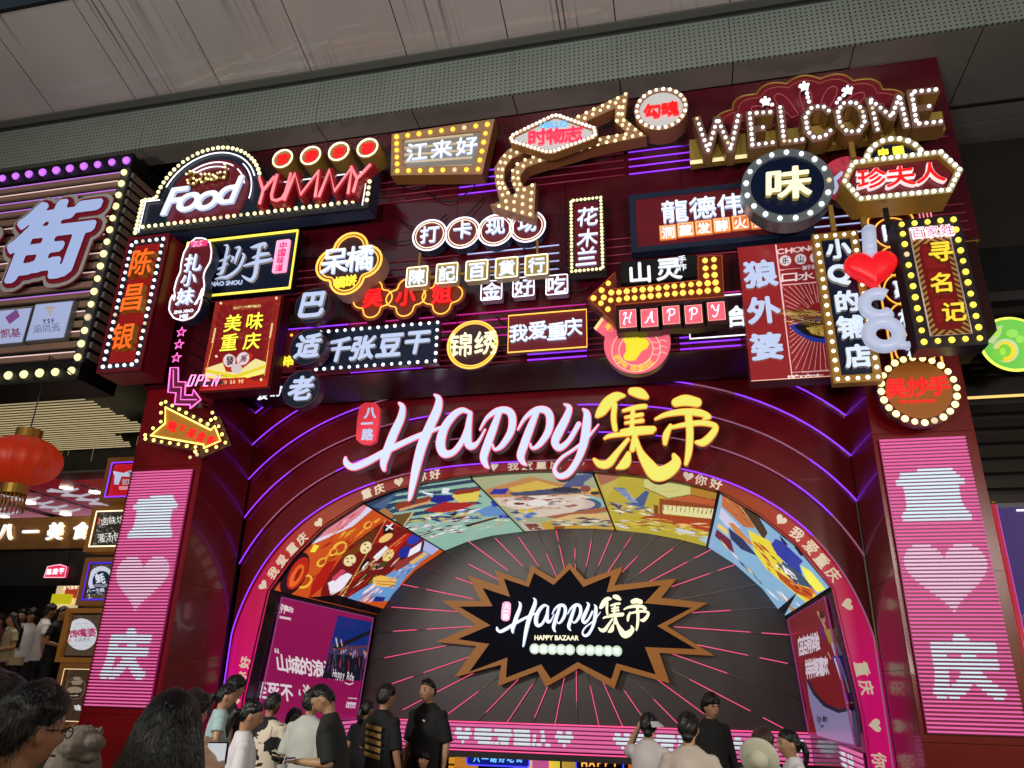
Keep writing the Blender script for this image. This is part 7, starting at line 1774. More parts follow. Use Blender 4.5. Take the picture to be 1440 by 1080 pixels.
# ================================================================ inside the market under the band
t = thing('market_hall', 'bright basement food stalls seen below the led band', 'building', (-2.4, 20, -2.6))
box('back_wall', -7, 2.4, 20.0, 20.1, -2.6, .5, mat('hall_wall', '2A1C18', .5), t); box('ceiling', -7, 2.4, 16.1, 20, .45, .5, mat('hall_ceiling', '1A1416', .5), t)
box('side_wall', -7.1, -7, 15.9, 20, -2.6, .5, BLACK, t); box('side_wall', 2.4, 2.5, 15.9, 20, -2.6, .5, BLACK, t)
def hs_(nm_, label, px, w, h, Y, cols, txt=None, tc=None):
    x, z = xz(px, Y); t = thing(nm_, label, 'sign', (x, Y, z-h/2)); prism('panel', [rloop(x-w/2, x+w/2, z-h/2, z+h/2, .05, 3)], Y, Y+.06, cols, None, t)
    neon(t, rloop(x-w/2, x+w/2, z-h/2, z+h/2, .05, 3), Y-.01, .015, lit('neon_royal', '4040F0', 1.4), seg=4)
    if txt:
        n = len(txt); mp_ = 1060/Y*.95; chars(t, txt, (px[0]-w*.38*mp_, px[1]), (px[0]+w*.38*mp_, px[1]), 11, Y-.03, tc, depth=.02, bold=.03)
    box('bracket', x-.02, x+.02, Y+.02, Y+.04, z+h/2, .46, BLACK, t)
hs_('stall_sign', 'blue neon edged stall sign with pale blue characters under the led band', (700, 1067), 1.3, .26, 16.6, mat('deep_blue', '0C1440', .4, em='1828A0', es=.5), '八一路好吃街', lit('sky_face', '70C0F8', 1.2))
hs_('stall_sign', 'dark stall sign with glowing orange word HAPPY under the led band', (843, 1073), .95, .26, 16.9, mat('dark_blue_panel', '101430', .4), 'HAPPY', lit('orange_face', 'FFA848', 1.3))
for k, (px_, w, c) in enumerate(((655, .5, 'D88830'), (760, .35, 'D860A0'), (778, .25, 'F0E040'), (800, .3, 'C8A040'), (735, .4, 'E8C8A0'), (900, .5, 'D87828'), (640, .3, 'F0A030'), (915, .4, 'B06020'), (1060, .5, '40B070'))):
    x, z = xz((px_, 1074), 17.4+k*.13); tt = thing('stall_shelf', ('lit stall shelf with goods deep in the basement market, ' + ('orange front at the left end', 'pink panel', 'yellow panel', 'amber goods', 'cream panel', 'orange front near the right', 'bright amber one at far left', 'brown one at the right', 'green one at far right')[k]), 'shelf', (x, 17.4+k*.13, -2.6))
    box('panel', x-w/2, x+w/2, 17.4+k*.13, 17.5+k*.13, -.9, z+.12, lit('stall_'+c, c, .7), tt)
    for j in range(3): box('shelf', x-w/2, x+w/2, 17.25+k*.13, 17.4+k*.13, -.6+j*.25, -.57+j*.25, GOLDP, tt)
# ================================================================ tree beyond the canopy edge (top left corner)
t = thing('leafy_tree', 'lit green treetop glimpsed past the canopy corner at top left', 'tree', (-15, 3, 0))
tube('trunk', [(-15, 3, 0), (-15.1, 3, 5), (-14.9, 3.2, 11)], [.22, .18, .1], mat('bark', '3A2E24', .8), t, seg=8)
v = []; f = []; r_ = random.Random(11)
for k in range(5200):
    while True:
        p = Vector((r_.uniform(-1, 1), r_.uniform(-1, 1), r_.uniform(-1, 1)))
        if .3 < p.length < 1: break
    c = Vector((-14.6+p.x*4.6, 4.2+p.y*2.6, 14.6+p.z*3.0)); a = Vector((r_.uniform(-1, 1), r_.uniform(-1, 1), r_.uniform(-1, 1))).normalized()*.11; b = a.cross(Vector((r_.uniform(-1, 1), r_.uniform(-1, 1), 1))).normalized()*.06
    n = len(v); v += [c-a, c+b, c+a, c-b]; f.append((n, n+1, n+2, n+3))
obj('crown', v, f, mat('leaf_green', '3E5A34', .5, noise=.4, nscale=2), t)
# ================================================================ people
def cam_at(px, py, depth):
    d = RC.T@np.array([px-CX, py-CY, FPX])/FPX; return EYE+d*depth
def loftvf(secs, seg=20):
    """secs: (cx, cy, cz, rx, ry)"""
    v = []; f = []
    for cx, cy, cz, rx, ry in secs:
        for k in range(seg):
            a = 2*math.pi*k/seg; v.append((cx+rx*math.cos(a), cy+ry*math.sin(a), cz))
    for i in range(len(secs)-1):
        for k in range(seg): f.append((i*seg+k, i*seg+(k+1) % seg, (i+1)*seg+(k+1) % seg, (i+1)*seg+k))
    f += [tuple(range(seg-1, -1, -1)), tuple(range((len(secs)-1)*seg, len(secs)*seg))]
    return v, f
def ballvf(c, r, seg=14, rings=9, rot=None):
    v = []; f = []
    for j in range(rings+1):
        a = math.pi*j/rings
        for k in range(seg):
            b = 2*math.pi*k/seg; p = Vector((r[0]*math.sin(a)*math.cos(b), r[1]*math.sin(a)*math.sin(b), r[2]*math.cos(a)))
            if rot is not None: p = rot@p
            v.append(Vector(c)+p)
    for j in range(rings):
        for k in range(seg): f.append((j*seg+k, (j+1)*seg+k, (j+1)*seg+(k+1) % seg, j*seg+(k+1) % seg))
    return v, f
def limbvf(P, R, seg=12, ends=True):
    v, f = tubevf(P, R, seg); mb = [(v, f)]
    if ends:
        for p, r in zip(P, R): mb.append(ballvf(p, (r, r, r), 12, 8))
    return mb
def fuse(name, parts, m, parent, voxel, smooth=3, loc=(0, 0, 0), rotz=0, scale=1):
    b = MB()
    for v, f in parts: b.add([tuple(p) for p in v], f)
    me = bpy.data.meshes.new('tmp'); me.from_pydata(b.v, [], b.f); me.validate(); o = bpy.data.objects.new('tmp', me); COL.objects.link(o)
    bm = bmesh.new(); bm.from_mesh(me); bmesh.ops.remove_doubles(bm, verts=bm.verts, dist=1e-5); bmesh.ops.recalc_face_normals(bm, faces=bm.faces); bm.to_mesh(me); bm.free()
    r = o.modifiers.new('r', 'REMESH'); r.mode = 'VOXEL'; r.voxel_size = voxel; r.use_smooth_shade = True
    if smooth: s_ = o.modifiers.new('s', 'SMOOTH'); s_.iterations = smooth; s_.factor = .5
    bpy.context.view_layer.update()
    dg = bpy.context.evaluated_depsgraph_get(); n = bpy.data.meshes.new_from_object(o.evaluated_get(dg)); bpy.data.objects.remove(o)
    n.name = name; n.materials.clear(); n.materials.append(m); n.polygons.foreach_set('use_smooth', [True]*len(n.polygons))
    q = bpy.data.objects.new(name, n); COL.objects.link(q); q.parent = parent; return q
def headvf(seg=56, rings=44, child=False):
    """head centred on 0, face towards -y, about 0.23 high"""
    v = []; f = []
    g = lambda x, z, x0, z0, sx, sz: math.exp(-((x-x0)/sx)**2-((z-z0)/sz)**2)
    for j in range(rings+1):
        a = math.pi*j/rings
        for k in range(seg):
            b = 2*math.pi*k/seg; x, y, z = math.sin(a)*math.sin(b), -math.sin(a)*math.cos(b), math.cos(a)
            X, Y_, Z = x*.074, y*.094, z*.118
            if z < 0: X *= 1-.34*(-z)**1.6; 
            if y > 0 and z < -.2: Y_ *= 1-.35*(-z-.2)
            if y > 0: X *= 1.04
            if y < 0:
                X *= 1.0; Y_ *= 1-.10*max(0, abs(z)-.1)
                fr = -y
                Y_ -= fr*(.020*g(X, Z, 0, -.022, .011, .016)+.012*g(X, Z, 0, .0, .008, .022))       # nose
                Y_ += fr*(.012*(g(X, Z, .030, .008, .016, .012)+g(X, Z, -.030, .008, .016, .012)))     # sockets
                Y_ -= fr*.005*g(X, Z, 0, .032, .05, .010)                                               # brow
                Y_ -= fr*(.006*g(X, Z, 0, -.058, .020, .006)+.006*g(X, Z, 0, -.070, .018, .006))        # lips
                Y_ += fr*.004*g(X, Z, 0, -.064, .022, .003)
                Y_ -= fr*.010*g(X, Z, 0, -.100, .024, .014)                                             # chin
                Y_ -= fr*.004*(g(X, Z, .042, -.022, .02, .02)+g(X, Z, -.042, -.022, .02, .02))          # cheeks
            v.append(Vector((X, Y_, Z)))
    for j in range(rings):
        for k in range(seg): f.append((j*seg+k, j*seg+(k+1) % seg, (j+1)*seg+(k+1) % seg, (j+1)*seg+k))
    return v, f
HV, HF = headvf()
HAIRM = {}
def hairmat(name, c, rough=.32):
    if name in MATS: return MATS[name]
    m = mat(name, c, rough, noise=.3, nscale=9, stretch=(14, 14, 1), bump=.5); return m
H_BLACK = hairmat('hair_black', '0C0A0A'); H_BROWN = hairmat('hair_brown', '3A261A')
SKIN = {}
def skin(c):
    k = 'skin_'+c
    if k not in MATS:
        m = mat(k, c, .45, noise=.06, nscale=12); b = m.node_tree.nodes['Principled BSDF']; b.inputs['Subsurface Weight'].default_value = .12; b.inputs['Subsurface Radius'].default_value = (.02, .008, .004); b.inputs['Subsurface Scale'].default_value = .3
    return MATS[k]
def cloth(n, c, noise=.12, rough=.85): return mat(n, c, rough, noise=noise, nscale=7, bump=.35)
DENIM = cloth('dark_trousers', '1A1C24'); 
def person(label, px, py, depth, yaw, H=None, hair='short', hairc=H_BLACK, skinc='B98A6C', top=None, sleeve=.5, bottom=None, arms=('down', 'down'), headrot=(0, 0, 0), lean=0., floor=0., voxel=.011, child=False, glasses=False, slim=1., group=None, extra=None, topname='shirt'):
    """px, py: photo point of the top of the head; depth along the view; yaw 0 faces the camera side (-y)"""
    tp = cam_at(px, py, depth); H = H or (tp[2]-floor); s = H/1.72
    t = thing('person', label, 'person', (tp[0], tp[1], floor), group); t.rotation_euler = (0, 0, yaw); t.scale = (s, s, s)
    hs = 1.0 if not child else 1.18
    sk = skin(skinc); top = top or cloth('tee_black', '0C0C0E'); bottom = bottom or DENIM
    w = slim
    # joints
    sh = {1: Vector((.175*w, .01, 1.37)), -1: Vector((-.175*w, .01, 1.37))}
    PO = {'down': ((.245, .03, 1.10), (.26, -.03, .86)), 'phone': ((.235, .02, 1.11), (.09, -.27, 1.17)), 'phone_low': ((.24, .04, 1.11), (.12, -.24, 1.04)), 'raise': ((.27, -.17, 1.33), (.17, -.25, 1.56)),
          'cup': ((.24, .03, 1.12), (.16, -.27, 1.14)), 'bent': ((.25, .03, 1.12), (.16, -.22, 1.06)), 'high': ((.225, -.08, 1.24), (.135, -.34, 1.44)), 'cross': ((.24, -.02, 1.13), (-.05, -.2, 1.12))}
    R = Matrix.Rotation(lean, 4, 'X')
    piv = Vector((0, 0, .95))
    def LN(p): p = Vector(p); return (R@(p-piv))+piv if lean and p.z > .95 else p
    def T(vf): return ([LN(p) for p in vf[0]], vf[1])
    hc = LN((0, -.025, 1.588)); Rh = Matrix.Rotation(headrot[2], 4, 'Z')@Matrix.Rotation(headrot[0]+lean, 4, 'X')@Matrix.Rotation(headrot[1], 4, 'Y')
    HT = lambda p: hc+(Rh@(Vector(p)*hs))
    B = []
    B.append(([HT(p) for p in HV], HF))
    for e in (1, -1): B.append(([HT(p) for p in ballvf((.077*e, .008, -.008), (.010, .019, .031))[0]], ballvf((0, 0, 0), (1, 1, 1))[1]))
    nb = LN((0, .02, 1.40)); nt_ = hc+Rh@Vector((0, .022, -.06)); B += limbvf([nb, (nb+nt_)/2, nt_], [.060, .046, .050])
    B.append(T(loftvf([(0, .01, .84, .155*w, .105), (0, .01, .98, .145*w, .1), (0, .01, 1.12, .14*w, .095), (0, .01, 1.26, .165*w, .105), (0, .01, 1.36, .175*w, .095), (0, .01, 1.41, .12*w, .07), (0, .015, 1.445, .06, .055)])))
    hands = {}
    for e, pose in ((-1, arms[0]), (1, arms[1])):
        el, wr = PO[pose]; el = LN((el[0]*e, el[1], el[2])); wr = LN((wr[0]*e, wr[1], wr[2])); S0 = LN(sh[e])
        B += limbvf([S0, (S0+el)/2, el], [.040, .040, .036]); B += limbvf([el, el.lerp(wr, .35), wr], [.038, .037, .024])
        d = (wr-el).normalized(); side = d.cross(Vector((0, 0, 1)))
        if side.length < .3: side = Vector((1, 0, 0))*e
        side.normalize(); nrm = side.cross(d).normalized(); up = pose in ('raise', 'high')
        pc = wr+d*.055
        rot = Matrix((side, d, nrm)).transposed()
        B.append(ballvf(pc, (.036, .048, .015), 14, 9, rot))
        for i, (off, ln) in enumerate(((-.027, .062), (-.009, .074), (.009, .070), (.026, .055))):
            b0 = pc+side*off+d*.035; cur = .25 if pose == 'down' else .75
            b1 = b0+(d*math.cos(cur*.6)-nrm*math.sin(cur*.6)*(1 if not up else -1))*ln*.5; b2 = b1+(d*math.cos(cur*1.5)-nrm*math.sin(cur*1.5)*(1 if not up else -1))*ln*.45
            B += limbvf([b0, b1, b2], [.0095, .0085, .007])
        th = wr+side*(-.03*e)+d*.02; B += limbvf([th, th+d*.03+side*(-.022*e), th+d*.062+side*(-.022*e)-nrm*.012], [.012, .0105, .009])
        hands[e] = (pc, d, side, nrm)
    for e in (1, -1):
        hp, kn, an = Vector((.085*e*w, 0, .86)), Vector((.095*e, -.01, .48)), Vector((.1*e, .02, .08))
        B += limbvf([hp, kn], [.085, .055]); B += limbvf([kn, kn.lerp(an, .35), an], [.055, .055, .035]); B.append(ballvf((.1*e, -.04, .045), (.04, .11, .04)))
    fuse('body', B, sk, t, voxel if not child else .010, 2)
    # clothes
    C_ = [T(loftvf([(0, .01, .80, .185*w, .128), (0, .01, .95, .18*w, .125), (0, .01, 1.12, .178*w, .122), (0, .01, 1.26, .192*w, .122), (0, .01, 1.335, .200*w, .112), (0, .012, 1.385, .185*w, .095), (0, .016, 1.425, .135*w, .080), (0, .02, 1.46, .082, .070), (0, .022, 1.475, .066, .062)], 24))]
    for e, pose in ((-1, arms[0]), (1, arms[1])):
        el, wr = PO[pose]; el = LN((el[0]*e, el[1], el[2])); wr = LN((wr[0]*e, wr[1], wr[2])); S0 = LN(sh[e])
        if sleeve <= 0: continue
        if sleeve <= 1:
            E = S0.lerp(el, sleeve*1.25 if sleeve < .8 else 1); C_.append(ballvf(S0+Vector((0, 0, -.012)), (.066, .066, .056))); v, f = tubevf([S0+Vector((-.02*e, 0, 0)), S0.lerp(E, .5), E], [.060, .066, .070], 14); C_.append((v, f))
        else:
            C_.append(ballvf(S0+Vector((0, 0, -.01)), (.064, .064, .054))); C_ += limbvf([S0, el], [.06, .052]); C_ += limbvf([el, wr], [.05, .038])
    fuse(topname, C_, top, t, .013, 3)
    D_ = [loftvf([(0, .01, .78, .165*w, .118), (0, .01, .9, .16*w, .115), (0, .01, .96, .15*w, .108)])]
    for e in (1, -1): D_ += limbvf([Vector((.085*e*w, 0, .84)), Vector((.095*e, -.01, .48)), Vector((.1*e, .02, .13))], [.1, .078, .07])
    fuse('trousers', D_, bottom, t, .018, 2)
    for e in (1, -1): v, f = ballvf((.1*e, -.045, .045), (.05, .13, .05)); obj('shoe', v, f, WHITEP if e*0 == 0 and skinc != 'x' else BLACK, None, smooth=True).parent = t
    # hair
    r_ = random.Random(int(px*7+py)); hv = []; keep = {}
    def limz(p):
        x, y, z = p
        fr = {'short': .058, 'fringe': .026, 'pony': .064, 'long': .064, 'bun': .066, 'crop': .066}[hair]
        back = {'short': -.085, 'fringe': -.085, 'pony': -.075, 'long': -.11, 'bun': -.07, 'crop': -.075}[hair]
        sd = {'short': .012, 'fringe': -.005, 'pony': .018, 'long': -.03, 'bun': .018, 'crop': .030}[hair]
        return float(np.interp(y, [-.094, -.070, -.035, -.012, .022, .050, .094], [fr, fr-.004, (fr+sd)/2, sd, sd, back*.75, back]))
    def cover(p): return p[2] > limz(p)
    hm = MB(); idx = {}; th_ = {'short': .020, 'fringe': .026, 'pony': .012, 'long': .018, 'bun': .013, 'crop': .009}[hair]
    VV = []; 
    for i, p in enumerate(HV):
        n_ = Vector((p.x/.074**2, p.y/.094**2, p.z/.118**2)).normalized(); edge = 1 if cover(p) else 0
        nz_ = .004*math.sin(60*p.x+3*math.sin(40*p.y)+px)+.003*math.sin(130*p.x+70*p.z)
        q = Vector((p.x, max(p.y, -.097), p.z)); tp_ = min(1, max(0, (p.z-limz(p))/.035)); q = q+n_*(((th_+nz_+(.006 if hair in ('short', 'fringe') and p.z > .05 else 0))*tp_**.6+.003) if edge else -.012)
        VV.append(HT(q))
    FF = [f for f in HF if any(cover(HV[i]) for i in f)]
    ho = obj('hair', [tuple(p) for p in VV], FF, hairc, None, smooth=True); ho.parent = t
    # strands standing off the cap give it a broken outline
    sv = []; sf = []
    n_st = 2200 if depth < 4 else 260
    cand = [i for i, p in enumerate(HV) if cover(p) and p.z < .116 and (p.y > -.03 or p.z > .088)]
    for _ in range(n_st):
        p = HV[r_.choice(cand)]; n_ = Vector((p.x/.074**2, p.y/.094**2, p.z/.118**2)).normalized()
        dn = Vector((0, 0, -1)); tan = (dn-n_*dn.dot(n_)); tan = tan.normalized() if tan.length > .05 else Vector((0, 1, 0))
        if hair in ('pony', 'bun'): g_ = Vector((0, .1, .0))-p; tan = (g_-n_*g_.dot(n_)).normalized()
        tan = (tan+Vector((r_.uniform(-.35, .35), r_.uniform(-.35, .35), 0))).normalized()
        a0 = p+n_*(th_+.002+r_.uniform(0, .004)); L_ = r_.uniform(.02, .05); sd = n_.cross(tan)*(r_.uniform(.0004, .001) if depth < 4 else r_.uniform(.001, .002))
        lift = r_.uniform(0, .010) if hair in ('short', 'fringe', 'crop') else r_.uniform(0, .003)
        a1 = a0+tan*L_*.5+n_*lift*.7; a2 = a0+tan*L_+n_*(lift-.004)
        k = len(sv); sv += [tuple(HT(q)) for q in (a0-sd, a0+sd, a1-sd*.8, a1+sd*.8, a2)]; sf += [(k, k+1, k+3, k+2), (k+2, k+3, k+4)]
    so = obj('hair_strands', sv, sf, hairc, None); so.parent = t; so['kind'] = 'stuff'
    if hair == 'pony':
        P = [HT((0, .10, .02)), HT((0, .135, 0)), HT((.005, .15, -.06)), HT((0, .145, -.13)), HT((-.01, .125, -.20))]; q = fuse('ponytail', limbvf(P, [.02, .034, .036, .028, .010]), hairc, t, .008, 2)
    if hair == 'bun':
        q = fuse('hair_bun', [ballvf(HT((0, .125, -.055)), (.045, .04, .045))]+limbvf([HT((0, .085, -.03)), HT((0, .115, -.05))], [.03, .035]), hairc, t, .008, 2)
    if hair == 'long':
        P = []
        for x0, l in ((-.085, .34), (-.055, .42), (-.02, .45), (.02, .45), (.055, .42), (.085, .34)):
            y0 = .035+.05*(1-(x0/.085)**2); P += limbvf([HT((x0*.8, y0*.9, .03)), HT((x0, y0+.022, -.06)), LN((x0*1.25, y0+.06, 1.42)), LN((x0*1.35, y0+.08, 1.58-l))], [.036, .040, .042, .022])
        fuse('long_hair', P, hairc, t, .009, 3)
        sv = []; sf = []
        for _ in range(1500):
            x0 = r_.uniform(-.115, .115); y0 = .075+.055*math.sqrt(max(0, 1-(x0/.13)**2)); z0 = r_.uniform(1.25, 1.55); a0 = LN((x0*1.1, y0+.045, z0)); a1 = LN((x0*1.15+r_.uniform(-.01, .01), y0+.062, z0-.16)); sd = Vector((.0007, 0, 0))
            k = len(sv); sv += [tuple(a0-sd), tuple(a0+sd), tuple(a1)]; sf.append((k, k+1, k+2))
        so = obj('hair_strands', sv, sf, hairc, None); so.parent = t; so['kind'] = 'stuff'
    # face details
    for e in (1, -1):
        v, f = ballvf(HT((.030*e, -.080, .006)), (.0125, .006, .0062)); o = obj('eye', [tuple(p) for p in v], f, mat('eye_dark', '141010', .15), None, smooth=True); o.parent = t
        P = [HT((.016*e, -.094, .027)), HT((.031*e, -.092, .032)), HT((.046*e, -.080, .028))]; v, f = tubevf(P, [.002, .0032, .0018], 5); o = obj('eyebrow', [tuple(p) for p in v], f, H_BLACK, None); o.parent = t
    P = [HT((-.020, -.090, -.064)), HT((0, -.0995, -.063)), HT((.020, -.090, -.064))]; v, f = tubevf(P, [.002, .0045, .002], 6); o = obj('lips', [tuple(p) for p in v], f, mat('lip', '8A4A42', .4), None, smooth=True); o.parent = t
    if glasses:
        G = []
        for e in (1, -1):
            P = [HT((.033*e+.021*math.cos(a), -.103, .004+.016*math.sin(a))) for a in [2*math.pi*k/14 for k in range(14)]]; G.append(tubevf(P, .0018, 5, True))
            G.append(tubevf([HT((.054*e, -.100, .008)), HT((.074*e, -.06, .01)), HT((.082*e, .0, .006))], .0016, 5))
        G.append(tubevf([HT((-.012, -.104, .006)), HT((.012, -.104, .006))], .0018, 5)); b = MB()
        for v, f in G: b.add([tuple(p) for p in v], f)
        o = b.build('glasses', BLACK); o.parent = t
    t['_hands'] = 0
    del t['_hands']
    bpy.context.view_layer.update()
    mw = Matrix.Translation(t.location)@Matrix.Rotation(yaw, 4, 'Z')@Matrix.Scale(s, 4)
    return t, {e: (mw@h[0], (mw.to_3x3()@h[1]).normalized(), (mw.to_3x3()@h[2]).normalized(), (mw.to_3x3()@h[3]).normalized()) for e, h in hands.items()}, mw, HT, LN
def phone(h, label, up=False):
    c, d, side, n = h; t = thing('phone', label, 'phone', c); 
    a = d if not up else (Vector((0, 0, 1)) if up is True else Vector((1, .3, 0)).normalized()); b = side if up != 'flat' else Vector((0, 0, 1))
    nn = a.cross(b).normalized(); ctr = c+d*.05+n*.012*(1 if not up else 0)+(Vector((0, 0, .03 if up is True else .0)) if up else Vector((0, 0, .012)))
    V = [ctr+a*(x*.072)+b*(y*.036)+nn*(z*.0045) for x in (-1, 1) for y in (-1, 1) for z in (-1, 1)]
    obj('phone_case', V, [(0, 1, 3, 2), (4, 6, 7, 5), (0, 4, 5, 1), (2, 3, 7, 6), (0, 2, 6, 4), (1, 5, 7, 3)], mat('phone_black', '0A0A0C', .2), t)
    W_ = [ctr+a*(x*.066)+b*(y*.032)+nn*.0052 for x, y in ((-1, -1), (1, -1), (1, 1), (-1, 1))]; obj('screen', W_, [(0, 1, 2, 3)], lit('phone_screen', 'D8E0E8', .5), t)
    return t
def patch(t, mw, loops, m, name, yoff=.16, back=True):
    pass
PI = math.pi
WHT = cloth('tee_white', 'E0DEE2'); GRY = cloth('shirt_grey', 'BCBEB8', .1); LBL = cloth('top_pale_blue', 'A8C4C6'); CRM = cloth('top_cream', 'D0C0B4', .15); BLK = cloth('tee_black', '0C0C0E'); OLV = cloth('tee_dark_olive', '1E201C'); BEI = cloth('shirt_beige', 'B0A080', .3)
# patterned shirt: black curved shapes on cream
PAT = bpy.data.materials.new('patterned_shirt'); PAT.use_nodes = True
nt = PAT.node_tree; b_ = nt.nodes['Principled BSDF']; tc = nt.nodes.new('ShaderNodeTexCoord'); vo = nt.nodes.new('ShaderNodeTexVoronoi'); vo.inputs['Scale'].default_value = 8; vo.distance = 'CHEBYCHEV'
nz = nt.nodes.new('ShaderNodeTexNoise'); nz.inputs['Scale'].default_value = 5; nz.inputs['Distortion'].default_value = 1.5
rp = nt.nodes.new('ShaderNodeValToRGB'); rp.color_ramp.interpolation = 'CONSTANT'; rp.color_ramp.elements[0].color = (.006, .006, .007, 1); rp.color_ramp.elements[1].position = .48; rp.color_ramp.elements[1].color = (*lin('D8CCB8'), 1)
mxn = nt.nodes.new('ShaderNodeMix'); mxn.inputs[0].default_value = .45; nt.links.new(tc.outputs['Object'], vo.inputs['Vector']); nt.links.new(tc.outputs['Object'], nz.inputs['Vector']); sx = nt.nodes.new('ShaderNodeSeparateColor'); nt.links.new(vo.outputs['Color'], sx.inputs[0])
nt.links.new(sx.outputs[0], mxn.inputs[2]); nt.links.new(nz.outputs[0], mxn.inputs[3]); nt.links.new(mxn.outputs[0], rp.inputs[0]); nt.links.new(rp.outputs[0], b_.inputs['Base Color']); b_.inputs['Roughness'].default_value = .85
# near left
t, h, mw, HT, LN = person('man with thick black hair and glasses in profile at bottom left corner', 46, 962, 2.25, 2.8, hair='short', glasses=True, skinc='A87658', top=BLK, voxel=.007, headrot=(.12, 0, 0))
person('dark haired head close behind the man with glasses, at the left edge', -6, 948, 2.6, PI, hair='short', top=BLK, skinc='8A604A')
t, h, mw, HT, LN = person('woman with very long black hair from behind, raising a phone', 246, 972, 2.35, -2.62, hair='long', skinc='C79C7E', top=cloth('camisole_dark', '1A1618'), sleeve=0, arms=('high', 'down'), voxel=.008)
phone(h[-1], 'dark phone raised by the long haired woman', 'flat')
person('dark haired head just above the long haired woman', 272, 972, 4.6, PI*.9, hair='fringe', top=BLK)
person('person with dark hair in front of the pink ring, partly hidden', 330, 951, 8.2, PI*.75, hair='fringe', top=BLK)
person('woman with ponytail in pale blue top looking right', 318, 961, 7.4, PI*.68, hair='pony', top=LBL, skinc='B58868', sleeve=.3, slim=.9, headrot=(.1, 0, 0))
t, h, mw, HT, LN = person('girl with ponytail in white tee with black striped sleeve, drink in hand', 352, 984, 5.8, PI*.68, hair='pony', top=WHT, skinc='B58868', slim=.9, sleeve=.9, arms=('cup', 'down'), headrot=(.25, 0, 0))
# sleeve bands and numerals
for e in (-1,):
    for z0_, z1_ in ((1.17, 1.20), (1.145, 1.155)):
        v, f = tubevf([Vector((.225*e, .022, z0_)), Vector((.229*e, .024, z1_))], .078, 16); o = obj('sleeve_stripe', v, f, BLK, None, smooth=True); o.parent = t
for k, ch in enumerate('04'):
    L = place(glyph(ch, .06), 0, 0, .12); V, F = fill2d(L); o = obj('numeral', [(-.312, .045-.075*k-x, 1.09+z) for x, z in V], F, BLK, None); o.parent = t
c, d, sd, n_ = h[-1]
cup = thing('drink_cup', 'clear cup of iced drink held by the girl in white', 'cup', c); 
P = [c+Vector((0, 0, z)) for z in (-.05, .07)]; v, f = tubevf(P, [.03, .04], 14); obj('cup', v, f, mat('clear_cup', 'A0A098', .15), cup, smooth=True); v, f = tubevf([c+Vector((0, 0, .06)), c+Vector((.02, 0, .14))], .004, 6); obj('straw', v, f, WHITEP, cup)
person('man in black and cream patterned shirt from behind', 384, 973, 7.4, PI*.97, hair='crop', top=PAT, skinc='A87A5C', sleeve=.9, slim=1.1, arms=('bent', 'bent'), headrot=(.2, 0, 0))
person('small black haired head between the patterned and grey shirts', 414, 997, 7.6, PI, hair='fringe', top=BLK)
person('man in pale grey shirt seen from behind', 440, 968, 7.0, PI*.93, hair='short', top=GRY, skinc='A87A5C', sleeve=.95, slim=1.08, arms=('down', 'bent'))
t, h, mw, HT, LN = person('young man in dark olive tee with glasses bending over his phone', 484, 957, 6.2, -PI*.42, hair='crop', top=OLV, skinc='B8906E', glasses=True, sleeve=.85, arms=('phone_low', 'phone'), headrot=(.4, 0, 0), lean=.22)
phone(h[1], 'pale phone held by the bending young man in olive')
t, h, mw, HT, LN = person('man in black tee with gold print on the back', 543, 962, 7.6, PI*.86, hair='short', top=BLK, skinc='A87A5C', sleeve=.85, arms=('down', 'bent'), headrot=(.1, 0, 0))
GP = mat('gold_back_print', 'A88448', .5, noise=.5, nscale=30)
for k in range(5):
    z = 1.30-.065*k; o = obj('back_print', [(-.13, .142-.002*k, z-.03), (.1, .142-.002*k, z+.005), (.1, .142-.002*k, z+.04), (-.13, .142-.002*k, z+.012)], [(0, 1, 2, 3)], GP, None); o.parent = t
person('dark curly haired head left of the man with gold print', 516, 984, 8.8, PI*.9, hair='pony', top=BLK)
t, h, mw, HT, LN = person('standing man in black tee facing the camera, left of the led characters', 604, 953, 8.0, -.35, hair='crop', top=BLK, skinc='A98062', sleeve=.85, arms=('down', 'down'), slim=1.05)
o = obj('chest_logo', [(.04, -.128, 1.30), (.075, -.126, 1.295), (.073, -.127, 1.312), (.045, -.129, 1.318)], [(0, 1, 2, 3)], WHITEP, None); o.parent = t
person('small boy in front of the standing man in black', 597, 1056, 7.5, -.25, hair='fringe', child=True, skinc='B98A6C', top=BLK)
# right group
t, h, mw, HT, LN = person('woman with low bun and white sun visor, bare upper back', 910, 1001, 6.4, PI*.93, hair='bun', top=cloth('lace_white', 'D0C8C8'), skinc='C8A078', sleeve=.3, slim=.88, arms=('down', 'raise'), headrot=(0, 0, .2))
v = []; f = []
for k in range(17):
    a = math.radians(150+k*12); v += [HT((.086*math.sin(a), .1*math.cos(a)+.0, .045)), HT((.15*math.sin(a), .19*math.cos(a), .0))]
f = [(2*i, 2*i+1, 2*i+3, 2*i+2) for i in range(16)]; o = obj('sun_visor', [tuple(p) for p in v], f, WHITEP, None); o.parent = t; sm = o.modifiers.new('s', 'SOLIDIFY'); sm.thickness = .006
person('woman with black bun in cream ribbed top with dark strap', 966, 1000, 5.4, PI*.98, hair='bun', top=CRM, skinc='C8A078', sleeve=.4, slim=.95)
person('young man in black with glasses and bowl fringe looking left', 997, 975, 7.6, .75-.2, hair='fringe', top=BLK, skinc='B08668', glasses=True, sleeve=2, slim=.95)
t, h, mw, HT, LN = person('person with brown hair wearing a big pale round hat', 1071, 1024, 5.4, PI*.9, hair='short', hairc=H_BROWN, top=GRY, skinc='B08668')
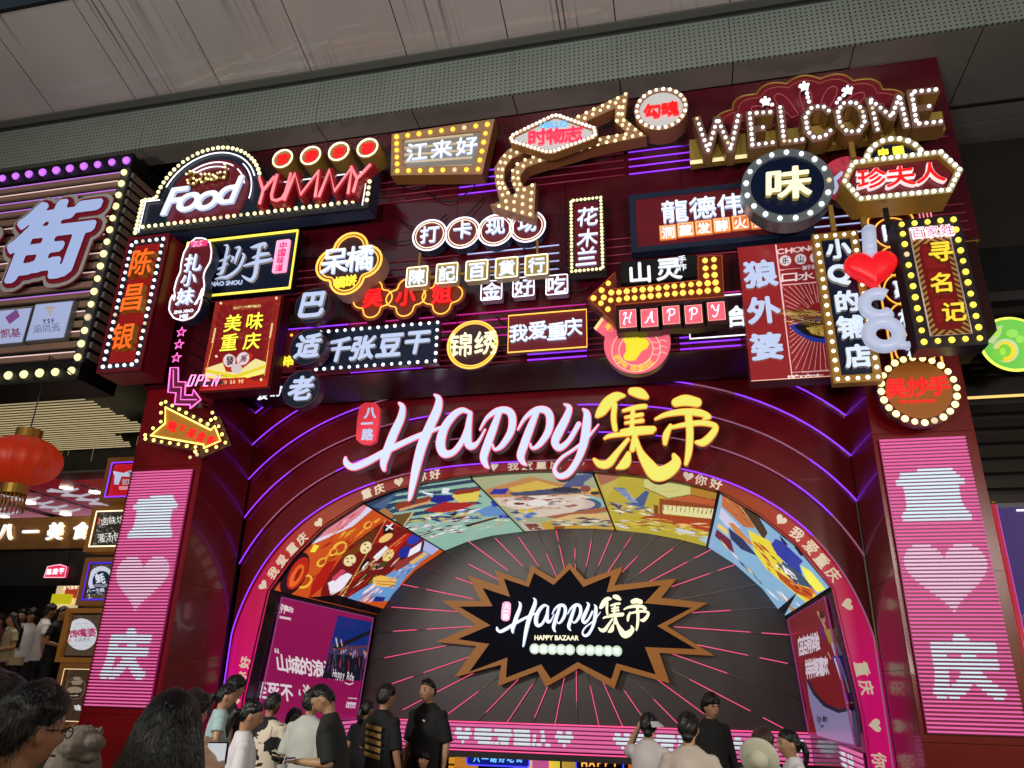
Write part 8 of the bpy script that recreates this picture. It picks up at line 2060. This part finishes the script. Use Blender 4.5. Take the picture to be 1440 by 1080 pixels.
v, f = ballvf((0, 0, 0), (.165, .05, .165), 30, 16); Rr = Matrix.Rotation(-.35, 3, 'X'); c = Vector((0, .17, 1.50)); o = obj('hat_brim', [tuple(Rr@p+c) for p in v], f, mat('hat_pale', 'CCCAB4', .8, noise=.08, bump=.3), None, smooth=True); o.parent = t
v, f = ballvf((0, .04, -.0), (.085, .08, .08), 20, 12); o = obj('hat_crown', [tuple(Rr@p+c) for p in v], f, MATS['hat_pale'], None, smooth=True); o.parent = t
person('girl with ponytail in white tee in profile at the right of the crowd', 1110, 1028, 6.3, PI*-.42, hair='pony', top=WHT, skinc='B08668', slim=.85, child=True)
# waiting queue on the terrace
for label, px_, py_, Y_, yaw_, hair_, top_, arms_ in (
    ('woman in beige shirt with bag waiting on the left terrace', 22, 862, 11.6, -.5, 'long', BEI, ('bent', 'bent')),
    ('woman in white tee with dark straps on the left terrace', 47, 856, 12.4, .9, 'fringe', WHT, ('bent', 'down')),
    ('tall person in white vest on the left terrace beside the posters', 71, 849, 12.0, PI*.8, 'short', WHT, ('down', 'down')),
    ('person in black leaning by the poster boxes on the left terrace', 89, 852, 11.7, PI*.6, 'crop', BLK, ('bent', 'down')),
    ('dark haired person at the left edge of the terrace queue', 3, 864, 12.8, 0, 'short', cloth('top_rose', '7A3A44'), ('down', 'down')),
    ('person half hidden in the terrace queue wearing grey', 34, 857, 13.4, .4, 'short', GRY, ('down', 'down'))):
    q = U(px_, py_, Y=Y_); dep = (RC@(q-EYE))[2]
    t, h, mw, HT, LN = person(label, px_, py_, dep, yaw_, hair=hair_, top=top_, arms=arms_, floor=1.0, skinc='A87A5C', voxel=.016, group=None)
bg = thing('handbag', 'small pale handbag worn by the woman in beige', 'bag', (-11.75, 11.3, 1.6)); q = U(22, 930, Y=11.25)
obj('bag_body', *boxvf(q[0]-.1, q[0]+.12, 11.22, 11.3, q[2]-.06, q[2]+.07), mat('bag_cream', 'A89878', .6), bg); 
# ---------------------------------------------------------------- stone carving behind the man with glasses
q = cam_at(108, 1030, 4.6); t = thing('stone_lion', 'weathered grey stone lion carving behind the man with glasses', 'sculpture', (q[0], q[1], 0)); B = []; r_ = random.Random(8)
B.append(ballvf((0, .05, 1.1), (.2, .28, .42))); B.append(ballvf((.05, -.02, 1.42), (.14, .17, .13))); B.append(ballvf((.16, -.06, 1.44), (.1, .08, .06))); B.append(ballvf((.15, -.06, 1.36), (.08, .07, .04)))
for k in range(90):
    a = r_.uniform(0, 6.28); z = r_.uniform(.85, 1.52); rr_ = .17+.05*math.sin(z*4); P = [Vector((rr_*math.cos(a+i*.28)*.9, .03+rr_*math.sin(a+i*.28), z-.04*math.sin(i*1.2))) for i in range(4)]; B += limbvf(P, [.024, .03, .024, .012], 8)
B.append(loftvf([(0, .05, 0, .3, .34), (0, .05, .7, .28, .32)]))
o = fuse('lion_body', B, mat('carved_stone', '6A6056', .8, noise=.35, nscale=14, bump=.6), t, .008, 1); t.rotation_euler = (0, 0, .2); t.scale = (.82, .82, q[2]/1.50)
bpy.data.objects.remove(_fo); bpy.data.curves.remove(_fc)
print('objects', len(bpy.data.objects))
